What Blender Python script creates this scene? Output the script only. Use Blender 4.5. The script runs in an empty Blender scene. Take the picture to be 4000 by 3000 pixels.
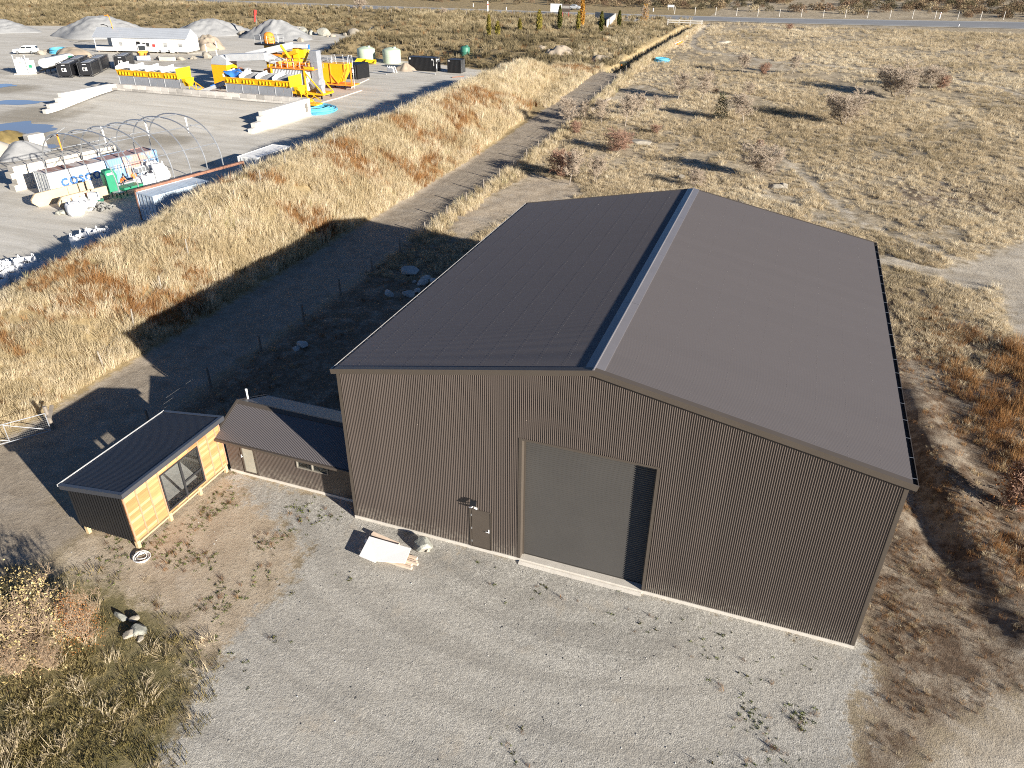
import bpy, bmesh, math, random
import numpy as np
from mathutils import Vector, Matrix
S = bpy.context.scene
COL = S.collection
R_ = random.Random(7)
RN = np.random.default_rng(11)
rad = math.radians
SUN_AZ, SUN_EL = -23.0, 15.5          # azimuth from +X, elevation

# ------------------------------------------------------------------ camera
CAM = np.array([15.178, -21.616, 22.009]); YAW, PITCH, ROLL = -0.3464, 0.5331, 0.0067; F = 2897.4
def _axes():
    cy, sy, cp, sp = math.cos(YAW), math.sin(YAW), math.cos(PITCH), math.sin(PITCH)
    f = np.array([sy*cp, cy*cp, -sp]); r = np.array([cy, -sy, 0.]); u = np.cross(r, f)
    cr, sr = math.cos(ROLL), math.sin(ROLL)
    return f, cr*r+sr*u, -sr*r+cr*u
CF, CR, CU = _axes()
cd = bpy.data.cameras.new('camera'); cam = bpy.data.objects.new('camera', cd); COL.objects.link(cam)
cd.sensor_width = 36; cd.lens = F/4000*36; cd.clip_start = .5; cd.clip_end = 6000
m3 = Matrix((CR, CU, -CF)).transposed()
cam.matrix_world = Matrix.Translation(CAM) @ m3.to_4x4()
S.camera = cam
S.render.resolution_x, S.render.resolution_y = 1024, 768

# ------------------------------------------------------------------ numpy noise and distances
def vnoise(x, y, s=1.0, seed=0):
    x = np.asarray(x)*s+seed*17.3; y = np.asarray(y)*s-seed*9.1
    xi = np.floor(x).astype(np.int64); yi = np.floor(y).astype(np.int64); fx = x-xi; fy = y-yi
    def h(a, b):
        n = (a*374761393+b*668265263+seed*1442695) & 0xffffffff
        n = ((n ^ (n >> 13))*1274126177) & 0xffffffff
        return ((n ^ (n >> 16)) & 0xffff)/65535.0
    fx = fx*fx*(3-2*fx); fy = fy*fy*(3-2*fy)
    return (h(xi, yi)*(1-fx)+h(xi+1, yi)*fx)*(1-fy)+(h(xi, yi+1)*(1-fx)+h(xi+1, yi+1)*fx)*fy
def fbm(x, y, s=1.0, seed=0, o=3):
    t = 0; a = .5
    for k in range(o): t = t+a*vnoise(x, y, s*2**k, seed+k*5); a *= .5
    return t/(1-.5**o)
def sd_poly(x, y, P):
    """signed distance, positive inside"""
    P = np.asarray(P, float); x = np.asarray(x, float); y = np.asarray(y, float)
    d = np.full(x.shape, 1e9); ins = np.zeros(x.shape, bool)
    for i in range(len(P)):
        a = P[i]; b = P[(i+1) % len(P)]; e = b-a
        wx = x-a[0]; wy = y-a[1]
        t = np.clip((wx*e[0]+wy*e[1])/max(e@e, 1e-9), 0, 1)
        d = np.minimum(d, np.hypot(wx-t*e[0], wy-t*e[1]))
        c = ((a[1] <= y) & (b[1] > y)) | ((b[1] <= y) & (a[1] > y))
        xx = a[0]+(y-a[1])/(e[1] if abs(e[1]) > 1e-9 else 1e-9)*e[0]
        ins ^= c & (x < xx)
    return np.where(ins, d, -d)
def sd_line(x, y, L, w):
    d = np.full(np.shape(x), 1e9)
    for a, b in zip(L[:-1], L[1:]):
        a = np.array(a[:2], float); e = np.array(b[:2], float)-a
        wx = x-a[0]; wy = y-a[1]; t = np.clip((wx*e[0]+wy*e[1])/max(e@e, 1e-9), 0, 1)
        d = np.minimum(d, np.hypot(wx-t*e[0], wy-t*e[1]))
    return w-d
def sst(a, b, x):
    t = np.clip((x-a)/(b-a), 0, 1); return t*t*(3-2*t)

# ------------------------------------------------------------------ terrain
YARD = [(-34.6, -80), (-34.6, 60), (-34.2, 100), (-35.5, 119), (-43, 129.5), (-60, 136), (-75, 138.6), (-92, 140), (-95, 152), (-97, 172), (-106, 181),
        (-127, 184), (-146, 173), (-183, 176), (-219, 163), (-300, 140), (-420, 60), (-420, -80)]
TRENCH = [(-16.3, 121), (-15.8, 150), (-15.3, 180), (-14.9, 205)]
DITCH = [(22.9, 20), (23.5, 15), (23.9, 10), (24.6, 6), (25.4, 2.5)]
def natural(y):
    return np.interp(y, [-200, 62, 79, 98, 116, 150, 222, 250, 330, 600, 2000], [0, 0, .5, 1.7, 2.5, 3.1, 3.85, 3.9, 5, 9, 30])
def terrain(x, y, detail=True):
    x = np.asarray(x, float); y = np.asarray(y, float)
    n = natural(y)
    d = -sd_poly(x, y, YARD)
    w = np.where(x < -97, 34.0, 8.0)
    w = w+np.clip((-97-x)/3, -1, 0)*0
    t = np.clip(d/w, 0, 1)
    z = n*np.where(x < -97, t, t*t*(3-2*t))
    # bund between the yard and the track
    hz = np.interp(y, [-30, 0, 6, 10.6, 15, 19, 27, 36, 60, 105], [1.2, 1.9, 2.4, 2.9, 3.1, 3.1, 3.7, 4.2, 4.4, 5.0])
    hz = hz*(1-sst(106, 122, y))
    wob = (fbm(x, y, .16, 3)-.5)*1.4
    px = x+wob*.8
    prof = np.interp(px, [-35.6, -30.2, -28.2, -24.5, -20.6, -19.8], [0, .98, 1, .62, .10, 0])
    prof = prof*prof*(3-2*prof)*.35+prof*.65
    bz = hz*prof*(1+.10*(fbm(x, y, .3, 8)-.5))
    z = np.maximum(z, bz)
    z = z-.42*np.clip(sd_line(x, y, DITCH, 1.1)/1.0, 0, 1)*(.5+.9*fbm(x, y, .5, 15))*sst(2, 9, y)*(1-sst(15, 20, y)*.7)
    z = z+.42*np.clip(sd_line(x, y, [(a+1.7, b) for a, b in DITCH], 1.3), 0, 1)*(.3+.9*fbm(x, y, .4, 16))
    z = z-2.6*np.clip((sd_line(x, y, TRENCH, 1.8)+.1)/.5, 0, 1)
    z = z+.55*np.clip(sd_line(x, y, [(a-3.2, b) for a, b in TRENCH], 1.7)/1.7, 0, 1)*(.5+.9*fbm(x, y, .8, 4))+.6*np.clip(sd_line(x, y, [(a+2.5, b) for a, b in TRENCH], 1.0)/.8, 0, 1)*(.4+fbm(x, y, .9, 14))
    # packed sand ramp in the yard, between the block walls
    rk_ = np.clip((y-61.0+1.5*(1-((x+71.8)/18)**2))/(15.6+1.5*(1-((x+71.8)/18)**2)), 0, 1); rin = (x > -90.0) & (x < -53.5) & (y < 76.9)
    z = np.where(rin, np.maximum(z, 1.65*sst(0, 1.15, rk_)**.85), z)
    # levelled ground under the buildings and the road
    flat = np.maximum(sst(-1.5, .2, sd_poly(x, y, [(-11, -5.5), (21.5, -5.5), (21.5, 24.5), (-11, 24.5)])), 0)
    if detail:
        inyard = sst(-1, 1, -d)
        a = .10*(fbm(x, y, .22, 1)-.5)+.05*(fbm(x, y, 1.1, 2)-.5)
        field = sst(24, 34, y)*sst(-14, -12, x)*(1-sst(212, 222, y))
        a = a+field*(.28*(fbm(x, y, .35, 6)-.5)+.5*(fbm(x, y, .06, 9)-.5))
        bank = sst(0, 3, d)*(x < -90)*(y > 120)*(1-sst(208, 218, y))
        a = a+bank*(1.3*(fbm(x, y, .13, 12)-.5)+.5*(fbm(x, y, .4, 13)-.5))
        spur = sst(1, 4, d)*(x > -95)*(x < -18)*(y > 125)*(1-sst(195, 206, y))
        a = a+spur*(2.2*(fbm(x, y, .07, 21)-.5)+.7*(fbm(x, y, .3, 22)-.5))
        a = a+(y > 255)*(1.2*(fbm(x, y, .06, 31)-.5))
        road = sst(216, 222, y)*(1-sst(262, 272, y))
        z = z+a*(1-flat)*(1-.6*inyard)*(1-road)
    return z
def T1(x, y): return float(terrain(np.array([x]), np.array([y]))[0])
def ray(u, v): return CF+(u-2000)/F*CR-(v-1500)/F*CU
def at(u, v, z=0.0):
    d = ray(u, v); t = (z-CAM[2])/d[2]; p = CAM+t*d; return Vector((p[0], p[1], z))
def hit(u, v):
    """where the photograph's pixel meets the ground"""
    d = ray(u, v); d = d/np.linalg.norm(d)
    ts = np.geomspace(15, 700, 1200); P = CAM[None]+ts[:, None]*d[None]
    dz = P[:, 2]-terrain(P[:, 0], P[:, 1]); k = int(np.argmax(dz < 0)) or 1
    a, b = ts[k-1], ts[k]
    for _ in range(12):
        c = (a+b)/2; q = CAM+c*d
        if q[2] < T1(q[0], q[1]): b = c
        else: a = c
    q = CAM+b*d; return Vector((q[0], q[1], T1(q[0], q[1])))
K = 4000/2212
def D(x, y): return (x*K, y*K)                       # pixel of the 2212-wide view
def Z4(x, y): return (1400+x*.3617, y*.3617)
def Z5(x, y): return (2200+x*.3617, y*.3617)
def Z6(x, y): return (3000+x*.4521, y*.4521)
def Z2(x, y): return (700+x*.3617, y*.3617)
def Z1(x, y): return (x*.3617, y*.3617)
def Z3(x, y): return (x*.3617, 500+y*.3617)
def height(base, u, v):
    """height of a vertical thing standing at base whose top is on pixel row v"""
    lo, hi = 0., 40.
    for _ in range(40):
        m = (lo+hi)/2; q = np.array(base)+np.array([0, 0, m])-CAM
        if 1500-F*(q@CU)/(q@CF) > v: lo = m
        else: hi = m
    return lo
def W(pl): return [tuple(at(*D(*q)))[:2] for q in pl]

# ------------------------------------------------------------------ object helpers
def tag(o, label=None, cat=None, group=None, kind=None):
    if label: o['label'] = label
    if cat: o['category'] = cat
    if group: o['group'] = group
    if kind: o['kind'] = kind
    return o
def thing(name, label, cat, loc=(0, 0, 0), rotz=0, group=None):
    o = bpy.data.objects.new(name, None); COL.objects.link(o); o.location = loc; o.rotation_euler = (0, 0, rotz)
    o.empty_display_size = .3
    return tag(o, label, cat, group)
def copy_tree(o, parent=None):
    c = o.copy(); COL.objects.link(c); c.parent = parent
    for ch in list(o.children): copy_tree(ch, c)
    return c
class MB:
    def __init__(s): s.v = []; s.f = []; s.m = []
    def add(s, vs, fs, mi=0):
        n = len(s.v); s.v += [tuple(p) for p in vs]; s.f += [tuple(i+n for i in f) for f in fs]; s.m += [mi]*len(fs); return s
    def box(s, x0, x1, y0, y1, z0, z1, mi=0):
        return s.add([(x0, y0, z0), (x1, y0, z0), (x1, y1, z0), (x0, y1, z0), (x0, y0, z1), (x1, y0, z1), (x1, y1, z1), (x0, y1, z1)],
                     [(0, 3, 2, 1), (4, 5, 6, 7), (0, 1, 5, 4), (1, 2, 6, 5), (2, 3, 7, 6), (3, 0, 4, 7)], mi)
    def obox(s, c, h, X=(1, 0, 0), Y=(0, 1, 0), mi=0):
        X = Vector(X).normalized(); Y = Vector(Y); Y = (Y-X*Y.dot(X)).normalized(); Z = X.cross(Y); c = Vector(c)
        vs = [c+X*(h[0]*i)+Y*(h[1]*j)+Z*(h[2]*k) for k in (-1, 1) for i, j in ((-1, -1), (1, -1), (1, 1), (-1, 1))]
        return s.add(vs, [(0, 3, 2, 1), (4, 5, 6, 7), (0, 1, 5, 4), (1, 2, 6, 5), (2, 3, 7, 6), (3, 0, 4, 7)], mi)
    def bar(s, a, b, w, h=None, up=(0, 0, 1), mi=0):
        a = Vector(a); b = Vector(b); d = b-a
        if abs(d.normalized().dot(Vector(up))) > .98: up = (1, 0, 0)
        side = d.cross(Vector(up))
        return s.obox((a+b)/2, (d.length/2, w/2, (h or w)/2), d, side, mi)
    def tube(s, pts, r, n=6, cap=True, mi=0):
        pts = [Vector(p) for p in pts]; rs = r if isinstance(r, (list, tuple)) else [r]*len(pts); vs = []; fs = []
        ref = Vector((0, 0, 1))
        if abs((pts[-1]-pts[0]).normalized().dot(ref)) > .9: ref = Vector((1, 0, 0))
        for i, p in enumerate(pts):
            d = (pts[min(i+1, len(pts)-1)]-pts[max(i-1, 0)]).normalized(); a = d.cross(ref).normalized(); b = d.cross(a)
            for k in range(n):
                t = 2*math.pi*k/n; vs.append(p+(a*math.cos(t)+b*math.sin(t))*rs[i])
        for i in range(len(pts)-1):
            for k in range(n):
                k2 = (k+1) % n; fs.append((i*n+k, (i+1)*n+k, (i+1)*n+k2, i*n+k2))
        if cap: fs.append(tuple(range(n))); fs.append(tuple(range((len(pts)-1)*n+n-1, (len(pts)-1)*n-1, -1)))
        return s.add(vs, fs, mi)
    def prism(s, poly, d, mi=0):
        """planar polygon (3D) extruded by vector d"""
        n = len(poly); d = Vector(d); a = [Vector(p) for p in poly]; b = [p+d for p in a]
        return s.add(a+b, [tuple(range(n-1, -1, -1)), tuple(range(n, 2*n))]+[(i, (i+1) % n, n+(i+1) % n, n+i) for i in range(n)], mi)
    def lathe(s, prof, c=(0, 0, 0), n=24, mi=0):
        vs = []; fs = []; m = len(prof)
        for k in range(n):
            t = 2*math.pi*k/n
            for r, z in prof: vs.append((c[0]+r*math.cos(t), c[1]+r*math.sin(t), c[2]+z))
        for k in range(n):
            k2 = (k+1) % n
            for i in range(m-1): fs.append((k*m+i, k2*m+i, k2*m+i+1, k*m+i+1))
        return s.add(vs, fs, mi)
    def corr(s, o, U, V, L, H, Nn, pitch=.0762, amp=.0085, per=6, top=None, bot=None, holes=(), mi=0):
        """corrugated sheet: runs L along U, ribs along V; top(u)/bot(u) give V extents"""
        o = Vector(o); U = Vector(U); V = Vector(V); Nn = Vector(Nn); n = max(2, int(L/pitch*per)); us = [L*i/n for i in range(n+1)]
        for a, b, c, d in holes: us += [a, b]
        us = sorted(set(us)); top = top or (lambda u: H); bot = bot or (lambda u: 0)
        def pt(u, v): return o+U*u+V*v+Nn*(amp*math.cos(2*math.pi*u/pitch))
        cols = {}
        for u0, u1 in zip(us[:-1], us[1:]):
            um = (u0+u1)/2; segs = [(0, 1)]
            for a, b, c, d in holes:
                if a-1e-6 < um < b+1e-6: segs = [('b', c), (d, 't')]
            for q in segs:
                def val(e, u):
                    if e in (0, 'b'): return bot(u)
                    if e in (1, 't'): return top(u)
                    return e
                if segs == [(0, 1)]: z = [(bot(u0), top(u0)), (bot(u1), top(u1))]
                else: z = [(val(q[0], u0), val(q[1], u0)), (val(q[0], u1), val(q[1], u1))]
                if z[0][1]-z[0][0] < .01 and z[1][1]-z[1][0] < .01: continue
                ids = []
                for u, vv in ((u0, z[0][0]), (u1, z[1][0]), (u1, z[1][1]), (u0, z[0][1])):
                    k = (round(u, 4), round(vv, 3))
                    if k not in cols: cols[k] = len(s.v); s.v.append(tuple(pt(u, vv)))
                    ids.append(cols[k])
                s.f.append(tuple(ids)); s.m.append(mi)
        return s
    def build(s, name, mat, parent=None, smooth=False, bevel=0):
        me = bpy.data.meshes.new(name); me.from_pydata(s.v, [], s.f); me.validate()
        for m in (mat if isinstance(mat, (list, tuple)) else [mat]): me.materials.append(m)
        if any(s.m) and len(me.polygons) == len(s.m): me.polygons.foreach_set('material_index', s.m)
        if smooth: me.polygons.foreach_set('use_smooth', [True]*len(me.polygons))
        me.update()
        o = bpy.data.objects.new(name, me); COL.objects.link(o); o.parent = parent
        if bevel:
            b = o.modifiers.new('bevel', 'BEVEL'); b.width = bevel; b.segments = 1; b.limit_method = 'ANGLE'
        return o
def smooth_angle(o, deg=40):
    me = o.data; me.polygons.foreach_set('use_smooth', [True]*len(me.polygons)); me.set_sharp_from_angle(angle=rad(deg)); return o

# ------------------------------------------------------------------ materials
class NT:
    def __init__(s, name):
        s.mat = bpy.data.materials.new(name); s.mat.use_nodes = True; s.t = s.mat.node_tree; s.t.nodes.clear()
    def n(s, typ, ins=None, **kw):
        nd = s.t.nodes.new(typ)
        for k, v in kw.items(): setattr(nd, k, v)
        for k, v in (ins or {}).items():
            if isinstance(v, bpy.types.NodeSocket): s.t.links.new(v, nd.inputs[k])
            else: nd.inputs[k].default_value = v
        return nd
    def noise(s, vec, scale, detail=4, rough=.6, dist=0):
        return s.n('ShaderNodeTexNoise', {'Vector': vec, 'Scale': scale, 'Detail': detail, 'Roughness': rough, 'Distortion': dist}).outputs['Fac']
    def ramp(s, fac, stops, interp='LINEAR'):
        r = s.n('ShaderNodeValToRGB', {'Fac': fac}); cr = r.color_ramp; cr.interpolation = interp
        while len(cr.elements) < len(stops): cr.elements.new(.5)
        for e, (p, c) in zip(cr.elements, stops): e.position = p; e.color = c if len(c) == 4 else (*c, 1)
        return r.outputs['Color']
    def mix(s, fac, a, b, mode='MIX'):
        m = s.n('ShaderNodeMix', data_type='RGBA', blend_type=mode)
        for i, v in ((0, fac), (6, a), (7, b)):
            if isinstance(v, bpy.types.NodeSocket): s.t.links.new(v, m.inputs[i])
            else: m.inputs[i].default_value = (*v, 1) if isinstance(v, tuple) and len(v) == 3 else v
        return m.outputs[2]
    def math(s, op, a, b=0., c=None):
        m = s.n('ShaderNodeMath', operation=op)
        for i, v in enumerate((a, b) if c is None else (a, b, c)):
            if isinstance(v, bpy.types.NodeSocket): s.t.links.new(v, m.inputs[i])
            else: m.inputs[i].default_value = v
        return m.outputs[0]
    def mr(s, v, a, b, c=0., d=1., smooth=True):
        m = s.n('ShaderNodeMapRange', {'Value': v, 'From Min': a, 'From Max': b, 'To Min': c, 'To Max': d})
        if smooth: m.interpolation_type = 'SMOOTHSTEP'
        return m.outputs['Result']
    def out(s, sh):
        o = s.n('ShaderNodeOutputMaterial'); s.t.links.new(sh, o.inputs['Surface']); return s.mat
def mat(name, col, rough=.6, metal=0., var=.12, scale=3., bump=0., bscale=30., spec=.4, col2=None, c2=(.55, .7), stretch=None, tint=0):
    t = NT(name); tc = t.n('ShaderNodeTexCoord').outputs['Object']
    if stretch: tc = t.n('ShaderNodeMapping', {'Vector': tc, 'Scale': stretch}).outputs['Vector']
    f = t.noise(tc, scale, 5, .65)
    a = tuple(max(0, c*(1-var)) for c in col); b = tuple(min(1, c*(1+var)) for c in col)
    c = t.ramp(f, [(.3, a), (.7, b)])
    if col2:
        g = t.noise(tc, scale*.45, 6, .7, .4); c = t.mix(t.mr(g, c2[0], c2[1]), c, col2)
    if tint:
        ri = t.n('ShaderNodeObjectInfo').outputs['Random']
        c = t.mix(1.0, c, t.ramp(ri, [(0, (1-tint,)*3), (1, (1+tint,)*3)]), 'MULTIPLY')
    ins = {'Base Color': c, 'Roughness': rough, 'Metallic': metal, 'Specular IOR Level': spec}
    if bump:
        bn = t.n('ShaderNodeBump', {'Strength': bump, 'Distance': .02, 'Height': t.noise(tc, bscale, 4)}); ins['Normal'] = bn.outputs['Normal']
    p = t.n('ShaderNodeBsdfPrincipled', ins); return t.out(p.outputs[0])
def glass(name, tint=(.05, .06, .065), rough=.03, op=.45):
    t = NT(name)
    g = t.n('ShaderNodeBsdfGlossy', {'Color': (.9, .95, 1, 1), 'Roughness': rough}); tr = t.n('ShaderNodeBsdfTransparent', {'Color': (*[.85+c for c in tint], 1)})
    fc = t.n('ShaderNodeLayerWeight', {'Blend': .5}).outputs['Facing']; fr = t.math('MULTIPLY', t.math('POWER', fc, 4.0), .8)
    m = t.n('ShaderNodeMixShader', {0: t.math('ADD', fr, .05), 1: tr.outputs[0], 2: g.outputs[0]})
    return t.out(m.outputs[0])
def leafmat(name, stops, trans=.35, attr='hue', rough=.7):
    t = NT(name); a = t.n('ShaderNodeAttribute', attribute_name=attr, attribute_type='INSTANCER').outputs['Fac']
    c = t.ramp(a, stops)
    d = t.n('ShaderNodeBsdfDiffuse', {'Color': c}); tr = t.n('ShaderNodeBsdfTranslucent', {'Color': c})
    m = t.n('ShaderNodeMixShader', {0: trans, 1: d.outputs[0], 2: tr.outputs[0]}); return t.out(m.outputs[0])
def leaf2(name, stops, trans=.35, scale=1.2):
    t = NT(name); tc = t.n('ShaderNodeTexCoord').outputs['Object']
    c = t.ramp(t.noise(tc, scale, 5, .7), stops)
    d = t.n('ShaderNodeBsdfDiffuse', {'Color': c}); tr = t.n('ShaderNodeBsdfTranslucent', {'Color': c})
    m = t.n('ShaderNodeMixShader', {0: trans, 1: d.outputs[0], 2: tr.outputs[0]}); return t.out(m.outputs[0])
M = {}
def sheetmat(name, col, rough, ax, spec=.5, dust=0., sv=.05, streak=.3):
    """painted sheet: every 762 mm sheet differs a little, dust splashed up from the ground"""
    t = NT(name); P = t.n('ShaderNodeNewGeometry').outputs['Position']; sp = t.n('ShaderNodeSeparateXYZ', {'Vector': P}).outputs
    rn = t.n('ShaderNodeTexWhiteNoise', {'W': t.math('FLOOR', t.math('MULTIPLY', sp[ax], 1/.762))}, noise_dimensions='1D').outputs['Value']
    c = t.mix(1.0, (*col, 1), t.ramp(rn, [(0, (1-sv,)*3), (1, (1+sv,)*3)]), 'MULTIPLY')
    f = t.noise(t.n('ShaderNodeMapping', {'Vector': P, 'Scale': (1.0, 1.0, .25)}).outputs[0], 1.3, 6, .7)
    c = t.mix(t.mr(f, .5, .8, 0, streak), c, tuple(x*1.25 for x in col))
    if dust:
        d = t.math('MULTIPLY', t.mr(sp[2], .15, 1.1, 1, 0), t.mr(t.noise(P, 5, 5, .7), .35, .75)); c = t.mix(t.math('MULTIPLY', d, dust), c, (.30, .27, .22))
    r = t.math('ADD', t.math('MULTIPLY', f, .12), rough-.06)
    return t.out(t.n('ShaderNodeBsdfPrincipled', {'Base Color': c, 'Roughness': r, 'Specular IOR Level': spec}).outputs[0])
M['shed'] = sheetmat('brown_painted_steel', (.075, .059, .050), .42, 0, .5, .45)
M['shedroof'] = sheetmat('brown_roof_steel', (.092, .082, .081), .32, 1, .7, 0, .015, .06)
M['trim'] = mat('brown_trim_steel', (.075, .061, .049), .45, 0, .05, 1)
M['door'] = mat('brown_door_paint', (.078, .063, .05), .5, 0, .05, 2)
M['roller'] = mat('grey_brown_roller_steel', (.066, .061, .055), .45, 0, .06, .8)
M['black'] = mat('black_steel', (.011, .011, .012), .4, 0, .1, 1.5)
M['blackroof'] = mat('black_roof_steel', (.022, .024, .03), .38, 0, .08, .6, spec=.55)
M['anthra'] = mat('charcoal_aluminium', (.03, .03, .032), .4)
M['concrete'] = mat('pale_concrete', (.52, .48, .42), .85, 0, .1, 2.5, .25, 25)
M['block'] = mat('white_concrete_blocks', (.50, .46, .40), .85, 0, .16, 1.4, .3, 18, col2=(.42, .38, .33), c2=(.6, .75))
M['slab'] = mat('pad_concrete', (.50, .44, .38), .85, 0, .15, .5, .2, 20, col2=(.36, .31, .26), c2=(.52, .7))
M['white'] = mat('white_paint', (.75, .74, .71), .5, 0, .07, 1.2)
M['whitedirty'] = mat('white_weathered_paint', (.68, .66, .62), .55, 0, .1, .8, col2=(.4, .3, .22), c2=(.66, .8))
M['steel'] = mat('galvanised_steel', (.42, .43, .44), .42, .7, .15, 3)
M['greysteel'] = mat('grey_painted_steel', (.27, .28, .30), .5, .1, .12, 1.2)
M['lightgrey'] = mat('light_grey_sheet', (.48, .49, .50), .5, .2, .08, 1)
M['yellow'] = mat('golden_yellow_paint', (.80, .40, .012), .45, 0, .08, 1.5)
M['byellow'] = mat('bright_yellow_paint', (.85, .58, .015), .45, 0, .06, 1.5)
M['orange'] = mat('orange_paint', (.80, .26, .03), .5, 0, .08, 2)
M['blue'] = mat('blue_plastic', (.04, .16, .48), .5, 0, .12, 2)
M['pipeblue'] = mat('light_blue_pipe', (.11, .40, .58), .45, 0, .1, 2)
M['green'] = mat('green_machine_paint', (.03, .22, .12), .45, 0, .1, 1.5)
M['dgreen'] = mat('dark_green_tank', (.04, .16, .11), .5, 0, .1, 1)
M['tankgreen'] = mat('pale_green_plastic', (.40, .47, .36), .5, 0, .06, .7)
M['red'] = mat('red_paint', (.62, .05, .04), .5, 0, .1, 2)
M['rust'] = mat('rusty_steel', (.24, .12, .08), .75, .1, .25, 1.6, .2, 20)
M['cwhite'] = mat('white_container_paint', (.66, .65, .61), .5, 0, .07, 1.0, col2=(.42, .33, .26), c2=(.68, .78))
M['cblue'] = mat('blue_container_paint', (.16, .27, .42), .55, 0, .12, .7, col2=(.40, .24, .20), c2=(.54, .57))
M['cpale'] = mat('pale_blue_container_paint', (.46, .54, .62), .5, 0, .08, .8)
M['croof'] = mat('rust_streaked_roof', (.50, .44, .40), .65, 0, .15, 1.2, col2=(.27, .15, .11), c2=(.42, .55), stretch=(.35, 2.6, 1))
M['croof2'] = mat('faded_maroon_roof', (.33, .21, .19), .65, 0, .15, 1.0)
M['cream'] = mat('cream_panel', (.47, .37, .24), .7, 0, .07, 1)
M['wood'] = mat('timber_post', (.48, .36, .20), .75, 0, .18, 4, .2, 25, stretch=(8, 8, 1))
M['oldwood'] = mat('weathered_post', (.20, .17, .14), .9, 0, .25, 6, .3, 30)
M['paleost'] = mat('grey_bleached_post', (.52, .49, .44), .85, 0, .15, 6)
M['greypost'] = mat('grey_brown_post', (.26, .23, .19), .85, 0, .25, 6)
M['plywood'] = mat('white_ply_sheet', (.90, .88, .85), .6, 0, .03, 1.2, col2=(.7, .66, .62), c2=(.70, .76))
M['plank'] = mat('pale_timber', (.66, .52, .40), .7, 0, .15, 3, stretch=(1, 8, 8))
M['tyre'] = mat('tyre_rubber', (.02, .02, .02), .8)
M['glassd'] = mat('dark_window_glass', (.02, .025, .03), .08, 0, .05, 1, spec=.8)
M['glass'] = glass('clear_glass')
M['skin'] = mat('skin', (.45, .27, .19), .6)
M['hivis'] = mat('hi_vis_orange', (.85, .17, .04), .7)
M['cloth'] = mat('dark_trousers', (.05, .05, .06), .9)
M['bag'] = mat('white_woven_bag', (.70, .70, .70), .75, 0, .08, 3, .5, 6)
M['rock'] = mat('grey_green_rock', (.27, .27, .235), .9, 0, .3, 2.5, .9, 8, col2=(.30, .27, .225), c2=(.5, .65), tint=.15)
M['rocktan'] = mat('tan_rock', (.27, .24, .195), .9, 0, .2, 1.5, .7, 8, tint=.15)
M['rockpale'] = mat('pale_boulder', (.44, .43, .40), .9, 0, .2, 2, .8, 8, tint=.12)
M['gravelpile'] = mat('crushed_gravel', (.27, .27, .268), .95, 0, .12, 2.5, .9, 6)
M['soil'] = mat('pale_soil', (.30, .25, .19), .95, 0, .18, .9, .9, 4, col2=(.3, .24, .18), c2=(.5, .62))
M['sand'] = mat('packed_grey_sand', (.36, .33, .285), .95, 0, .12, .5, .5, 3, col2=(.28, .25, .205), c2=(.5, .66), stretch=(.35, 1, 1))
M['tarp'] = mat('olive_brown_tarp', (.16, .12, .05), .25, 0, .25, 2, .9, 3)
M['bark'] = mat('grey_bark', (.27, .23, .19), .9, 0, .2, 4)
M['twig'] = mat('grey_brown_twigs', (.42, .34, .26), .9, 0, .2, 1.5)
M['twigred'] = mat('russet_twigs', (.33, .20, .14), .9, 0, .25, 1.5)
M['twigdark'] = mat('dark_twigs', (.12, .11, .085), .9, 0, .25, 1.5)
M['wire'] = mat('fence_wire', (.35, .34, .32), .5, .5)
M['pipewhite'] = mat('white_plastic_pipe', (.72, .72, .70), .5, 0, .05, 4)
M['lampw'] = mat('white_lamp_face', (.75, .76, .76), .3)

# ------------------------------------------------------------------ world and sun
w = bpy.data.worlds.new('World'); S.world = w; w.use_nodes = True; nt = w.node_tree
sky = nt.nodes.new('ShaderNodeTexSky'); sky.sky_type = 'NISHITA'; sky.sun_disc = False; sky.sun_elevation = rad(SUN_EL); sky.sun_rotation = rad(90-SUN_AZ)
sky.air_density = .55; sky.dust_density = .05; sky.ozone_density = 3.5
bg = nt.nodes['Background']; nt.links.new(sky.outputs[0], bg.inputs[0]); bg.inputs[1].default_value = .05
ld = bpy.data.lights.new('sun', 'SUN'); ld.energy = 5.0; ld.angle = rad(.53); ld.color = (1, .94, .84)
lo = bpy.data.objects.new('sun', ld); COL.objects.link(lo)
Ld = Vector((math.cos(rad(SUN_AZ))*math.cos(rad(SUN_EL)), math.sin(rad(SUN_AZ))*math.cos(rad(SUN_EL)), math.sin(rad(SUN_EL))))
lo.rotation_euler = (-Ld).to_track_quat('-Z', 'Y').to_euler(); lo.location = (60, -30, 60)
S.view_settings.view_transform = 'Standard'; S.view_settings.look = 'None'; S.view_settings.gamma = 1; S.view_settings.exposure = 1.35
S.cycles.max_bounces = 6; S.cycles.transparent_max_bounces = 12
S.cycles.use_denoising = False; S.cycles.pixel_filter_type = 'BLACKMAN_HARRIS'; S.cycles.filter_width = 1.05

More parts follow.
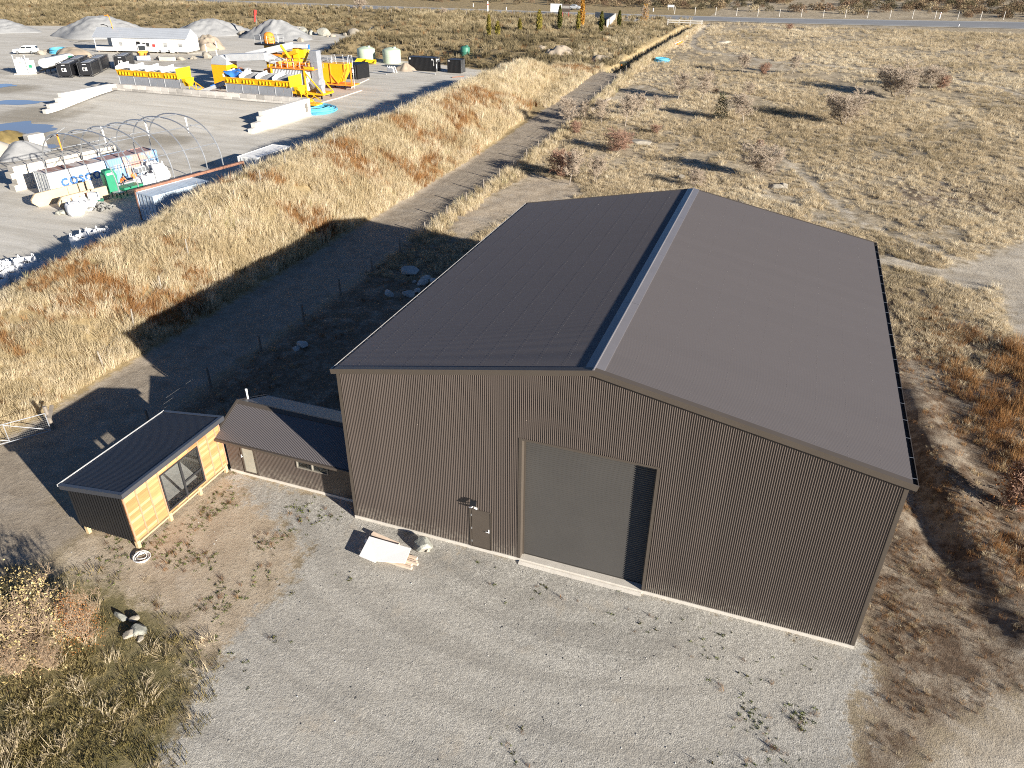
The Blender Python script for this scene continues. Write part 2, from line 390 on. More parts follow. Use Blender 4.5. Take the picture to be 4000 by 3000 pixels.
# ------------------------------------------------------------------ ground zones (world polygons)
GRAVEL = W([(330, 1700), (335, 1659), (385, 1590), (420, 1500), (470, 1420), (560, 1330), (600, 1290), (640, 1240), (655, 1180), (560, 1090), (510, 1060), (492, 1022)]) + [(-5, .6), (-2, .9), (0, .3), (20.7, .3)] \
    + W([(1860, 1385), (1895, 1440), (1860, 1500), (1852, 1560), (1838, 1659), (1838, 1800), (330, 1800)])
DIRT = W([(150, 1170), (330, 1120), (480, 1010), (560, 1060), (655, 1180), (640, 1240), (560, 1330), (490, 1400), (440, 1430), (380, 1330), (290, 1270), (180, 1235)])
MOSS = W([(-200, 1230), (100, 1250), (210, 1255), (290, 1280), (350, 1330), (440, 1440), (420, 1500), (385, 1590), (335, 1659), (330, 1800), (-300, 1800)])
TRACK = [(-19.7, -40), (-14.3, -40), (-14.3, 122), (-19.6, 118), (-20.2, 60)]
PALE = W([(-200, 1000), (20, 965), (150, 1105), (190, 1150), (120, 1190), (20, 1240), (-200, 1290)])
BACK = W([(1000, 520), (955, 470), (1085, 415), (1150, 380), (1235, 392), (1255, 425), (1180, 445), (1100, 470)])
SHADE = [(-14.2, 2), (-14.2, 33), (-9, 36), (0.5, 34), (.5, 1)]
WEED = W([(1900, 590), (1960, 600), (2060, 690), (2130, 720), (2300, 760), (2300, 1450), (2140, 1540), (2010, 1600), (1960, 1700), (1830, 1700), (1855, 1560), (1862, 1500), (1893, 1440), (1850, 1392)]) + [(20.9, 0), (20.9, 30)]
PATCH = W([(1890, 405), (2040, 392), (2280, 415), (2290, 475), (2060, 478), (1950, 445)])
SAND = W([(2000, 1659), (2060, 1600), (2150, 1530), (2300, 1470), (2400, 1700), (1960, 1800)])
ROADS = [(W([(2500, 470), (2300, 520), (2190, 565), (2090, 600)]), 1.9), (W([(2190, 565), (2230, 640), (2260, 720), (2320, 800)]), 1.9), (W([(2090, 600), (1990, 578), (1880, 552), (1760, 520)]), 1.2),
         (W([(2130, 590), (2000, 530), (1860, 480), (1790, 430), (1730, 375), (1660, 330)]), 1.0)]
UPT = [tuple(hit(*q))[:2] for q in (Z5(1600, 250), Z5(1500, 330), Z5(1420, 420), Z5(1400, 500), Z5(1550, 560), Z5(2000, 620), Z6(0, 530), Z6(400, 560), Z6(900, 600), Z6(1500, 665), Z6(2000, 760), Z6(2400, 900))]
SIDE = [(tuple(hit(*Z5(1150, 1050)))[:2]), (tuple(hit(*Z5(1350, 1230)))[:2]), (tuple(hit(*D(1850, 350)))[:2])]
CREST = [(-28.8, -10), (-28.8, 30), (-29, 70), (-29, 108)]
SPOTS = [tuple(hit(*D(*q)))[:2] for q in ((540, 1420), (470, 1350), (1000, 1390), (760, 1500), (1240, 1480), (950, 1290), (1390, 1400), (1640, 1530), (1310, 1560))]

def axis(parts):
    a = [np.arange(*p) for p in parts]; return np.unique(np.round(np.concatenate(a), 3))
gx = axis([(-3000, -440, 160), (-440, -200, 6), (-200, -100, 1.6), (-100, -46, 1.0), (-46, -36, .7), (-36, -14, .4), (-14, 42, .36), (42, 90, .9), (90, 170, 2.2), (170, 420, 10), (420, 3001, 160)])
gy = axis([(-300, -40, 20), (-40, -16, 2), (-16, 40, .36), (40, 80, .7), (80, 130, .9), (130, 215, 1.3), (215, 290, 2.6), (290, 640, 14), (640, 4001, 240)])
X, Y = np.meshgrid(gx, gy); Xf, Yf = X.ravel(), Y.ravel(); Zf = terrain(Xf, Yf)
def c01(d, w=2.0): return np.clip(.5+d/(2*w), 0, 1)
def zones(x, y):
    yd = sd_poly(x, y, YARD)
    z = {}
    z['gravel'] = c01(sd_poly(x, y, GRAVEL), 1.6); z['yard'] = c01(yd-.4, 1.5)
    z['track'] = np.maximum(c01(sd_poly(x, y, TRACK), 1.0), c01(sd_poly(x, y, PALE), 1.2))
    z['dirt'] = np.maximum.reduce([c01(sd_poly(x, y, DIRT), 1.4), c01(sd_poly(x, y, BACK), 2.2)])
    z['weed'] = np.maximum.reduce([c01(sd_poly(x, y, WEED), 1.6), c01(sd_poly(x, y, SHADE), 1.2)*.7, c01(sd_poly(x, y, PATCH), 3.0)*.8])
    z['moss'] = c01(sd_poly(x, y, MOSS), 1.6)
    p = c01(sd_poly(x, y, SAND), 1.6)
    for i_, (L, wd) in enumerate(ROADS): p = np.maximum(p, (1, 1, .8, .66)[i_]*c01(sd_line(x, y, L, wd), 1.5))
    p = np.maximum(p, .70*c01(sd_line(x, y, UPT, 1.2), 1.6)); p = np.maximum(p, .5*c01(sd_line(x, y, SIDE, 1.2), 2.2))
    p = np.maximum(p, c01(sd_line(x, y, [(a, b) for a, b in TRENCH], 2.0), 1.5)*.55)
    fld_ = (x > -13) & (y > 25) & (y < 218); p = np.maximum(p, np.where(fld_, (.42-.14*sst(20, 40, x))*sst(.52, .66, .75*fbm(x, y, .045, 65)+.25*fbm(x, y, .2, 66)), 0))
    z['path'] = p
    b = c01(np.where((x < -19.6) & (x > -36) & (y < 124), 1.0, -1.0)*1.2, 1.2)
    z['straw'] = np.maximum(b, c01(np.where((y > 120) & (yd < -.3) & (x < -14.5), 1., -1.), 1.))
    wet = .7*fbm(x, y, .03, 41)+.3*fbm(x, y, .012, 42)
    for a, bb, r in ((-91, 62, 16), (-75, 50, 14), (-84, 48, 12), (-115, 78, 11), (-62, 56, 9)): wet = np.maximum(wet, .95*np.exp(-((x-a)**2+(y-bb)**2*1.6)/r**2))
    z['wet'] = wet
    return z
zn = zones(Xf, Yf)
nx, ny = len(gx), len(gy)
me = bpy.data.meshes.new('ground')
idx = np.arange(nx*ny).reshape(ny, nx)
q = np.stack([idx[:-1, :-1], idx[:-1, 1:], idx[1:, 1:], idx[1:, :-1]], -1).reshape(-1, 4)
me.vertices.add(nx*ny); me.vertices.foreach_set('co', np.stack([Xf, Yf, Zf], -1).ravel().astype(np.float32))
me.loops.add(q.size); me.loops.foreach_set('vertex_index', q.ravel().astype(np.int32))
me.polygons.add(len(q)); me.polygons.foreach_set('loop_start', np.arange(0, q.size, 4, dtype=np.int32)); me.polygons.foreach_set('loop_total', np.full(len(q), 4, np.int32))
me.polygons.foreach_set('use_smooth', np.ones(len(q), bool)); me.update(calc_edges=True)
for nm, ks in (('za', ('gravel', 'yard', 'track')), ('zb', ('dirt', 'weed', 'moss')), ('zc', ('path', 'straw', 'wet'))):
    a = me.attributes.new(nm, 'FLOAT_COLOR', 'POINT'); a.data.foreach_set('color', np.stack([zn[k] for k in ks]+[np.ones_like(Xf)], -1).ravel().astype(np.float32))
ground = bpy.data.objects.new('ground', me); COL.objects.link(ground); tag(ground, kind='structure')

def ground_mat():
    t = NT('ground_soil_and_grass'); P = t.n('ShaderNodeNewGeometry').outputs['Position']
    sep = {}
    for a, ks in (('za', ('gravel', 'yard', 'track')), ('zb', ('dirt', 'weed', 'moss')), ('zc', ('path', 'straw', 'wet'))):
        s_ = t.n('ShaderNodeSeparateColor', {'Color': t.n('ShaderNodeAttribute', attribute_name=a).outputs['Color']})
        for k, o in zip(ks, s_.outputs): sep[k] = o
    n_edge = t.noise(P, .9, 7, .72); n_mid = t.noise(P, .28, 6, .62); n_big = t.noise(P, .045, 5, .6); n_fine = t.noise(P, 5.5, 5, .7); n_grit = t.noise(P, 22, 3, .75)
    n_str = t.noise(t.n('ShaderNodeMapping', {'Vector': P, 'Scale': (.06, .55, 1)}).outputs[0], 1.0, 5, .65, .6)
    n_sty = t.noise(t.n('ShaderNodeMapping', {'Vector': P, 'Rotation': (0, 0, .5), 'Scale': (.05, .5, 1)}).outputs[0], 1.0, 5, .6, .5)
    def blend(nodes):
        f = nodes[0][1]
        for w_, o in nodes[1:]: f = t.mix(w_, f, o)
        return f
    vor = t.n('ShaderNodeTexVoronoi', {'Vector': P, 'Scale': 16.0}, feature='F1').outputs['Color']
    stone = t.n('ShaderNodeSeparateColor', {'Color': vor}).outputs[0]
    vor2 = t.n('ShaderNodeTexVoronoi', {'Vector': P, 'Scale': 7.0}, feature='F1'); stone2 = t.n('ShaderNodeSeparateColor', {'Color': vor2.outputs['Color']}).outputs[1]
    # dry grass field
    field = t.ramp(n_edge, [(.25, (.13, .105, .07)), (.42, (.28, .225, .15)), (.60, (.46, .38, .265)), (.8, (.60, .51, .375))])
    field = t.mix(t.mr(n_mid, .50, .68, 0, .62), field, (.46, .38, .27))
    field = t.mix(t.mr(n_big, .52, .66, 0, .5), field, (.26, .205, .135))
    field = t.mix(t.mr(n_fine, .56, .78, 0, .55), field, (.15, .12, .07))
    # gravel pad
    grav = t.ramp(stone, [(0, (.20, .19, .168)), (.35, (.36, .342, .302)), (.7, (.50, .475, .42)), (1, (.68, .65, .59))])
    grav = t.mix(.5, grav, t.ramp(n_grit, [(.25, (.20, .188, .165)), (.55, (.43, .405, .358)), (.8, (.62, .59, .53))]))
    grav = t.mix(t.mr(n_mid, .36, .70, 0, .5), grav, (.36, .338, .298))
    # sweeping wheel marks turning in front of the roller door
    for cx_, cy_, sc_, amt in ((9.5, 3.5, .62, .42), (0.5, 1.0, .55, .3)):
        rel = t.n('ShaderNodeVectorMath', {0: P, 1: (cx_, cy_, 0)}, operation='SUBTRACT').outputs[0]; rs = t.n('ShaderNodeSeparateXYZ', {'Vector': rel}).outputs
        dist = t.math('SQRT', t.math('ADD', t.math('MULTIPLY', rs[0], t.math('MULTIPLY', rs[0], .45)), t.math('MULTIPLY', rs[1], rs[1]))); ang = t.math('ARCTAN2', rs[1], rs[0])
        arc = t.noise(t.n('ShaderNodeCombineXYZ', {'X': t.math('MULTIPLY', dist, 1.6), 'Y': t.math('MULTIPLY', ang, .9)}).outputs[0], sc_, 4, .6, .35)
        grav = t.mix(t.mr(arc, .50, .62, 0, amt), grav, (.245, .228, .20)); grav = t.mix(t.mr(arc, .46, .32, 0, amt*.7), grav, (.52, .49, .435))
    grav = t.mix(t.mr(n_big, .48, .62, 0, .3), grav, (.44, .40, .335))
    grav = t.mix(t.mr(t.math('MULTIPLY', n_edge, n_mid), .30, .42, 0, .45), grav, (.44, .375, .29))
    # loading yard sand
    yard = t.ramp(n_str, [(.28, (.43, .395, .335)), (.5, (.55, .515, .45)), (.72, (.63, .595, .53))])
    yard = t.mix(t.mr(n_sty, .5, .72, 0, .5), yard, (.46, .41, .33))
    yard = t.mix(t.mr(n_edge, .55, .8, 0, .3), yard, (.36, .325, .27))
    wetf = t.math('ADD', sep['wet'], t.math('MULTIPLY', t.math('SUBTRACT', n_mid, .5), .55))
    yard = t.mix(t.mr(wetf, .6, .9, 0, .7), yard, (.24, .205, .15))
    # wheel track along the bank
    trk = t.ramp(n_edge, [(.28, (.21, .17, .13)), (.5, (.30, .25, .19)), (.7, (.38, .32, .25))])
    trk = t.mix(t.mr(n_str, .48, .7, 0, .5), trk, (.33, .29, .24)); trk = t.mix(t.mr(n_fine, .6, .8, 0, .5), trk, (.42, .38, .32))
    dirt = t.ramp(n_edge, [(.25, (.30, .235, .165)), (.5, (.43, .35, .255)), (.75, (.52, .44, .335))])
    dirt = t.mix(t.mr(n_fine, .54, .7, 0, .7), dirt, (.20, .155, .10)); dirt = t.mix(t.mr(n_mid, .52, .68, 0, .6), dirt, (.50, .44, .36))
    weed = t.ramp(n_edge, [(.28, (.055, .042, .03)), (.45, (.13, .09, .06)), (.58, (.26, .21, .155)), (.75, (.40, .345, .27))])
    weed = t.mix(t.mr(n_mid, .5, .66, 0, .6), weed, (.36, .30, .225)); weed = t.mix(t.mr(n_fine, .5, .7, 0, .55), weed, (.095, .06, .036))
    moss = t.ramp(n_edge, [(.28, (.085, .073, .035)), (.48, (.17, .145, .07)), (.62, (.27, .22, .12)), (.78, (.38, .31, .18))])
    moss = t.mix(t.mr(n_mid, .52, .66, 0, .5), moss, (.13, .115, .045)); moss = t.mix(t.mr(n_fine, .52, .72, 0, .5), moss, (.08, .066, .033))
    path = t.ramp(n_edge, [(.28, (.33, .28, .215)), (.5, (.44, .385, .305)), (.75, (.53, .47, .385))]); path = t.mix(t.mr(n_sty, .46, .66, 0, .6), path, (.33, .275, .205))
    straw = t.ramp(n_edge, [(.25, (.17, .125, .07)), (.5, (.31, .235, .125)), (.75, (.45, .35, .2))])
    straw = t.mix(t.mr(n_fine, .5, .74, 0, .6), straw, (.13, .10, .06))
    ne = t.math('MULTIPLY', t.math('SUBTRACT', n_edge, .5), 1.5); nf = t.math('MULTIPLY', t.math('SUBTRACT', n_fine, .5), .5)
    jig = t.math('ADD', ne, nf)
    def wgt(k, soft=.10, a=1.0): return t.mr(t.math('ADD', sep[k], t.math('MULTIPLY', jig, a)), .5-soft, .5+soft)
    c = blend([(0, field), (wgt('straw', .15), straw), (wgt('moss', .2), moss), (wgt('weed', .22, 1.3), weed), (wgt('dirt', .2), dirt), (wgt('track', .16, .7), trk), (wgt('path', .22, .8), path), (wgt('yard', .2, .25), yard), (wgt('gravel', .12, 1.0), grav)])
    # small dark weeds and stains lying on the bare surfaces
    h = t.math('ADD', t.math('MULTIPLY', n_fine, .6), t.math('MULTIPLY', n_grit, .45)); h = t.math('ADD', h, t.math('MULTIPLY', n_edge, 1.2))
    rough = t.mr(wetf, .8, 1.0, .95, .55)
    st = t.math('SUBTRACT', 1.0, t.math('MULTIPLY', wgt('yard', .2, .25), .72))
    b = t.n('ShaderNodeBump', {'Strength': t.math('MULTIPLY', st, .85), 'Distance': .07, 'Height': h})
    p = t.n('ShaderNodeBsdfPrincipled', {'Base Color': c, 'Roughness': .95, 'Specular IOR Level': .15, 'Normal': b.outputs[0]})
    return t.out(p.outputs[0])
me.materials.append(ground_mat())

# ------------------------------------------------------------------ scattering (uncountable growth only)
def scatter(name, pts, sources, rot=None, scl=None, hue=None, kind=None, tilt=.12):
    n = len(pts); me = bpy.data.meshes.new(name); me.vertices.add(n); me.vertices.foreach_set('co', np.asarray(pts, np.float32).ravel()); me.update()
    def at_(nm, typ, dat):
        a = me.attributes.new(nm, typ, 'POINT'); a.data.foreach_set('vector' if typ == 'FLOAT_VECTOR' else 'value', np.asarray(dat).ravel())
    rt = np.stack([RN.normal(0, tilt, n), RN.normal(0, tilt, n), RN.uniform(0, 6.283, n) if rot is None else rot], -1).astype(np.float32)
    at_('rot', 'FLOAT_VECTOR', rt); at_('scl', 'FLOAT', np.asarray(RN.uniform(.7, 1.3, n) if scl is None else scl, np.float32))
    at_('hue', 'FLOAT', np.asarray(RN.uniform(0, 1, n) if hue is None else np.clip(hue, 0, 1), np.float32)); at_('kind', 'INT', (RN.integers(0, len(sources), n) if kind is None else np.asarray(kind)).astype(np.int32))
    o = bpy.data.objects.new(name, me); COL.objects.link(o); tag(o, kind='stuff')
    coll = bpy.data.collections.new(name+'_sources')
    for i, m in enumerate(sources):
        so = bpy.data.objects.new('%s_source_%02d' % (name, i), m); coll.objects.link(so)
    g = bpy.data.node_groups.new(name, 'GeometryNodeTree'); g.interface.new_socket('Geometry', in_out='INPUT', socket_type='NodeSocketGeometry'); g.interface.new_socket('Geometry', in_out='OUTPUT', socket_type='NodeSocketGeometry')
    N = g.nodes.new; L = g.links.new
    gi = N('NodeGroupInput'); go = N('NodeGroupOutput'); ip = N('GeometryNodeInstanceOnPoints'); ci = N('GeometryNodeCollectionInfo')
    ci.inputs['Collection'].default_value = coll; ci.inputs['Separate Children'].default_value = True; ci.inputs['Reset Children'].default_value = True
    mp = N('GeometryNodeMeshToPoints'); L(gi.outputs[0], mp.inputs['Mesh']); L(mp.outputs['Points'], ip.inputs['Points'])
    L(ci.outputs[0], ip.inputs['Instance']); ip.inputs['Pick Instance'].default_value = True
    def named(nm, typ):
        a = N('GeometryNodeInputNamedAttribute'); a.data_type = typ; a.inputs['Name'].default_value = nm; return a.outputs['Attribute']
    L(named('kind', 'INT'), ip.inputs['Instance Index']); L(named('scl', 'FLOAT'), ip.inputs['Scale'])
    er = N('FunctionNodeEulerToRotation'); L(named('rot', 'FLOAT_VECTOR'), er.inputs[0]); L(er.outputs[0], ip.inputs['Rotation'])
    L(ip.outputs[0], go.inputs[0]); md = o.modifiers.new('scatter', 'NODES'); md.node_group = g
    return o
def tuft(name, mat_, nb=36, h=.8, spread=.22, wd=.02, lean=.35, seed=0, head=0, wind=(0, 0)):
    r = random.Random(seed); mb = MB()
    for i in range(nb):
        a = r.uniform(0, 6.283); d = spread*math.sqrt(r.random()); x, y = d*math.cos(a), d*math.sin(a)
        hh = h*r.uniform(.5, 1.1); b = a+r.uniform(-1, 1); l = lean*r.uniform(.2, 1.3)*hh; dx, dy = l*math.cos(b)+wind[0]*hh, l*math.sin(b)+wind[1]*hh
        c = r.uniform(0, 3.14); wx, wy = wd*.5*math.cos(c), wd*.5*math.sin(c)
        mx, my, mz = x+dx*.35, y+dy*.35, hh*.6; k = 1.6 if (head and r.random() < head) else .8
        mb.add([(x-wx, y-wy, -.05), (x+wx, y+wy, -.05), (mx+wx*k, my+wy*k, mz), (mx-wx*k, my-wy*k, mz), (x+dx, y+dy, hh)], [(0, 1, 2, 3), (3, 2, 4)])
    me = bpy.data.meshes.new(name); me.from_pydata(mb.v, [], mb.f); me.materials.append(mat_); me.update(); return me
def sample(n, x0, x1, y0, y1, keep):
    x = RN.uniform(x0, x1, n); y = RN.uniform(y0, y1, n); k = RN.uniform(0, 1, n) < keep(x, y); return x[k], y[k]
def infront(x, y, m=140):
    """drop points the photograph could never show (well outside the field of view)"""
    d = np.stack([x-CAM[0], y-CAM[1], -CAM[2]+0*x], -1); z = d@CF; u = 2000+F*(d@CR)/np.maximum(z, .1); v = 1500-F*(d@CU)/np.maximum(z, .1)
    return (z > 2) & (u > -m*4) & (u < 4000+m*4) & (v < 3000+m*4)
def pts3(x, y): return np.stack([x, y, terrain(x, y)-.02], -1)

G_bund = leafmat('tall_dry_grass', [(0, (.35, .275, .16)), (.35, (.52, .425, .265)), (.7, (.64, .54, .375)), (.9, (.74, .65, .49)), (1, (.42, .37, .19))], .35)
G_russ = leafmat('russet_stalks', [(0, (.20, .10, .045)), (.5, (.32, .165, .065)), (1, (.42, .25, .115))], .25)
G_field = leafmat('field_dry_grass', [(0, (.34, .275, .17)), (.4, (.56, .46, .31)), (.8, (.70, .60, .43)), (1, (.76, .68, .52))], .4)
G_moss = leafmat('short_olive_grass', [(0, (.10, .085, .03)), (.4, (.19, .155, .065)), (.75, (.33, .26, .13)), (1, (.48, .38, .2))], .3)
G_weed = leafmat('dry_dock_weeds', [(0, (.10, .065, .04)), (.4, (.22, .12, .06)), (.7, (.38, .24, .12)), (1, (.56, .45, .28))], .3)
G_bank = leafmat('olive_bank_grass', [(0, (.13, .105, .06)), (.4, (.235, .19, .11)), (.75, (.36, .29, .175)), (1, (.48, .40, .26))], .3)
G_green = leafmat('low_green_weeds', [(0, (.10, .085, .035)), (.4, (.15, .17, .06)), (.75, (.25, .27, .12)), (1, (.42, .43, .28))], .3)
tall = [tuft('tall_tuft', G_bund, 44, .95, .30, .015, .34, 100+i, .5, (-.12, .04)) for i in range(7)]
bnk = [tuft('bank_tuft', G_bank, 46, .85, .36, .03, .45, 150+i, .4, (-.1, .03)) for i in range(5)]
russ = [tuft('russet_tuft', G_russ, 40, .85, .34, .014, .38, 200+i) for i in range(3)]
fld = [tuft('field_tuft', G_field, 46, .38, .26, .017, .95, 300+i, 0, (-.35+.12*(i%3), .15-.2*(i%2))) for i in range(8)]
mos = [tuft('short_tuft', G_moss, 26, .17, .20, .016, .8, 400+i) for i in range(4)]
wee = [tuft('weed_tuft', G_weed, 30, .42, .26, .018, .55, 500+i) for i in range(4)]
grn = [tuft('green_tuft', G_green, 26, .13, .10, .06, 1.5, 600+i) for i in range(3)]

# tall grass on the bund, with russet patches
x, y = sample(52000, -36, -19.4, -8, 123, lambda x, y: (terrain(x, y, False) > natural(y)*.9+.12)*np.interp(y, [0, 30, 70, 120], [1, 1, .8, .55])*np.clip((fbm(x, y, .7, 55)-.2)*3.2, .18, 1))
m = infront(x, y); x, y = x[m], y[m]
rus = fbm(x, y, .16, 51)+.25*fbm(x, y, .9, 52)-.125
pref = np.interp(x, [-34, -27, -22, -19.5], [-.12, 0, .03, -.07])+np.where((y > 38) & (y < 85) & (x > -25.5), .05, 0)+np.where((y > 14) & (y < 26), .02, 0)
isr = RN.uniform(0, 1, len(x)) < .82*sst(.535, .72, rus+pref)+.015
hue = .15+.75*fbm(x, y, .35, 53)+RN.normal(0, .17, len(x))
scl = RN.uniform(.55, 1.15, len(x))*(.55+.85*fbm(x, y, .55, 54))*np.where(RN.uniform(0, 1, len(x)) < .06, 1.45, 1)*np.interp(x, [-36, -31, -22, -19.4], [.9, .95, 1.0, .75])*np.interp(y, [-5, 12, 25], [.7, .8, 1.])*np.where((x < -27) & (y < 26), .72, 1)
scatter('bund_grass', pts3(x[~isr], y[~isr]), tall, scl=scl[~isr], hue=hue[~isr])
scatter('russet_growth', pts3(x[isr], y[isr]), russ, scl=scl[isr]*1.0)
# dry grass field behind the shed
def fieldkeep(x, y):
    z = zones(x, y); bare = np.maximum.reduce([z['dirt'], z['path'], z['track'], z['gravel']])
    return (bare < .42)*(z['yard'] < .3)*np.clip((fbm(x, y, .07, 61)*.9+fbm(x, y, .45, 62)*.8-.58)*3.6, .02, 1)
xs, ys = [], []
for n, x0, x1, y0, y1 in ((30000, -14, 70, 25, 60), (30000, -14, 90, 60, 110), (24000, -14, 110, 110, 215)):
    a, b = sample(n, x0, x1, y0, y1, fieldkeep); xs.append(a); ys.append(b)
x = np.concatenate(xs); y = np.concatenate(ys); m = infront(x, y) & ~((x > -1) & (x < 21.5) & (y < 24.2)); x, y = x[m], y[m]
scatter('field_tussocks', pts3(x, y), fld, scl=np.minimum(.42+.35*RN.pareto(3., len(x))+.35*fbm(x, y, .15, 64), 1.5)*np.interp(y, [25, 60, 110, 215], [.95, 1.05, 1.3, 1.6]), hue=-.05+1.0*fbm(x, y, .09, 63)+RN.normal(0, .2, len(x)))
# long grass along the fence line and around the trench
x, y = sample(3000, -14.6, -12.2, 33, 205, lambda x, y: np.where(np.abs(x+13.4) < .75, .9, .2)); 
x2, y2 = sample(2600, -30, -13, 118, 208, lambda x, y: (np.abs(sd_line(x, y, TRENCH, 0)) > 1.9)*(np.abs(sd_line(x, y, [(a-3, b) for a, b in TRENCH], 0)) > 1.6)*.8)
x = np.r_[x, x2]; y = np.r_[y, y2]; m = (sd_poly(x, y, YARD) < -.5); x, y = x[m], y[m]
scatter('fence_line_grass', pts3(x, y), tall, scl=RN.uniform(.45, 1.0, len(x)))
# banks behind the yard
x, y = sample(30000, -300, -18, 122, 222, lambda x, y: (sd_poly(x, y, YARD) < -.6)*np.clip((fbm(x, y, .12, 71)-.25)*2.6, .25, 1)*(natural(y) > 2.2)); m = infront(x, y); x, y = x[m], y[m]
scatter('bank_grass', pts3(x, y), bnk+russ[:1], scl=RN.uniform(.7, 1.5, len(x)), hue=-.05+.9*fbm(x, y, .1, 72)+RN.normal(0, .2, len(x))+.25*(terrain(x, y, False) > 3.4), kind=RN.choice([0, 1, 2, 3, 4, 5], len(x), p=[.19, .19, .19, .19, .19, .05]))
# short growth at the lower left and weeds round the shed
x, y = sample(20000, -25, 4, -16, 4, lambda x, y: np.clip(zones(x, y)['moss']*1.5-.35, 0, 1)*np.clip((fbm(x, y, .5, 81)-.25)*2.4, .1, 1)); m = infront(x, y); x, y = x[m], y[m]
scatter('short_grass', pts3(x, y), mos+fld[:2], scl=RN.uniform(.4, 1.3, len(x))*(.5+fbm(x, y, .8, 83)), hue=.05+.7*fbm(x, y, .3, 82)+RN.normal(0, .2, len(x)), kind=RN.choice(6, len(x), p=[.24, .24, .24, .22, .03, .03]))
def weedkeep(x, y):
    z = zones(x, y); return np.clip(z['weed']*1.4-.4, 0, 1)*(z['path'] < .5)*(z['gravel'] < .45)*np.clip((fbm(x, y, .4, 91)-.33)*2.8, .03, 1)
x, y = sample(34000, 20.8, 48, -14, 34, weedkeep); m = infront(x, y); x, y = x[m], y[m]
far = sst(24.5, 31, x)*sst(-2, 6, y)
scatter('dry_weeds', pts3(x, y), wee+fld[:2]+russ[:1], scl=RN.uniform(.3, .9, len(x))*(.5+.95*far), hue=.1+.6*fbm(x, y, .25, 92)+RN.normal(0, .22, len(x))+.2*far, kind=np.where(RN.uniform(0, 1, len(x)) < .30*far+.03, 6, RN.choice(6, len(x), p=[.2, .2, .2, .2, .1, .1])))
x, y = sample(5000, 38, 75, 28, 60, lambda x, y: np.clip(sd_poly(x, y, PATCH)*.25+.1, 0, 1)*np.clip((fbm(x, y, .3, 94)-.3)*3, .05, 1)); scatter('russet_field_weeds', pts3(x, y), wee+russ[:1], scl=RN.uniform(.6, 1.3, len(x)), hue=RN.uniform(0, .7, len(x)))
x, y = sample(1500, -14, 0, 2, 34, lambda x, y: np.clip((fbm(x, y, .35, 93)-.4)*3, 0, 1)); scatter('shade_weeds', pts3(x, y), wee, scl=RN.uniform(.3, .8, len(x)))
# sparse low weeds on dirt and gravel
def spk(x, y):
    z = zones(x, y); k = .8*np.clip(z['dirt']*1.2-.3, 0, 1)*np.clip((fbm(x, y, .55, 95)-.46)*5, 0, 1)+.10*np.clip((z['gravel']-.5)*2, 0, 1)*np.clip((fbm(x, y, .3, 96)-.58)*8, 0, 1)
    for a, b in ((17.6, -4.3), (18.2, -5.2), (18.6, -6.2), (18.9, -3.6)): k = k+.9*np.exp(-((x-a)**2+(y-b)**2)/.18)
    for a, b in ((-1.9, -1.0), (-1.2, -.4), (-2.6, -.3), (-2.3, -2.0)): k = k+.85*np.exp(-((x-a)**2+(y-b)**2)/.22)
    return k
x, y = sample(30000, -13, 21, -16, 2, spk); scatter('low_weeds', pts3(x, y), grn+wee[:2], scl=RN.uniform(.2, .5, len(x)), hue=RN.uniform(0, .7, len(x)), kind=RN.choice(5, len(x), p=[.28, .28, .28, .08, .08]), tilt=.3)
# loose stones on the gravel pad and dirt
def pebble(seed, m_):
    bm = bmesh.new(); bmesh.ops.create_icosphere(bm, subdivisions=1, radius=1); r = random.Random(seed)
    for v in bm.verts: v.co *= r.uniform(.7, 1.15); v.co.z *= .6
    me = bpy.data.meshes.new('pebble'); bm.to_mesh(me); bm.free(); me.materials.append(m_); return me
G_peb = leafmat('loose_stones', [(0, (.09, .09, .085)), (.4, (.24, .23, .21)), (.8, (.40, .38, .34)), (1, (.56, .54, .5))], 0.0)
peb = [pebble(i, G_peb) for i in range(4)]
def pebkeep(x, y):
    z = zones(x, y); e = np.minimum(np.abs(y-.2), 3)
    return np.clip(z['gravel']*1.5-.6, 0, 1)*(.22+.30*np.clip((fbm(x, y, .35, 98)-.4)*4, 0, 1)+.55*np.exp(-e/.9))+.12*z['dirt']
x, y = sample(42000, -13, 22, -16, 3, pebkeep); m = ~((x > -.2) & (x < 20.8) & (y > -.05)) & ~((x > -7.4) & (x < .1) & (y > .8)); x, y = x[m], y[m]
scatter('loose_gravel', pts3(x, y)+np.array([0, 0, .015]), peb, scl=np.minimum(.009*RN.pareto(2.8, len(x))+.010, .045))
# scrub beyond the highway
def bushmesh(name, m_, seed, h=1.6, w_=1.5, n=260, leaf=.16):
    r = random.Random(seed); mb = MB()
    for i in range(n):
        a = r.uniform(0, 6.283); z = r.random()**.8; d = w_*math.sqrt(r.random())*(1-.55*z**2); p = Vector((d*math.cos(a), d*math.sin(a), z*h*r.uniform(.75, 1.1)))
        d1 = Vector((r.gauss(0, 1), r.gauss(0, 1), r.gauss(.4, 1))).normalized()*leaf*r.uniform(.6, 1.5); d2 = Vector((r.gauss(0, 1), r.gauss(0, 1), r.gauss(0, 1))).normalized()*leaf*.6
        mb.add([p-d1*.5, p+d2, p+d1, p-d2], [(0, 1, 2, 3)])
    me = bpy.data.meshes.new(name); me.from_pydata(mb.v, [], mb.f); me.materials.append(m_); me.update(); return me
G_scrub = leafmat('far_scrub_leaves', [(0, (.07, .065, .04)), (.3, (.13, .11, .065)), (.6, (.20, .13, .085)), (.8, (.32, .25, .15)), (1, (.44, .36, .23))], .25)
scr = [bushmesh('scrub', G_scrub, 700+i, 1.7, 1.7, 220, .22) for i in range(3)]
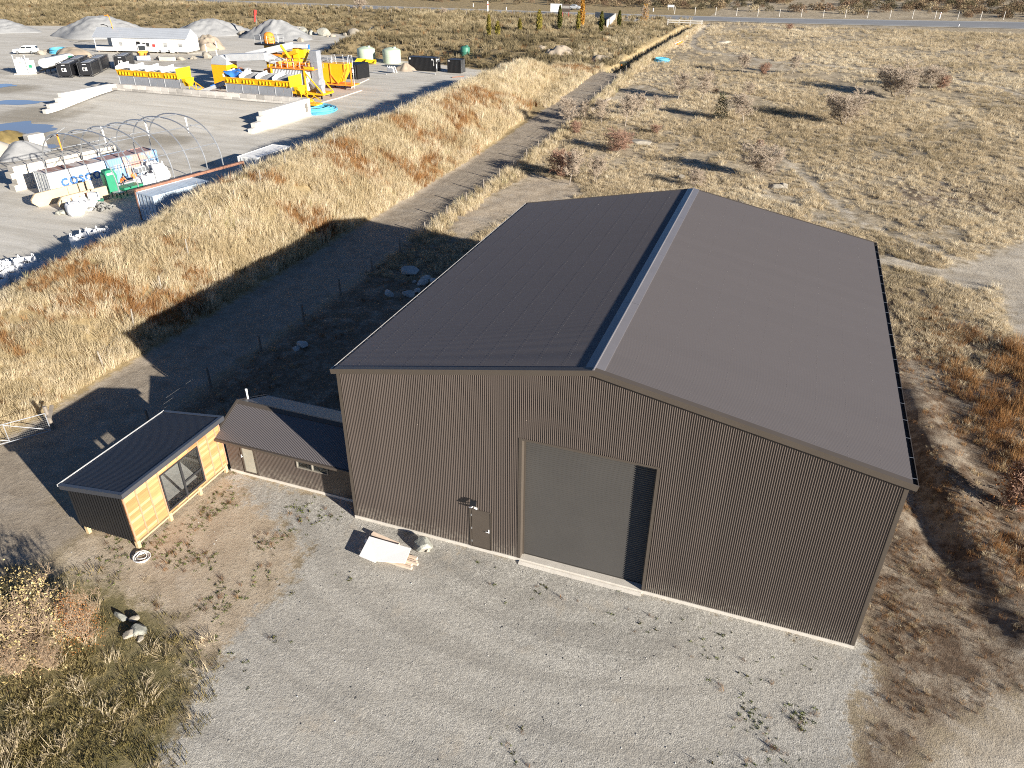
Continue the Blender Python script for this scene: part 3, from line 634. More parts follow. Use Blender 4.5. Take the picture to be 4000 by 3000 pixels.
x, y = sample(6000, -330, 230, 258, 420, lambda x, y: np.clip((fbm(x, y, .035, 101)*1.1+.35*fbm(x, y, .2, 102)-.42)*3, .05, 1)*np.interp(y, [258, 268, 300, 420], [0, .75, 1, .8])); m = infront(x, y); x, y = x[m], y[m]
scatter('far_scrub', pts3(x, y), scr, scl=RN.uniform(.45, 1.5, len(x)), hue=.1+.7*fbm(x, y, .05, 103)+RN.normal(0, .2, len(x)))

# ================================================================== BIG SHED
SW, SD_, SH, SRISE, OH = 20.67, 23.44, 7.46, 1.99, .17
shed = thing('storage_shed', 'large dark brown corrugated steel shed with one tall roller door', 'shed')
sl = SRISE/(SW/2)
def stop(u): return SH+.02+sl*min(u, SW-u)
RX0, RX1, RH, PX0, PX1, PH = 7.79, 12.87, 6.09, 5.56, 6.52, 2.19
b = MB(); b.corr((0, 0, .15), (1, 0, 0), (0, 0, 1), SW, SH, (0, -1, 0), per=8, amp=.0125, top=lambda u: stop(u)-.15, holes=((RX0, RX1, 0, RH-.15), (PX0, PX1, 0, PH-.15)))
b.build('front_wall', M['shed'], shed, True)
b = MB(); b.corr((SW, 0, .15), (0, 1, 0), (0, 0, 1), SD_, SH-.15, (1, 0, 0)); b.build('side_wall', M['shed'], shed, True)
b = MB(); b.corr((0, SD_, .15), (0, -1, 0), (0, 0, 1), SD_, SH-.15, (-1, 0, 0)); b.build('side_wall', M['shed'], shed, True)
b = MB(); b.corr((SW, SD_-.05, .15), (-1, 0, 0), (0, 0, 1), SW, SH, (0, 1, 0), per=4, top=lambda u: stop(u)-.15); b.build('rear_wall', M['shed'], shed, True)
b = MB(); b.box(-.02, SW+.02, -.035, SD_, -.25, .15); b.build('floor_slab', M['concrete'], shed)
ZR = SH+.165+SRISE; cs = math.hypot(1, sl)
RS = M['shedroof']
for sgn in (-1, 1):
    b = MB(); V = Vector((sgn, 0, -sl)).normalized(); Ls = (SW/2+.07)*cs
    b.corr((SW/2, -.05, ZR), (0, 1, 0), V, SD_+.07, Ls, (sgn*sl/cs, 0, 1/cs), per=8)
    for k in range(1, 10):                                   # rows of roofing screws on the ribs
        for j in range(int(SD_/.1524)):
            p = Vector((SW/2, -.05+.0762*2*(j+.5)-.0381*0, ZR))+V*(Ls*k/10+.1)+Vector((sgn*sl/cs, 0, 1/cs))*.012
            b.obox(p, (.007, .007, .003), V, (0, 1, 0))
    b.build('roof_slope', RS, shed, True)
b = MB()
for sgn in (-1, 1):
    V = Vector((sgn, 0, -sl)).normalized(); n_ = Vector((sgn*sl/cs, 0, 1/cs)); a = Vector((SW/2, 0, ZR+.035))
    for y0, y1 in ((-.1, 5.9), (5.88, 11.8), (11.78, 17.7), (17.68, SD_+.07)):
        b.prism([a+Vector((0, y0, 0)), a+Vector((0, y1, 0)), a+V*.34+Vector((0, y1, 0)), a+V*.34+Vector((0, y0, 0))], n_*-.015)
    b.bar(a+V*.34+n_*-.03+Vector((0, -.1, 0)), a+V*.34+n_*-.03+Vector((0, SD_+.07, 0)), .03, .03, tuple(n_))
b.tube([(SW/2, -.1, ZR+.045), (SW/2, SD_+.07, ZR+.045)], .035, 8); b.build('ridge_cap', mat('ridge_flashing', (.15, .14, .145), .33, 0, .05, 1, spec=.6), shed)
for sgn in (-1, 1):
    b = MB(); V = Vector((sgn, 0, -sl)).normalized(); n_ = Vector((sgn*sl/cs, 0, 1/cs)); a = Vector((SW/2, -.115, ZR+.028)); e = a+V*((SW/2+OH+.07)*cs)
    b.prism([a, e, e-n_*.21, a-Vector((0, 0, .21))], (0, .05, 0)); e9 = e-V*.19; b.prism([a, e9, e9+Vector((0, .24, 0)), a+Vector((0, .24, 0))], n_*.008)
    b.build('barge_flashing', M['trim'], shed)
    b = MB(); a2 = a+Vector((0, SD_+.16, 0)); e2 = e+Vector((0, SD_+.16, 0)); b.prism([a2, e2, e2-n_*.21, a2-Vector((0, 0, .21))], (0, .05, 0)); b.build('barge_flashing', M['trim'], shed)
for sgn in (-1, 1):                                          # box gutters with straps
    x0 = SW/2+sgn*(SW/2+.03); x1 = x0+sgn*.20; zt = SH+.12; b = MB()
    xa, xb = min(x0, x1), max(x0, x1)
    b.box(xa, xb, -.08, SD_+.04, zt-.16, zt-.15); b.box(x1-.004, x1+.004, -.08, SD_+.04, zt-.16, zt); b.box(x0-.004, x0+.004, -.08, SD_+.04, zt-.16, zt-.01)
    b.box(x1-.012, x1+.012, -.08, SD_+.04, zt, zt+.012)
    g = b.build('gutter', M['trim'] if sgn > 0 else mat('painted_sunlit_gutter', (.5, .47, .43), .3, .3), shed)  # left gutter: sunlight on its lip is put into the pale colour
    for k in range(20): b = MB(); b.box(xa, xb, .3+k*1.2, .325+k*1.2, zt+.013, zt+.018); b.build('gutter_strap', M['steel'], g)
for x0 in (0, SW):
    b = MB(); b.box(x0-.012 if x0 == 0 else x0-.115, x0+.115 if x0 == 0 else x0+.012, -.022, -.014, .15, SH-.03); b.box(x0-.022 if x0 == 0 else x0+.012, x0-.012 if x0 == 0 else x0+.022, -.022, .12, .15, SH-.03)
    b.build('corner_flashing', M['trim'], shed)
# roller door
REC = .33
b = MB(); b.corr((RX0+.02, REC, .12), (0, 0, 1), (1, 0, 0), RH-.1, RX1-RX0-.04, (0, -1, 0), pitch=.095, amp=.020, per=8)
rd = b.build('roller_door', M['roller'], shed, True)
b = MB(); b.box(RX0+.02, RX1-.02, REC-.03, REC+.02, .08, .18); b.build('bottom_rail', M['roller'], rd)
b = MB(); b.box(RX0-.12, RX0, -.022, -.012, .1, RH+.09); b.box(RX0-.012, RX0, -.02, REC, .1, RH); b.box(RX0, RX0+.07, REC-.06, REC-.05, .1, RH); b.build('door_jamb', M['trim'], shed)
b = MB(); b.box(RX1, RX1+.12, -.022, -.012, .1, RH+.09); b.box(RX1, RX1+.012, -.02, REC, .1, RH); b.box(RX1-.07, RX1, REC-.06, REC-.05, .1, RH); b.build('door_jamb', M['trim'], shed)
b = MB(); b.box(RX0, RX1, -.022, -.012, RH, RH+.09); b.box(RX0, RX1, -.02, REC, RH, RH+.012); b.build('door_head', M['trim'], shed)
b = MB(); b.prism([(RX0-.02, -.22, -.05), (RX0-.02, REC+.02, -.05), (RX0-.02, REC+.02, .085), (RX0-.02, -.10, .07), (RX0-.02, -.22, .02)], (RX1-RX0+.04, 0, 0)); b.build('door_sill', M['concrete'], shed)
# side door
b = MB(); b.box(PX0+.09, PX1-.04, -.012, .03, .19, PH-.05); pd = b.build('side_door', M['door'], shed)
b = MB(); b.box(PX0, PX0+.06, -.03, .06, .15, PH); b.box(PX1-.035, PX1, -.03, .06, .15, PH); b.box(PX0+.06, PX1-.035, -.03, .06, PH-.045, PH); b.box(PX0+.06, PX1-.035, -.035, .04, .15, .185); b.build('door_frame', M['trim'], pd)
b = MB(); b.box(PX1-.14, PX1-.095, -.024, -.012, 1.08, 1.26); b.tube([(PX1-.118, -.02, 1.17), (PX1-.118, -.075, 1.17), (PX1-.23, -.075, 1.165)], .014, 8); b.build('handle', M['lampw'], pd)
for z in (.45, 1.15, 1.85): b = MB(); b.box(PX0+.06, PX0+.095, -.034, -.012, z-.05, z+.05); b.build('hinge', M['steel'], pd)
# flood light over the side door
fx, fz = 5.83, 2.52
b = MB(); b.box(fx-.05, fx+.05, -.06, -.008, fz-.06, fz+.06); b.bar((fx, -.05, fz), (fx, -.2, fz+.02), .03); fl = b.build('flood_light', M['black'], shed)
b = MB(); b.obox((fx, -.24, fz+.16), (.13, .03, .11), (1, 0, 0), (0, 1, -.5)); 
for k in range(5): b.obox((fx-.1+k*.05, -.205, fz+.19), (.006, .02, .1), (1, 0, 0), (0, 1, -.5))
b.build('lamp_body', M['black'], fl)
for s_ in (-1, 1): b = MB(); b.obox((fx+s_*.1, -.22, fz-.08), (.07, .055, .02), (1, .3*s_, -.45*s_), (0, 1, -.4)); b.build('lamp_head', M['lampw'], fl)

# ================================================================== ANNEX (brown lean building between shed and cabin)
anx = thing('low_annex', 'low brown corrugated annex with gable roof joining shed and timber cabin', 'annex', (-7.4, .9, 0))
def A(x, y, z): return (x+7.4, y-.9, z)
AX0, AX1, AY0, AY1, AE, ARZ = -7.38, -.02, .9, 4.05, 2.33, 3.0
DX0, DX1, WX0, WX1 = -6.55, -5.72, -3.45, -1.78
b = MB(); b.corr(A(AX0, AY0, .14), (1, 0, 0), (0, 0, 1), AX1-AX0, AE-.14, (0, -1, 0), holes=((DX0-AX0, DX1-AX0, 0, 2.08-.14), (WX0-AX0, WX1-AX0, 1.25-.14, 2.05-.14))); b.build('front_wall', M['shed'], anx, True)
def gz(u): return AE-.14+(ARZ-AE)*(1-abs(u-1.575)/1.575)
b = MB(); b.corr(A(AX0, AY1, .14), (0, -1, 0), (0, 0, 1), AY1-AY0, 2, (-1, 0, 0), top=gz); b.build('end_wall', M['shed'], anx, True)
b = MB(); b.corr(A(AX1, AY1, .14), (-1, 0, 0), (0, 0, 1), AX1-AX0, AE-.14, (0, 1, 0)); b.build('rear_wall', M['shed'], anx, True)
b = MB(); b.box(*[v for v in (A(AX0-.03, 0, 0)[0], A(AX1, 0, 0)[0], -.035, AY1-AY0+.03)], -.2, .14); b.build('floor_slab', M['concrete'], anx)
RXL, EY = -7.62, .45; ym = (AY0+AY1)/2; asl = (ARZ-AE)/(ym-AY0); zr = ARZ+.06; ac = math.hypot(1, asl)
for s_ in (-1, 1):
    b = MB(); V = Vector((0, s_, -asl)).normalized(); b.corr(A(RXL, ym, zr), (1, 0, 0), V, AX1-RXL-.02, (ym-EY)*ac, (0, s_*asl/ac, 1/ac)); b.build('roof_slope', M['shedroof'], anx, True)
b = MB()
for s_ in (-1, 1):
    V = Vector((0, s_, -asl)).normalized(); n_ = Vector((0, s_*asl/ac, 1/ac)); a = Vector(A(RXL-.02, ym, zr+.022)); b.prism([a, a+Vector((AX1-RXL, 0, 0)), a+Vector((AX1-RXL, 0, 0))+V*.2, a+V*.2], n_*.01)
b.build('ridge_cap', M['trim'], anx)
for s_ in (-1, 1):
    b = MB(); V = Vector((0, s_, -asl)).normalized(); n_ = Vector((0, s_*asl/ac, 1/ac)); a = Vector(A(RXL-.03, ym, zr+.02)); e = a+V*((ym-EY)*ac+.02)
    b.prism([a, e, e-n_*.16, a-Vector((0, 0, .16))], (.03, 0, 0)); b.prism([a+n_*.012, e+n_*.012, e+n_*.012+Vector((.14, 0, 0)), a+n_*.012+Vector((.14, 0, 0))], n_*.008); b.build('barge_flashing', M['trim'], anx)
for y_ in (EY-.09, 2*ym-EY-.02):
    b = MB(); ze = zr-asl*(ym-EY)-.03; b.box(0-.2, AX1-AX0-.02, y_-.9, y_-.9+.11, ze-.11, ze+.015); b.build('gutter', M['trim'], anx)
b = MB(); b.box(*[A(DX0, 0, 0)[0], A(DX1, 0, 0)[0]], .0, .03, .2, 2.06); ad = b.build('glass_door', mat('frosted_lit_room_glass', (.34, .325, .265), .25, 0, .12, 1.2, spec=.6), anx)  # frosted pane; glow of the sunlit room behind is painted into its pale colour
def frame(b, x0, x1, z0, z1, y0, y1, w_): b.box(x0, x0+w_, y0, y1, z0, z1); b.box(x1-w_, x1, y0, y1, z0, z1); b.box(x0+w_, x1-w_, y0, y1, z0, z0+w_); b.box(x0+w_, x1-w_, y0, y1, z1-w_, z1)
b = MB(); frame(b, DX0+7.4, DX1+7.4, .15, 2.08, -.04, .05, .075); b.build('door_frame', M['trim'], ad)
b = MB(); b.tube([(DX0+7.4+.05, -.04, 1.1), (DX0+7.4+.05, -.1, 1.1), (DX0+7.4+.05, -.1, 1.25)], .015, 6); b.build('handle', M['lampw'], ad)
b = MB(); frame(b, WX0+7.4, WX1+7.4, 1.25, 2.05, -.05, .06, .045); b.box((WX0+WX1)/2+7.4-.025, (WX0+WX1)/2+7.4+.025, -.05, .06, 1.295, 2.005); aw = b.build('window', mat('pale_window_frame', (.22, .20, .165), .5), anx)
for k in (0, 1):
    xa = WX0+7.4+.045+k*((WX1-WX0)/2-.02); b = MB(); b.box(xa, xa+(WX1-WX0)/2-.07, .0, .012, 1.295, 2.005); b.build('pane', M['glass'], aw)
b = MB(); b.box(.35, AX1-AX0-.1, .06, 3.05, .142, .16); b.build('inner_floor', mat('grey_inner_floor', (.5, .47, .41), .7), anx)
b = MB(); b.box(.2, AX1-AX0-.1, 2.95, 3.0, .16, 2.25); b.box(2.6, 2.65, .06, 2.95, .16, 2.25); b.build('inner_wall', mat('pale_plasterboard', (.55, .50, .40), .8), anx)
b = MB(); b.tube([(-.12, 2.2, 2.0), (-.12, 2.2, 3.28)], .045, 10); b.tube([(-.12, 2.2, 3.28), (-.12, 2.2, 3.36)], .06, 10); b.build('vent_pipe', M['pipewhite'], anx)
b = MB(); b.tube([(AX1-AX0-.18, -.32, 2.2), (AX1-AX0-.18, -.06, 2.05), (AX1-AX0-.18, -.06, .1)], .04, 8); b.build('downpipe', M['trim'], anx)

# ================================================================== CABIN on posts
cab = thing('timber_cabin', 'small cabin on timber posts with cedar clad front and black sides', 'cabin', (-7.5, -5, 0))
CW, CL, CZ0 = 3.0, 5.85, .42                                   # local: x 0 at the timber face (going -x), y along it
def lw(y, z): return (0, y, z)
cedar = NT('cedar_boards'); tc = cedar.n('ShaderNodeTexCoord').outputs['Object']
br = cedar.n('ShaderNodeTexBrick', {'Vector': cedar.n('ShaderNodeMapping', {'Vector': tc, 'Rotation': (0, rad(90), rad(90))}).outputs[0], 'Color1': (.40, .165, .065, 1), 'Color2': (.60, .31, .14, 1), 'Mortar': (.20, .08, .03, 1), 'Scale': 1.0, 'Mortar Size': .008, 'Brick Width': 1.25, 'Row Height': .135, 'Bias': -.1})
sx = cedar.n('ShaderNodeSeparateXYZ', {'Vector': tc}); cv = cedar.n('ShaderNodeCombineXYZ', {'X': sx.outputs[1], 'Y': sx.outputs[2]}).outputs[0]
cedar.t.links.new(cv, br.inputs['Vector'])
grain = cedar.noise(cedar.n('ShaderNodeMapping', {'Vector': cv, 'Scale': (1.2, 22, 1)}).outputs[0], 2.0, 5, .6)
row = cedar.n('ShaderNodeTexWhiteNoise', {'Vector': cedar.n('ShaderNodeVectorMath', {0: cedar.n('ShaderNodeMapping', {'Vector': cv, 'Scale': (.8, 7.4, 1)}).outputs[0]}, operation='FLOOR').outputs[0]}, noise_dimensions='2D').outputs['Value']
cc = cedar.mix(.7, br.outputs['Color'], cedar.ramp(row, [(0, (.28, .11, .04)), (.45, (.48, .225, .09)), (.7, (.60, .33, .155)), (1, (.72, .46, .25))]))
cc = cedar.mix(.35, cc, cedar.ramp(grain, [(.3, (.5, .24, .08)), (.7, (.86, .56, .25))]), 'MULTIPLY') if False else cedar.mix(.28, cc, cedar.ramp(grain, [(.3, (.33, .14, .045)), (.7, (.68, .40, .19))]))
M['cedar'] = cedar.out(cedar.n('ShaderNodeBsdfPrincipled', {'Base Color': cc, 'Roughness': .6, 'Specular IOR Level': .3}).outputs[0])
M['batten'] = mat('pinkish_cedar_batten', (.42, .215, .13), .65, 0, .1, 4)
YW0, YW1, ZW0, ZW1 = 1.95, 4.3, .53, 2.5
ct = 2.92
b = MB(); b.box(-.06, 0, .0, YW0, CZ0, ct); b.box(-.06, 0, YW1, CL, CZ0, ct); b.box(-.06, 0, YW0, YW1, CZ0, ZW0); b.box(-.06, 0, YW0, YW1, ZW1, ct); b.build('cedar_wall', M['cedar'], cab)
b = MB()
for y_ in (.03, .66, 1.28, 1.9, 4.36, 4.95, 5.5, 5.82): b.box(.001, .025, y_-.035, y_+.035, CZ0, ct-.05)
for y_ in (2.5, 3.1, 3.75): b.box(.001, .025, y_-.035, y_+.035, ZW1+.03, ct-.05); b.box(.001, .025, y_-.035, y_+.035, CZ0-.02, ZW0-.03)
b.build('batten', M['batten'], cab)
csl = .135
def czt(x): return ct+x*csl                                    # x negative to the left
def ribbed(b, o, U, L, top, Nn):
    b.corr(o, U, (0, 0, 1), L, 1, Nn, pitch=.15, amp=.022, per=6, top=top)
b = MB(); ribbed(b, (-CW, 0, CZ0), (1, 0, 0), CW-.005, lambda u: czt(u-CW)-CZ0, (0, -1, 0)); b.build('black_end_wall', M['black'], cab, True)
b = MB(); ribbed(b, (0, CL, CZ0), (-1, 0, 0), CW, lambda u: czt(-u)-CZ0, (0, 1, 0)); b.build('black_end_wall', M['black'], cab, True)
RWY = (2.9, 4.3); RWZ = (1.2, 1.9)
b = MB(); b.corr((-CW, CL, CZ0), (0, -1, 0), (0, 0, 1), CL, czt(-CW)-CZ0, (-1, 0, 0), pitch=.15, amp=.012, holes=((CL-RWY[1], CL-RWY[0], RWZ[0]-CZ0, RWZ[1]-CZ0),)); b.build('black_rear_wall', M['black'], cab, True)
b = MB()
for y0, y1, z0, z1 in ((RWY[0], RWY[1], RWZ[0], RWZ[0]+.06), (RWY[0], RWY[1], RWZ[1]-.06, RWZ[1]), (RWY[0], RWY[0]+.06, RWZ[0]+.06, RWZ[1]-.06), (RWY[1]-.06, RWY[1], RWZ[0]+.06, RWZ[1]-.06), (3.52, 3.68, RWZ[0]+.06, RWZ[1]-.06)): b.box(-CW-.03, -CW+.1, y0, y1, z0, z1)
b.build('rear_window', M['anthra'], cab)
b = MB(); b.box(-CW+.04, -.065, .04, CL-.04, CZ0+.004, CZ0+.03); b.build('floor_deck', mat('pale_cabin_floor', (.56, .54, .50), .7), cab)
b = MB()
for y0, y1, z0, z1 in ((.05, RWY[0], CZ0+.02, czt(-CW)-.05), (RWY[1], CL-.05, CZ0+.02, czt(-CW)-.05), (RWY[0], RWY[1], CZ0+.02, RWZ[0]), (RWY[0], RWY[1], RWZ[1], czt(-CW)-.05)): b.box(-CW+.05, -CW+.09, y0, y1, z0, z1)
b.box(-CW+.09, -.06, CL-.09, CL-.05, CZ0+.02, czt(-CW)-.05); b.box(-CW+.09, -.06, .05, .09, CZ0+.02, czt(-CW)-.05); b.build('inner_lining', mat('pale_lining', (.62, .60, .56), .8), cab)
cc_ = math.hypot(1, csl); V = Vector((-1, 0, -csl)).normalized(); n_ = Vector((-csl/cc_, 0, 1/cc_))
b = MB(); b.corr((.2, -.12, ct+.17), (0, 1, 0), V, CL+.27, (CW+.42)*cc_, n_, pitch=.0762, amp=.012); b.build('roof_sheet', M['blackroof'], cab, True)
flm = mat('black_flashing', (.05, .053, .062), .35, 0, .05, 1, spec=.6)
a = Vector((.24, -.15, ct+.19)); ln = (CW+.48)*cc_
b = MB(); b.prism([a, a+Vector((0, CL+.33, 0)), a+Vector((-.17, CL+.33, -.17*csl)), a+Vector((-.17, 0, -.17*csl))], n_*.012); b.box(.22, .245, -.15, CL+.18, ct-.03, ct+.19); b.build('fascia', flm, cab)
for y_ in (-.15, CL+.02):
    b = MB(); p = Vector((.235, y_, ct+.19)); b.prism([p, p+Vector((0, .16, 0)), p+Vector((0, .16, 0))+V*ln, p+V*ln], n_*.012); yy = y_ if y_ < 0 else y_+.14
    b.prism([Vector((.22, yy, ct+.185)), Vector((.22, yy, ct+.185))+V*(ln-.02), Vector((.22, yy, ct-.02))+V*(ln-.02), Vector((.22, yy, ct-.02))], (0, .02, 0)); b.build('barge_flashing', flm, cab)
b = MB(); xg = -CW-.24; zg = czt(-CW)+.13
b.box(xg-.10, xg-.09, -.14, CL+.17, zg-.09, zg+.012); b.box(xg-.10, xg+.02, -.14, CL+.17, zg-.10, zg-.09); b.build('gutter', mat('bright_gutter_edge', (.5, .5, .5), .3, .4), cab)
b = MB(); b.box(-.03, .04, YW0, YW0+.07, ZW0, ZW1); b.box(-.03, .04, YW1-.07, YW1, ZW0, ZW1); b.box(-.03, .04, YW0+.07, YW1-.07, ZW0, ZW0+.1); b.box(-.03, .04, YW0+.07, YW1-.07, ZW1-.06, ZW1)
b.box(-.03, .04, 3.08, 3.18, ZW0+.1, ZW1-.06); b.box(-.03, .035, 3.18, YW1-.07, 1.24, 1.33); cw_ = b.build('window', M['anthra'], cab)
for y0, y1, z0, z1 in ((YW0+.07, 3.08, ZW0+.1, ZW1-.06), (3.18, YW1-.07, 1.33, ZW1-.06), (3.18, YW1-.07, ZW0+.1, 1.24)): b = MB(); b.box(-.01, .0, y0, y1, z0, z1); b.build('pane', M['glass'], cw_)
for x_, y_ in ((-.07, .1), (-.07, 1.98), (-.07, 3.9), (-.07, 5.72), (-CW+.2, .1), (-CW+.2, 1.98), (-CW+.2, 3.9), (-CW+.2, 5.72)):
    b = MB(); b.box(x_-.075, x_+.075, y_-.075, y_+.075, -.4, CZ0-.02); b.build('post', M['wood'], cab)
b = MB(); b.box(-.12, -.03, .03, CL-.03, CZ0-.2, CZ0-.12); b.box(-CW+.1, -CW+.19, .03, CL-.03, CZ0-.2, CZ0-.12); b.build('bearer', M['wood'], cab)
# coil of white pipe at the corner post
b = MB(); r = random.Random(3)
for k in range(5):
    rr = .27+.02*k*r.choice((-1, 1)); b.tube([(rr*math.cos(t)*1.05, rr*math.sin(t), .03+.025*k+.02*math.sin(t*2+k)) for t in np.linspace(0, 6.4, 30)], .016, 6, False)
co = b.build('pipe_coil', M['pipewhite']); co.location = (-6.98, -5.35, .0); tag(co, 'small coil of white pipe on bare dirt at the cabin corner post', 'pipe coil')

# ================================================================== things lying in front of the shed
P0 = at(1420, 2150, .3)
def loc2(u, v, z): return Vector(at(u, v, z))
q = [loc2(1300+790*.1808, 1900+1085*.1808, .3), loc2(1300+1690*.1808, 1900+1345*.1808, .3), loc2(1300+1560*.1808, 1900+1665*.1808, .28), loc2(1300+940*.1808, 1900+1615*.1808, .26), loc2(1300+915*.1808, 1900+1650*.1808, .26), loc2(1300+570*.1808, 1900+1505*.1808, .28)]
b = MB(); b.prism([p+Vector((0, 0, .0)) for p in q][::-1], (0, 0, .02)); o = b.build('plywood_sheet', M['plywood']); tag(o, 'white plywood sheet lying on pale planks near the side door', 'plywood sheet')
ux = (q[1]-q[0]).normalized(); vy = (q[5]-q[0]).normalized()
PLn = (q[1]-q[0]).length
pl = [(.4, .22, PLn-.05, .12), (.3, .42, PLn+.1, .12), (-.25, .62, PLn+.5, .14), (.5, .80, PLn-.2, .12), (-.2, .06, .5, .16), (.6, .55, PLn-.1, .09)]
labs = ['pale plank under the plywood, nearest the shed wall', 'pale plank under the plywood, poking out beside the green rock', 'longest pale plank under the plywood sticking out at both ends', 'pale plank under the plywood on the gravel side', 'short white block of timber at the left corner of the plywood', 'pale thin plank in the middle of the stack under the plywood']
for (s0, t0, L, wd), lb in zip(pl, labs):
    c = q[0]+vy*t0+ux*s0; b = MB(); a = Vector((c.x, c.y, .06+.05*(wd < .12))); e = a+ux*L; e.z = a.z; b.bar(a, e, wd, .1); o = b.build('timber_plank', M['plank'] if L > 1 else M['plywood'], bevel=.004); tag(o, lb, 'plank', 'planks under the plywood sheet')
a = loc2(1300+855*.1808, 1900+1015*.1808, .16); e = loc2(1300+1420*.1808, 1900+1260*.1808, .05); b = MB(); b.bar(a, e, .16, .09); tag(b.build('timber_plank', M['plank']), 'long pale plank leaning on the stack between plywood and shed wall', 'plank', 'planks under the plywood sheet')

def rock(name, loc, sx, sy, sz, seed, m_, label, group=None, rz=0, cat='rock'):
    bm = bmesh.new(); bmesh.ops.create_icosphere(bm, subdivisions=3, radius=1); r = random.Random(seed)
    pl_ = [(Vector((r.gauss(0, 1), r.gauss(0, 1), r.gauss(0, 1))).normalized(), r.uniform(.55, .85)) for _ in range(11)]
    for v in bm.verts:
        d = v.co.normalized(); s_ = 1.0
        for n_, k in pl_:
            t = d.dot(n_)
            if t > .05: s_ = min(s_, k/t)
        s_ *= 1+.06*(float(vnoise(d.x*3+seed, d.y*3+d.z*2, 2, 3))-.5)
        v.co = Vector((d.x*s_*sx, d.y*s_*sy, d.z*s_*sz))
    me = bpy.data.meshes.new(name); bm.to_mesh(me); bm.free(); me.materials.append(m_)
    o = bpy.data.objects.new(name, me); COL.objects.link(o); o.location = (loc[0], loc[1], loc[2]+sz*.4); o.rotation_euler = (0, 0, rz); tag(o, label, cat, group); smooth_angle(o, 11); return o
p = hit(1300+1960*.1808, 1900+1330*.1808); rock('boulder', p, .52, .36, .4, 5, M['rock'], 'grey green rock on the gravel between the plywood and the side door')
p = hit(1300+2060*.1808, 1900+1390*.1808); rock('stone_flake', p, .10, .22, .12, 6, M['rocktan'], 'thin pale stone flake leaning against the grey green rock', cat='stone')
# stones at the lower left
for k, (x_, y_, s_, lb) in enumerate(((302, 1366, (.36, .28, .25), 'large grey split boulder in the olive grass at the lower left'), (280, 1373, (.27, .22, .2), 'rounded tan boulder left of the split grey boulder'), (303, 1381, (.16, .13, .11), 'small pale stone in front of the split grey boulder'), (262, 1333, (.45, .18, .14), 'flat grey slab of stone beside the orange bush'), (292, 1338, (.25, .22, .14), 'pinkish low stone above the split grey boulder'))):
    rock('boulder', hit(*D(x_, y_)), *s_, 20+k, M['rock'] if k in (0, 3) else M['rocktan'], lb, 'stones in the olive grass', rz=k)
# boulders in the shed shade
for k, (x_, y_, s_, lb) in enumerate(((886, 585, .8, 'largest rounded boulder in the shed shade near the gutter'), (920, 600, .5, 'grey boulder right of the largest one in the shed shade'), (914, 608, .55, 'flat boulder close to the sunlit gutter in the shed shade'), (938, 606, .5, 'boulder partly behind the shed gutter'), (840, 632, .5, 'boulder on its own left of the others in the shed shade'), (882, 633, .5, 'low flat boulder below the others in the shed shade'), (895, 604, .2, 'small stone between the two biggest boulders in shade'), (902, 625, .35, 'small grey boulder near the low flat one in shade'), (655, 742, .5, 'pale flat stones in the shade close to the annex'), (640, 750, .3, 'small pale stone in the shade left of the annex stones'))):
    rock('boulder', hit(*D(x_, y_+6)), s_, s_*.8, s_*.62, 40+k, M['rockpale'], lb, 'boulders in the shade of the shed', rz=k*.7)


# ================================================================== FENCES
def fence(name, label, posts, h, w_, pm, wires=4, cat='fence', lean=0, group=None, mesh_panel=False, r=random.Random(5)):
    o = thing(name, label, cat, posts[0], group=group); p0 = Vector(posts[0]); tops = []
    for p in posts:
        q = Vector(p)-p0; b = MB(); hh = h*r.uniform(.92, 1.08); t = q+Vector((r.gauss(0, lean), r.gauss(0, lean), hh)); n = 6
        b.tube([q-Vector((0, 0, .2)), q+(t-q)*.5, t], [w_*.52, w_*.5, w_*.46], n); b.build('post', pm, o); tops.append((q, t))
    if wires:
        b = MB()
        for k in range(wires):
            f = .2+.75*k/max(1, wires-1)
            for (q0, t0), (q1, t1) in zip(tops[:-1], tops[1:]):
                a = q0+(t0-q0)*f+Vector((w_*.5, 0, 0)); e = q1+(t1-q1)*f+Vector((w_*.5, 0, 0)); m = (a+e)/2-Vector((0, 0, .02)); b.tube([a, m, e], .004, 3, False)
        b.build('wire', M['wire'], o)
    return o
def gp(x, y): return Vector((x, y, T1(x, y)-.02))
fence('track_fence', 'long wire fence of dark posts between the wheel track and the field', [gp(-13.6-.012*max(0, y-40), y) for y in np.arange(2.3, 124, 4.7)], 1.25, .15, M['oldwood'], 5)
fence('bank_fence', 'leaning post and wire fence running up along the crest of the grass bank', [gp(x, y) for x, y in ((-20.6, 6.2), (-22.0, 10.2), (-23.4, 14.4), (-24.8, 18.9), (-26.2, 23.4), (-27, 27.4), (-27.6, 31.8), (-27.9, 36), (-28.1, 40.5), (-28.2, 45), (-28.3, 49.6), (-28.4, 54.6), (-28.5, 59.4), (-28.7, 64.3), (-29, 69), (-29.1, 73.8), (-29.3, 79), (-29.5, 84.3), (-29.7, 90), (-29.7, 96), (-29.6, 102))], 1.35, .10, M['greypost'], 4, lean=.06)
RY = lambda x: np.interp(x, [-260, -120, 0, 40, 72, 140], [226, 222, 222, 227, 232, 240])
RW = lambda x: np.interp(x, [-260, -60, 0, 40, 72, 140], [9.5, 10, 13, 17, 20, 23])
fence('road_fence', 'row of pale fence posts along the far side of the highway', [gp(x, RY(x)+RW(x)+7.5) for x in np.arange(-26, 100, 6.3)], 2.2, .2, M['paleost'], 3)
fence('road_fence', 'low dark post fence along the top of the bank behind the yard', [gp(x, RY(x)-9) for x in np.arange(-210, -34, 5.2)], 1.4, .16, M['oldwood'], 3)
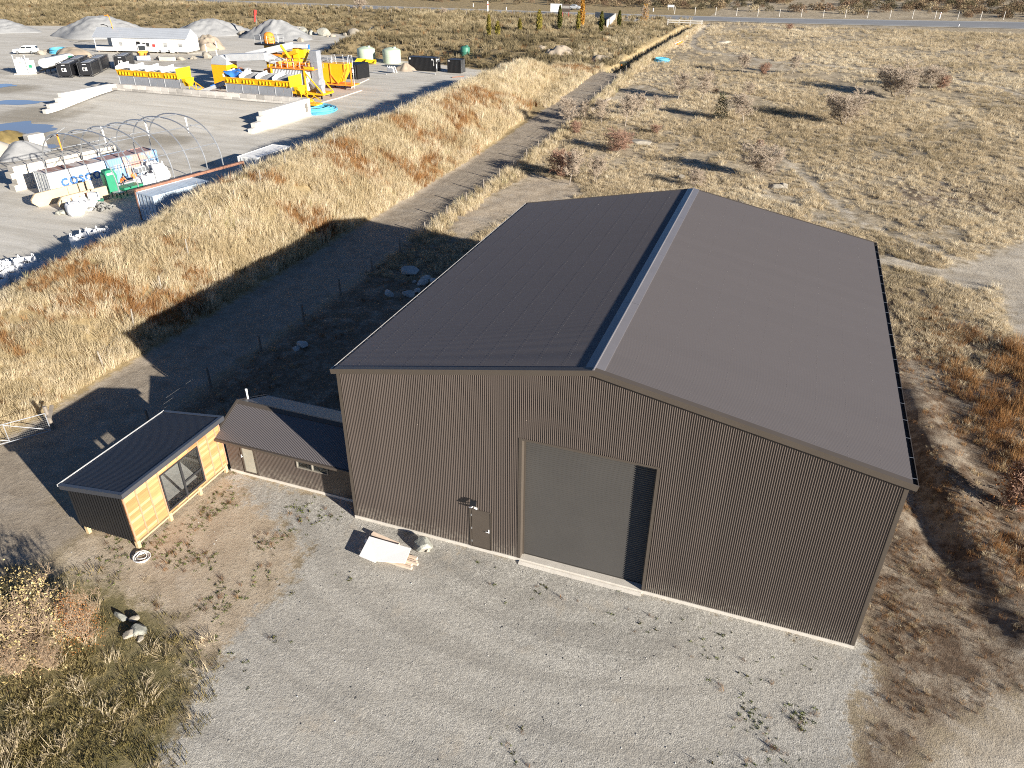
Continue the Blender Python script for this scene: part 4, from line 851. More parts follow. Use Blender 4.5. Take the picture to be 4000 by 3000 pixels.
# timber barrier by the highway
p = hit(*Z5(1265, 268)); o = thing('timber_barrier', 'low timber post and rail barrier where the field track meets the highway', 'barrier', p)
for k in range(4): b = MB(); b.box(-3.4+k*3-.11, -3.4+k*3+.11, -.1, .1, -.2, 1.3); b.build('post', M['paleost'], o)
b = MB(); b.box(-3.6, 5.9, -.16, -.1, .95, 1.2); b.box(-3.6, 5.9, -.16, -.1, .45, .68); b.build('rail', M['paleost'], o)
# metal farm gate at the left edge
g = thing('farm_gate', 'galvanised tube farm gate with mesh standing across the wheel track at the left edge', 'gate', at(*D(110, 925), 0))
ga = at(*D(112, 935), 0); gb = at(*D(-70, 985), 0); go_ = Vector(ga); d = gb-ga
def gpt(s, z): return ga+d*s+Vector((0, 0, z))-g.location
b = MB(); ring = [gpt(.0, .15), gpt(.0, 1.2), gpt(1, 1.2), gpt(1, .15), gpt(0, .15)]
for a, e in zip(ring[:-1], ring[1:]): b.tube([a, e], .024, 6)
b.tube([gpt(.5, .15), gpt(.5, 1.2)], .022, 6); b.tube([gpt(0, .2), gpt(.5, 1.15)], .02, 6); b.tube([gpt(.5, .2), gpt(1, 1.15)], .02, 6); b.build('gate_frame', M['greysteel'], g)
b = MB()
for k in range(1, 9): b.tube([gpt(0, .15+k*.115), gpt(1, .15+k*.115)], .003, 3, False)
for k in range(1, 40): b.tube([gpt(k/40, .15), gpt(k/40, 1.2)], .003, 3, False)
b.build('wire_mesh', M['wire'], g)
b = MB(); b.tube([(.1, .05, -.2), (.05, .03, 1.35)], .1, 8); b.build('gate_post', M['oldwood'], g)
b = MB(); b.bar((-.2, .6, 1.0), (.35, -.15, .75), .16, .14); b.build('strut', M['oldwood'], g)

# ================================================================== TREES AND SHRUBS
def tree_meshes(seed, tm, cm, h=5., R=1.9, stems=1, nb=15, n2=8, n3=6, z0=.2, up=.75, tw=.0026):
    """bare tree: stems with side branches filling an uneven rounded crown, fine twigs at the ends"""
    r = random.Random(seed); T = MB(); C = MB()
    def limb(mb, p, d, L, r0, r1, n=4, wob=.14, sides=4, lift=.04):
        pts = [p]; q = p; dd = d.normalized()
        for i in range(n): dd = (dd+Vector((r.gauss(0, wob), r.gauss(0, wob), r.gauss(lift, wob*.7)))).normalized(); q = q+dd*(L/n); pts.append(q)
        mb.tube(pts, [r0+(r1-r0)*i/n for i in range(n+1)], sides, False); return pts
    lop = [r.uniform(.75, 1.2) for _ in range(6)]
    for t in range(stems):
        a0 = 6.283*t/stems+r.uniform(0, 1); lean = r.uniform(.12, .42) if stems > 1 else r.uniform(0, .16); o = Vector((.1*math.cos(a0), .1*math.sin(a0), -.1)) if stems > 1 else Vector((0, 0, -.1))
        tr = limb(T, o, Vector((lean*math.cos(a0), lean*math.sin(a0), 1)), h*r.uniform(.78, .92), h*.017/(stems**.35), h*.003, 6, .09, 6)
        for k in range(int(nb/stems**.6)):
            f = z0+(1-z0)*(k+r.random())/int(nb/stems**.6); i = min(5, int(f*6)); p = tr[i].lerp(tr[i+1], f*6-i); a = k*2.4+r.uniform(-.5, .5)
            zz = (f-.55)/.55; L = R*math.sqrt(max(.06, 1-zz*zz))*lop[int(a*1.3) % 6]*r.uniform(.7, 1.1)/stems**.3
            b1 = limb(T if k % 3 == 0 else C, p, Vector((math.cos(a), math.sin(a), up*r.uniform(.5, 1.5))), L, h*.0055, h*.0016, 4, .16, 4)
            for m in range(n2):
                g = .2+.8*(m+r.random())/n2; i2 = min(3, int(g*4)); p2 = b1[i2].lerp(b1[i2+1], g*4-i2); d1 = (b1[i2+1]-b1[i2]).normalized()
                sd = Vector((r.gauss(0, 1), r.gauss(0, 1), r.gauss(.35, .7))).normalized(); L2 = L*r.uniform(.25, .48)+.12
                b2 = limb(C, p2, d1*.7+sd, L2, h*.0034, h*.0022, 3, .2, 3)
                for _ in range(n3):
                    g3 = r.uniform(.2, 1); i3 = min(2, int(g3*3)); p3 = b2[i3].lerp(b2[i3+1], g3*3-i3); sd = Vector((r.gauss(0, 1), r.gauss(0, 1), r.gauss(.3, .8))).normalized()
                    limb(C, p3, (b2[-1]-b2[0]).normalized()*.6+sd, r.uniform(.18, .40)*h/5, h*tw, h*tw*.8, 2, .2, 3)
    def mk(mb, nm, m_):
        me = bpy.data.meshes.new(nm); me.from_pydata(mb.v, [], mb.f); me.materials.append(m_); me.polygons.foreach_set('use_smooth', [True]*len(me.polygons)); me.update(); return me
    zs = [v[2] for v in C.v+T.v]; s = h/max(zs)
    for mb in (T, C): mb.v = [(v[0]*s, v[1]*s, v[2]*s) for v in mb.v]
    return mk(T, 'trunk', tm), mk(C, 'crown', cm), h
def plant(name, meshes, loc, label, cat, h=None, group=None, rz=0, sx=1.0, leaves=None):
    t, c, hh = meshes; o = thing(name, label, cat, loc, rz, group); s = (h or hh)/hh; o.scale = (s*sx, s*sx, s)
    for nm, me in (('trunk', t), ('crown', c))+((('leaves', leaves),) if leaves else ()):
        q = bpy.data.objects.new(nm, me); COL.objects.link(q); q.parent = o
    return o
BT = [tree_meshes(900+i, M['bark'], M['twig'], 5., 2.0, 2 if i == 0 else 1, 20, 10, 12, .26, .9, .003) for i in range(4)]
BW = [tree_meshes(920+i, M['bark'], M['twig'], 5., 3.3, 2, 30, 12, 14, .14, .7, .003) for i in range(2)]
BR = [tree_meshes(940+i, M['bark'], M['twigred'], 3., 2.1, 5, 32, 9, 11, .05, .6, .0036) for i in range(2)]
BD = [tree_meshes(960, M['twigdark'], M['twigdark'], 4., 1.8, 1, 14, 7, 5, .3, .5)]
trees = [(Z5(1945, 785), 560, 0, 1.0, 'bare double-stemmed tree on the far track side of the pale field'), (Z5(1240, 1082), 770, 1, 1, 'bare tree beside the long dark tree shadow, left of its pair'), (Z5(1490, 1090), 760, 2, 1, 'bare tree of the pair by the long shadow, right one with pale stem'),
         (Z5(1945, 1330), 985, 3, 1.15, 'broad bare tree right of the small dark evergreen'), (Z5(2000, 1060), 870, 1, 1, 'bare tree half hidden behind the broad bare tree'), (Z5(415, 1340), 1040, 2, 1, 'bare tree with pale leaning trunk near the fallen log'), (Z5(668, 1362), 985, 3, .9, 'slim bare tree with whitish trunk in the middle of the grove'),
         (Z5(797, 1275), 985, 0, .8, 'narrow dark-stemmed bare tree behind the whitish trunk'), (Z5(1015, 1228), 1020, 1, .8, 'small upright bare tree standing alone on bare earth'), (Z5(70, 1372), 1030, 2, 1, 'bare tree closest to the wheel track fence'), (Z5(192, 1332), 1060, 3, .9, 'thin bare tree between the fence and the leaning trunk')]
for k, (uv, top, i, sx, lb) in enumerate(trees):
    p = hit(*uv); plant('bare_tree', BT[i], p, lb, 'tree', height(p, Z5(0, top)[0], Z5(0, top)[1]), 'bare trees on the field', k*1.3, sx*1.2)
for k, (uv, top, ms, lb) in enumerate(((Z6(210, 637), 465, BT[1], 'small bare tree left of the big round one on the field'), (Z6(1085, 835), 505, BW[0], 'largest bare tree with wide round crown on the right of the field'), (Z6(1190, 872), 640, BT[0], 'lower bare tree touching the right side of the largest crown'),
                                      (Z6(1395, 765), 555, BW[1], 'bare tree with red shrub at its foot on the right'), (Z6(650, 1085), 740, BW[0], 'wide grey bushy tree over green grass in the field'), (Z6(1800, 470), 375, BT[2], 'tiny bare tree far right near the highway'))):
    p = hit(*uv); plant('bare_tree', ms, p, lb, 'tree', height(p, 0, Z6(0, top)[1]), 'bare trees on the field', k*2.1+.5, 1.45 if ms in BW else 1.15)
for k, (uv, v1, ms, lb) in enumerate((((2224, 720), 575, BT[3], 'pale bare tree nearest the back left of the shed'), ((2322, 716), 600, BT[0], 'sparse bare tree right of the pale one behind the shed'), ((2715, 728), 655, BW[1], 'low bare shrub just above the shed ridge end'), ((2965, 690), 540, BW[0], 'sparse round bare tree behind the right roof'), ((3800, 300), 150, BT[1], 'faint bare tree near the right edge on the field'),
                                      (Z2(1960, 97), -12, BW[1], 'bare shrub beside the highway above the yard bank'), (Z4(925, 165), 25, BW[0], 'bare shrub on the dark mound beside the highway'))):
    if k == 4: continue
    p = hit(*uv); plant('bare_tree', ms, p, lb, 'tree', height(p, 0, v1), 'bare trees on the field', k*1.7+.9, 1.4 if ms in BW else 1.1)
for k, (uv, v1, i, sx, lb) in enumerate(((Z5(2160, 805), Z5(0, 670)[1], 0, 1, 'red-brown shrub beside the double-stemmed tree'), (Z5(580, 1645), Z5(0, 1375)[1], 1, 1.1, 'big round russet bush left of the pale stone slab in the field'), (Z5(140, 1440), Z5(0, 1290)[1], 0, 1, 'russet bush at the foot of the tree near the fence'), (Z5(1000, 1440), Z5(0, 1330)[1], 1, .9, 'small russet shrub in the grass below the standing trees'),
                                         (Z6(1490, 770), Z6(0, 630)[1], 0, 1, 'red shrub at the foot of the right-hand bare tree'), (Z6(180, 262), Z6(0, 195)[1], 1, .9, 'small brown shrub far out near the highway'), (D(1215, 382), 318*K, 0, 1, 'reddish sparse shrub at the left by the wheel track fence'), ((1240+2600-60+0, 760-40), 690, 1, 1, 'x'), (Z5(1640, 1010), Z5(0, 960)[1], 1, 1, 'tiny russet shrub between the pair and the broad bare tree'), (Z5(2120, 1600), Z5(0, 1500)[1], 0, 1, 'low grey-russet shrub right of the stone slab'))):
    if lb == 'x': continue
    p = hit(*uv); plant('russet_bush', BR[i], p, lb, 'bush', max(.8, height(p, 0, v1)), 'russet bushes on the field', k*1.9, sx*1.35)
p = hit(*Z5(1690, 1282)); plant('evergreen_tree', BD[0], p, 'small dark evergreen tree with bent trunk in the field', 'tree', height(p, 0, Z5(0, 1020)[1]), None, .4, 1.1, bushmesh('leaves', leaf2('dark_evergreen_leaves', [(.3, (.035, .045, .022)), (.6, (.07, .085, .04)), (.8, (.12, .12, .07))]), 77, 4.0, 1.25, 700, .13))
# foreground shrubs
def leafy(name, uv, v1, label, lm, ms, sx, n, leaf, w_, h_):
    p = hit(*uv); return plant(name, ms, p, label, 'shrub', height(p, 0, v1), None, .7, sx, bushmesh('leaves', lm, len(label), h_, w_, n, leaf))
LY = leaf2('yellow_autumn_leaves', [(.3, (.46, .31, .12)), (.5, (.60, .47, .22)), (.7, (.74, .66, .42))], .4, 3)
LO = leaf2('orange_red_autumn_leaves', [(.3, (.36, .12, .04)), (.5, (.52, .21, .07)), (.7, (.62, .38, .14))], .4, 3)
LP = leaf2('pinkish_brown_leaves', [(.3, (.28, .15, .08)), (.5, (.46, .26, .14)), (.7, (.60, .40, .24))], .35, 3)
M['shrubtwig'] = mat('brown_shrub_twigs', (.33, .24, .16), .9, 0, .2, 2)
SH = [tree_meshes(980+i, M['shrubtwig'], M['shrubtwig'], 2.2, 1.15, 6, 28, 7, 6, .1, .8, .0018) for i in range(3)]
leafy('yellow_shrub', D(75, 1400), 1262*K, 'twiggy shrub with pale yellow leaves at the left edge', LY, SH[0], 1.0, 1700, .04, 1.4, 2.3)
leafy('orange_shrub', D(185, 1385), 1285*K, 'orange-red leaved shrub right of the yellow shrub', LO, SH[1], .75, 1500, .032, 1.1, 2.1)
leafy('twiggy_shrub', D(40, 1460), 1390*K, 'low twiggy pinkish shrub below the yellow one at the left edge', LP, SH[2], .95, 700, .03, 1.3, 1.9)
leafy('twiggy_shrub', D(110, 1445), 1388*K, 'bare low twiggy shrub with few orange leaves beside a branch heap', LP, SH[1], .95, 400, .03, 1.0, 1.8)
leafy('dry_bush', D(2190, 1100), 985*K, 'tall rust-brown dry weeds at the right edge beside the ditch', G_weed and leaf2('rust_dry_leaves', [(.3, (.16, .07, .035)), (.6, (.33, .16, .07)), (.8, (.50, .34, .17))], .3, 2), BR[0], 1.0, 350, .10, 1.3, 2.4)
# columnar poplars and an autumn tree
def column(uv, v1, label, lm, w_=.14, n=900, seed=1, name='poplar_tree'):
    p = hit(*uv); h = max(2.5, height(p, 0, v1)); o = thing(name, label, 'tree', p, 0, 'trees by the highway'); r = random.Random(seed); b = MB(); b.tube([(0, 0, -.1), (0, 0, h*.9)], [.12, .02], 6); b.build('trunk', M['bark'], o)
    b = MB()
    for i in range(n):
        z = r.uniform(.06, 1); rr = h*w_*(math.sin(math.pi*min(1, z*.9+.1))**.7)*math.sqrt(r.random()); a = r.uniform(0, 6.283); q = Vector((rr*math.cos(a), rr*math.sin(a), z*h))
        d1 = Vector((math.cos(a)*.4+r.gauss(0, .4), math.sin(a)*.4+r.gauss(0, .4), 1)).normalized()*.42*r.uniform(.5, 1.2); d2 = Vector((r.gauss(0, 1), r.gauss(0, 1), r.gauss(0, .4))).normalized()*.16
        b.add([q-d1*.4, q+d2, q+d1, q-d2], [(0, 1, 2, 3)])
    b.build('crown', lm, o); return o
PG = leaf2('gold_green_poplar', [(.3, (.14, .13, .03)), (.55, (.28, .23, .06)), (.75, (.42, .30, .09))], .3, .8)
PD = leaf2('dark_olive_poplar', [(.3, (.05, .06, .02)), (.55, (.12, .115, .035)), (.75, (.22, .18, .06))], .3, .8)
PO = leaf2('orange_poplar', [(.3, (.32, .16, .03)), (.55, (.50, .27, .06)), (.75, (.58, .38, .14))], .3, .8)
for k, (uv, v1, lm, w_, lb) in enumerate(((Z4(1410, 402), Z4(0, 165)[1], PG, .10, 'slender olive-gold poplar, leftmost of the row below the white sign'), (Z4(1503, 395), Z4(0, 240)[1], PG, .20, 'short wide yellow-green poplar beside the leftmost one'), (Z4(1742, 350), Z4(0, 212)[1], PG, .16, 'small gold poplar standing alone on the grass mound'),
                                          (Z4(1950, 355), Z4(0, 112)[1], PG, .15, 'broad gold-green poplar with a pointed top'), (Z4(2172, 322), Z4(0, 65)[1], PD, .11, 'dark slender poplar just right of the white sign'), (Z5(160, 330), Z5(0, 130)[1], PG, .12, 'gold-green poplar in front of the tall orange one'),
                                          (Z5(200, 298), Z5(0, -30)[1], PO, .10, 'tallest orange poplar in front of the highway'), (Z5(408, 348), Z5(0, 130)[1], PD, .12, 'dark brown-green poplar left of the concrete wall'), (Z5(600, 302), Z5(0, 122)[1], PD, .13, 'small dark poplar right of the concrete wall'))):
    column(uv, v1, lb, lm, w_, 800, k)
p = hit(*Z5(875, 255)); plant('autumn_tree', BT[0], p, 'loose orange-leaved autumn tree beside the highway', 'tree', height(p, 0, Z5(0, 45)[1]), 'trees by the highway', 0, .8, bushmesh('leaves', PO, 5, 4.8, 1.7, 500, .22))
# fallen log, blue coil, pipes, kiosk
a, e = hit(*Z5(300, 1205)), hit(*Z5(510, 1085)); b = MB(); b.tube([a+Vector((0, 0, .1)), (a+e)/2+Vector((0, 0, .45)), e+Vector((0, 0, .25))], [.28, .22, .12], 7); b.tube([(a+e)/2+Vector((0, 0, .4)), (a+e)/2+Vector((1.2, 1.5, 1.0))], [.1, .04], 6); tag(b.build('fallen_log', M['bark']), 'grey fallen log lying across the fence line', 'log')
def coil(name, uv, R, n, pr, m_, label, z=.12, loop=True, seed=0):
    p = hit(*uv); b = MB(); r = random.Random(seed)
    for k in range(n):
        rr = R*r.uniform(.72, 1.0); ox, oy = r.gauss(0, R*.05), r.gauss(0, R*.05); ph = r.uniform(0, 6)
        b.tube([(ox+rr*math.cos(t), oy+rr*math.sin(t), pr+z*(k/n)*2+.05*math.sin(2*t+ph)) for t in np.linspace(0, 6.4, 28)], pr, 5, False)
    o = b.build(name, m_); o.location = p; return tag(o, label, 'pipe coil')
coil('pipe_coil', Z5(1060, 668), 1.5, 7, .10, M['pipeblue'], 'bright blue coil of pipe lying on the pale field', .3)
coil('pipe_coil', (1240, 436), 2.9, 12, .085, M['pipeblue'], 'large tangled blue hose coil beside the white stepped block wall', .35)
coil('pipe_coil', Z1(640, 572), 1.9, 6, .16, M['pipeblue'], 'blue pipe coil behind the white road tanker', .5)
p = hit(*Z5(1215, 470)); rp = []
for k, (m_, lb) in enumerate(((M['white'], 'white plastic pipe lying nearest the trench'), (M['orange'], 'orange plastic pipe lying between two white ones'), (M['white'], 'white plastic pipe in the middle of the pipe bundle'), (M['orange'], 'orange plastic pipe at the outer side of the bundle'))):
    b = MB(); b.tube([(k*.45-.6, -2.6, .17), (k*.45-.3, 2.6, .17)], .16, 8); o = b.build('drain_pipe', m_); o.location = p; tag(o, lb, 'pipe', 'pipes beside the trench')
p = hit(*Z5(628, 782)); o = thing('electrical_kiosk', 'dark olive utility cabinet on a white concrete pad at the head of the trench', 'cabinet', p, .12)
b = MB(); b.box(-1.05, 1.05, -.95, .95, -.2, .12); b.build('pad', M['concrete'], o)
b = MB(); b.box(-.85, .85, -.7, .7, .12, 1.75); b.build('cabinet_body', mat('olive_cabinet_paint', (.075, .075, .045), .5), o, bevel=.02)
b = MB(); b.prism([(-.95, -.8, 1.75), (.95, -.8, 1.75), (.95, .8, 1.83), (-.95, .8, 1.83)], (0, 0, .06)); b.build('cabinet_roof', mat('olive_cabinet_roof', (.11, .11, .07), .5), o)
for s_ in (0, 1): b = MB(); b.box(-.8+s_*.81, -.01+s_*.81, -.72, -.7, .18, 1.7); b.build('cabinet_door', bpy.data.materials['olive_cabinet_paint'], o)
b = MB(); b.box(-.15, .15, -.735, -.72, 1.3, 1.5); b.build('warning_label', M['orange'], o)
b = MB(); b.box(.35, .5, -.735, -.72, .2, .36); b.build('lock_plate', M['white'], o)
# pale stone slab and scattered rocks in the field
for k, (uv, s_, lb) in enumerate(((Z5(820, 1545), (2.0, 1.3, .35), 'pale flat rock heap right of the big russet bush'), (Z5(1720, 470), (2.6, .9, .5), 'grey rocks along the upper field track'), (D(1690, 405), (1.0, .7, .4), 'grey broken rocks by the field track behind the shed'), (D(1470, 385), (.6, .5, .3), 'small pale rock in the grass just behind the shed'), (Z6(60, 1630), (.9, .6, .4), 'grey rock near the track right of the shed ridge'))):
    rock('field_rock', hit(*uv), *s_, 60+k, M['rocktan'], lb, 'rocks in the field', k*.8)

# ================================================================== HIGHWAY
def strip(name, m_, off0, off1, z, xs, parent=None):
    b = MB(); fs = []
    for i, x in enumerate(xs):
        yc = RY(x); wd = RW(x)
        for o_ in (off0, off1): b.v.append((x, yc+wd*o_[0]+o_[1], T1(x, yc+wd*.5)+z))
    for i in range(len(xs)-1): b.f.append((2*i, 2*i+2, 2*i+3, 2*i+1)); b.m.append(0)
    return b.build(name, m_, parent)
xs = list(np.arange(-420, 420, 8.0))
asp = mat('weathered_asphalt', (.235, .235, .235), .8, 0, .08, .6, .2, 10, col2=(.20, .20, .2), c2=(.5, .65), stretch=(.05, 1, 1), spec=.35)
ro = strip('highway', asp, (0, 0), (1, 0), .10, xs); tag(ro, kind='structure')
tag(strip('road_shoulder', mat('pale_shoulder_gravel', (.42, .40, .36), .95, 0, .15, .8), (0, -2.2), (1, 2.0), .06, xs), kind='structure')
for k, (o_, c_) in enumerate((((.07, 0), (.07, .22)), ((.93, -.22), (.93, 0)))): tag(strip('road_edge_line', M['white'], o_, c_, .106, xs), kind='structure')
b = MB()
for x in np.arange(-300, 300, 10.0): b.add([(x+a, RY(x+a)+RW(x+a)*.5+w_, T1(x, RY(x)+RW(x)*.5)+.106) for a, w_ in ((0, -.1), (3.2, -.1), (3.2, .1), (0, .1))], [(0, 1, 2, 3)])
tag(b.build('road_centre_line', M['white']), kind='structure')
# access apron with concrete wall
q = [hit(*Z5(*c)) for c in ((450, 300), (600, 310), (640, 270), (860, 250), (980, 190), (640, 170))]
b = MB(); b.v = [(p.x, p.y, p.z+.08) for p in q]; b.f = [tuple(range(len(q)))]; b.m = [0]; tag(b.build('access_apron', mat('pale_apron', (.40, .38, .35), .95, 0, .1, .5)), kind='structure')
a, e = hit(*Z5(345, 215)), hit(*Z5(555, 235)); b = MB(); b.bar(a+Vector((0, 0, .9)), e+Vector((0, 0, .9)), .3, 2.4); b.bar(e+Vector((0, 0, .9)), hit(*Z5(470, 305))+Vector((0, 0, .9)), .3, 2.2); tag(b.build('concrete_wall', M['concrete']), 'low pale concrete wall beside the highway entrance between the poplars', 'wall')
def marker(uv, v1, label, r_=.09):
    p = hit(*uv); h = height(p, 0, v1); o = thing('marker_post', label, 'marker post', p, 0, 'white marker posts along the highway'); b = MB(); b.tube([(0, 0, -.1), (0, 0, h)], r_, 8); b.build('post', M['white'], o)
    b = MB(); b.tube([(0, 0, h*.72), (0, 0, h*.8)], r_*1.08, 8); b.build('band', M['red'], o)
for uv, v1, lb, r_ in ((Z4(1397, 145), Z4(0, 15)[1], 'tallest white marker post in front of the highway', .2), (Z4(1240, 75), Z4(0, 38)[1], 'short white marker post across the highway, left one', .15), (Z4(1597, 108), Z4(0, 75)[1], 'short white marker post across the highway left of the white sign', .15), (Z6(1480, 163), Z6(0, 105)[1], 'leaning white marker post across the highway on the far right', .16), (Z6(1645, 232), Z6(0, 208)[1], 'small white marker post at the near edge of the highway on the right', .13),
                       (Z2(1648, 80), Z2(0, 48)[1], 'white marker post on the near verge above the yard bank', .14), (Z2(1930, 50), Z2(0, 15)[1], 'white marker post beside the bare shrub on the highway verge', .14), (Z5(970, 124), Z5(0, 88)[1], 'bent white marker post near the autumn tree', .14)): marker(uv, v1, lb, r_)
def board(uv, v0, v1, w_, label, m_, legs=M['paleost'], name='road_sign', band=None):
    p = hit(*uv); z0 = height(p, 0, v0); z1 = height(p, 0, v1); o = thing(name, label, 'sign', p); b = MB(); b.box(-w_/2, w_/2, -.03, .03, z0, z1); b.build('sign_face', m_, o)
    for s_ in (-.38, .38): b = MB(); b.tube([(s_*w_, .06, -.1), (s_*w_, .06, z1)], .06, 6); b.build('sign_leg', legs, o)
    if band: b = MB(); b.box(-w_/2+.1, w_/2-.1, -.04, -.031, z0+(z1-z0)*.45, z0+(z1-z0)*.8); b.build('sign_panel', band, o)
board(Z4(2138, 150), Z4(0, 128)[1], Z4(0, 40)[1], 4.0, 'large white square sign board beside the highway', M['white'])
board(Z5(25, 200), Z5(0, 128)[1], Z5(0, 45)[1], 2.4, 'dark brown information sign with two pale panels by the highway', mat('brown_sign', (.10, .075, .06), .5), M['red'], band=mat('sign_panel_grey', (.35, .33, .3), .5))
board(Z5(1160, 110), Z5(0, 78)[1], Z5(0, 52)[1], 2.2, 'small white sign across the highway near the fence posts', M['white'])

# ================================================================== YARD: containers
CD = Vector((.205, .979, 0)).normalized(); CWv = Vector((.979, -.205, 0)).normalized()     # row direction and the direction across it
CROT = math.atan2(CD.y, CD.x)-math.pi/2
def container(name, label, loc, rz, L=6.06, body='cwhite', roof=None, Wd=2.44, H=2.59, doors=True, group=None, frame=None, ribs=True):
    """local x across, y along, door end at y = 0"""
    o = thing(name, label, 'container', loc, rz, group); fr = M[frame or body]; h = Wd/2
    b = MB()
    for x in (-h, h-.12):
        for y in (0, L-.12): b.box(x, x+.12, y, y+.12, 0, H)
    for y in (0, L-.1): b.box(-h+.12, h-.12, y, y+.1, .05, .2); b.box(-h+.12, h-.12, y, y+.1, H-.12, H)
    for x in (-h, h-.08): b.box(x, x+.08, .12, L-.12, .05, .2); b.box(x, x+.08, .12, L-.12, H-.1, H)
    b.build('corner_frame', fr, o)
    for s_ in (-1, 1):
        b = MB()
        if ribs: b.corr((s_*(h-.045), .12, .2), (0, 1, 0), (0, 0, 1), L-.24, H-.3, (s_, 0, 0), pitch=.28, amp=.018, per=6)
        else: b.box(s_*(h-.04)-.02, s_*(h-.04)+.02, .12, L-.12, .2, H-.1)
        b.build('side_panel', M[body], o, ribs)
    b = MB(); b.corr((-h+.1, .1, H-.03), (0, 1, 0), (1, 0, 0), L-.2, Wd-.2, (0, 0, 1), pitch=.32, amp=.012, per=6); b.build('roof_panel', M[roof or body], o, True)
    b = MB(); b.corr((-h+.12, L-.06, .2), (1, 0, 0), (0, 0, 1), Wd-.24, H-.3, (0, 1, 0), pitch=.28, amp=.018); b.build('end_panel', M[body], o, True)
    for k in (0, 1):
        x0 = -h+.13+k*(h-.13); b = MB(); b.box(x0+.01, x0+h-.15, .03, .07, .2, H-.13)
        for z in (.55, 1.0, 1.5, 2.0): b.box(x0+.06, x0+h-.2, .015, .03, z, z+.18)
        d = b.build('door', M[body], o); b = MB()
        for xx in (.28, .78): b.tube([(x0+xx, .0, .12), (x0+xx, .0, H-.05)], .02, 6)
        b.box(x0+.25, x0+.55, -.03, -.01, 1.05, 1.1); b.build('lock_bar', M['steel'], d)
    b = MB(); b.box(-h+.1, h-.1, .1, L-.1, .1, .16); b.build('floor', M['rust'], o); return o
P = at(*Z3(500, 500), 2.59); base = Vector((P.x, P.y, 0))-CWv*1.22
c1 = container('shipping_container', 'white shipping container with large blue lettering under the hoop frame', base, CROT, 6.06, 'cwhite', 'croof')
def text_on(parent, txt, size, org, U, Vv, m_, name='lettering', spacing=1.2, bold=.012):
    cu = bpy.data.curves.new(name, 'FONT'); cu.body = txt; cu.size = size; cu.extrude = .004; cu.space_character = spacing; cu.offset = bold
    t = bpy.data.objects.new('tmp', cu); COL.objects.link(t); bpy.context.view_layer.update()
    me = bpy.data.meshes.new_from_object(t.evaluated_get(bpy.context.evaluated_depsgraph_get())); bpy.data.objects.remove(t)
    U = Vector(U).normalized(); Vv = Vector(Vv).normalized(); mtx = Matrix((U, Vv, U.cross(Vv))).transposed().to_4x4(); mtx.translation = Vector(org)
    me.transform(mtx); me.materials.clear(); me.materials.append(m_); o = bpy.data.objects.new(name, me); COL.objects.link(o); o.parent = parent; return o
LB = mat('blue_lettering', (.045, .13, .34), .5, 0, .1, 2)
text_on(c1, 'COSCO', 1.02, (1.243, 1.15, 1.12), (0, 1, 0), (0, 0, 1), LB, spacing=1.3, bold=.05)
b = MB(); b.box(1.2, 1.212, 2.75, 3.6, .25, 1.3); b.build('dark_opening', M['black'], c1)
c2 = container('shipping_container', 'faded blue and maroon shipping container behind the green machine', base+CD*6.12, CROT, 6.06, 'cblue', 'croof2')
b = MB()
for k, (y, w_) in enumerate(((.9, .2), (1.28, .18), (1.66, .2), (2.02, .3), (2.45, .16))):
    b.box(1.245, 1.25, y, y+w_*.38, 1.45, 2.0); b.box(1.245, 1.25, y+w_*.62, y+w_, 1.45, 2.0); 
    if k in (1, 3): b.box(1.245, 1.25, y+w_*.38, y+w_*.62, 1.66, 1.76)
b.build('white_lettering', M['white'], c2)
b = MB(); b.box(1.245, 1.25, 3.9, 4.6, 1.1, 1.7); b.build('notice_board', M['white'], c2)
b = MB(); b.box(1.24, 1.30, 3.45, 3.75, .9, 1.3); b.build('red_box', M['red'], c2)
P = at(*Z3(1465, 692), 2.59); c3 = container('shipping_container', 'pale blue shipping container half in shade behind the grass bank', Vector((P.x, P.y, 0))+CWv*1.22, CROT, 6.06, 'cpale', 'cpale')
b = MB(); b.bar((-1.3, .0, 2.7), (-1.3, 12.4, 2.7), .28, .22); b.build('side_beam', M['rust'], c3); b = MB(); b.box(-1.4, -1.24, -.05, .1, 0, 2.6); b.box(-1.4, -1.24, 12.3, 12.4, 0, 2.6); b.build('beam_post', M['rust'], c3)
P = at(*Z2(1000, 1555), 2.6); container('shipping_container', 'plain white container whose roof shows just behind the bank beyond the hoop frame', Vector((P.x+1.2, P.y-6.1, 0)), -.02, 6.06, 'white', 'white', ribs=False)
# hoop frame standing on the two container rows
hf = thing('hoop_frame', 'bare galvanised tunnel frame of seven hoops standing on two container rows', 'hoop frame', base+Vector((0, 0, 2.59)), CROT)
HX0, HX1 = 1.05, 12.7
def hoop(y):
    c = (HX0+HX1)/2; a = (HX1-HX0)/2; return [(c-a*math.copysign(abs(math.cos(t))**.82, math.cos(t)), y, .02+4.35*abs(math.sin(t))**.86) for t in np.linspace(0, math.pi, 29)]
for k in range(7): b = MB(); b.tube(hoop(.15+k*1.93), .062, 6); b.build('hoop', M['steel'], hf)
for f in (4, 9, 14, 19, 24):
    b = MB(); q = hoop(0)[f]; b.tube([(q[0], .15, q[2]), (q[0], .15+6*1.93, q[2])], .042, 6); b.build('purlin', M['steel'], hf)
for y, s_ in ((.15, 1), (.15+6*1.93, -1)):
    for f in (7, 21): q = hoop(y)[f]; b = MB(); b.tube([q, (q[0]+(.6 if f == 7 else -.6), y+s_*1.9, q[2]+1.0)], .035, 6); b.build('brace', M['steel'], hf)
for y, f in ((.4, 11), (4.0, 13), (8.0, 14), (11.4, 16)): q = hoop(y)[f]; b = MB(); b.tube([q, (q[0]+.1, y, q[2]-1.5)], [.09, .05], 6); b.build('hanging_strap', M['white'] if f != 11 else M['orange'], hf)
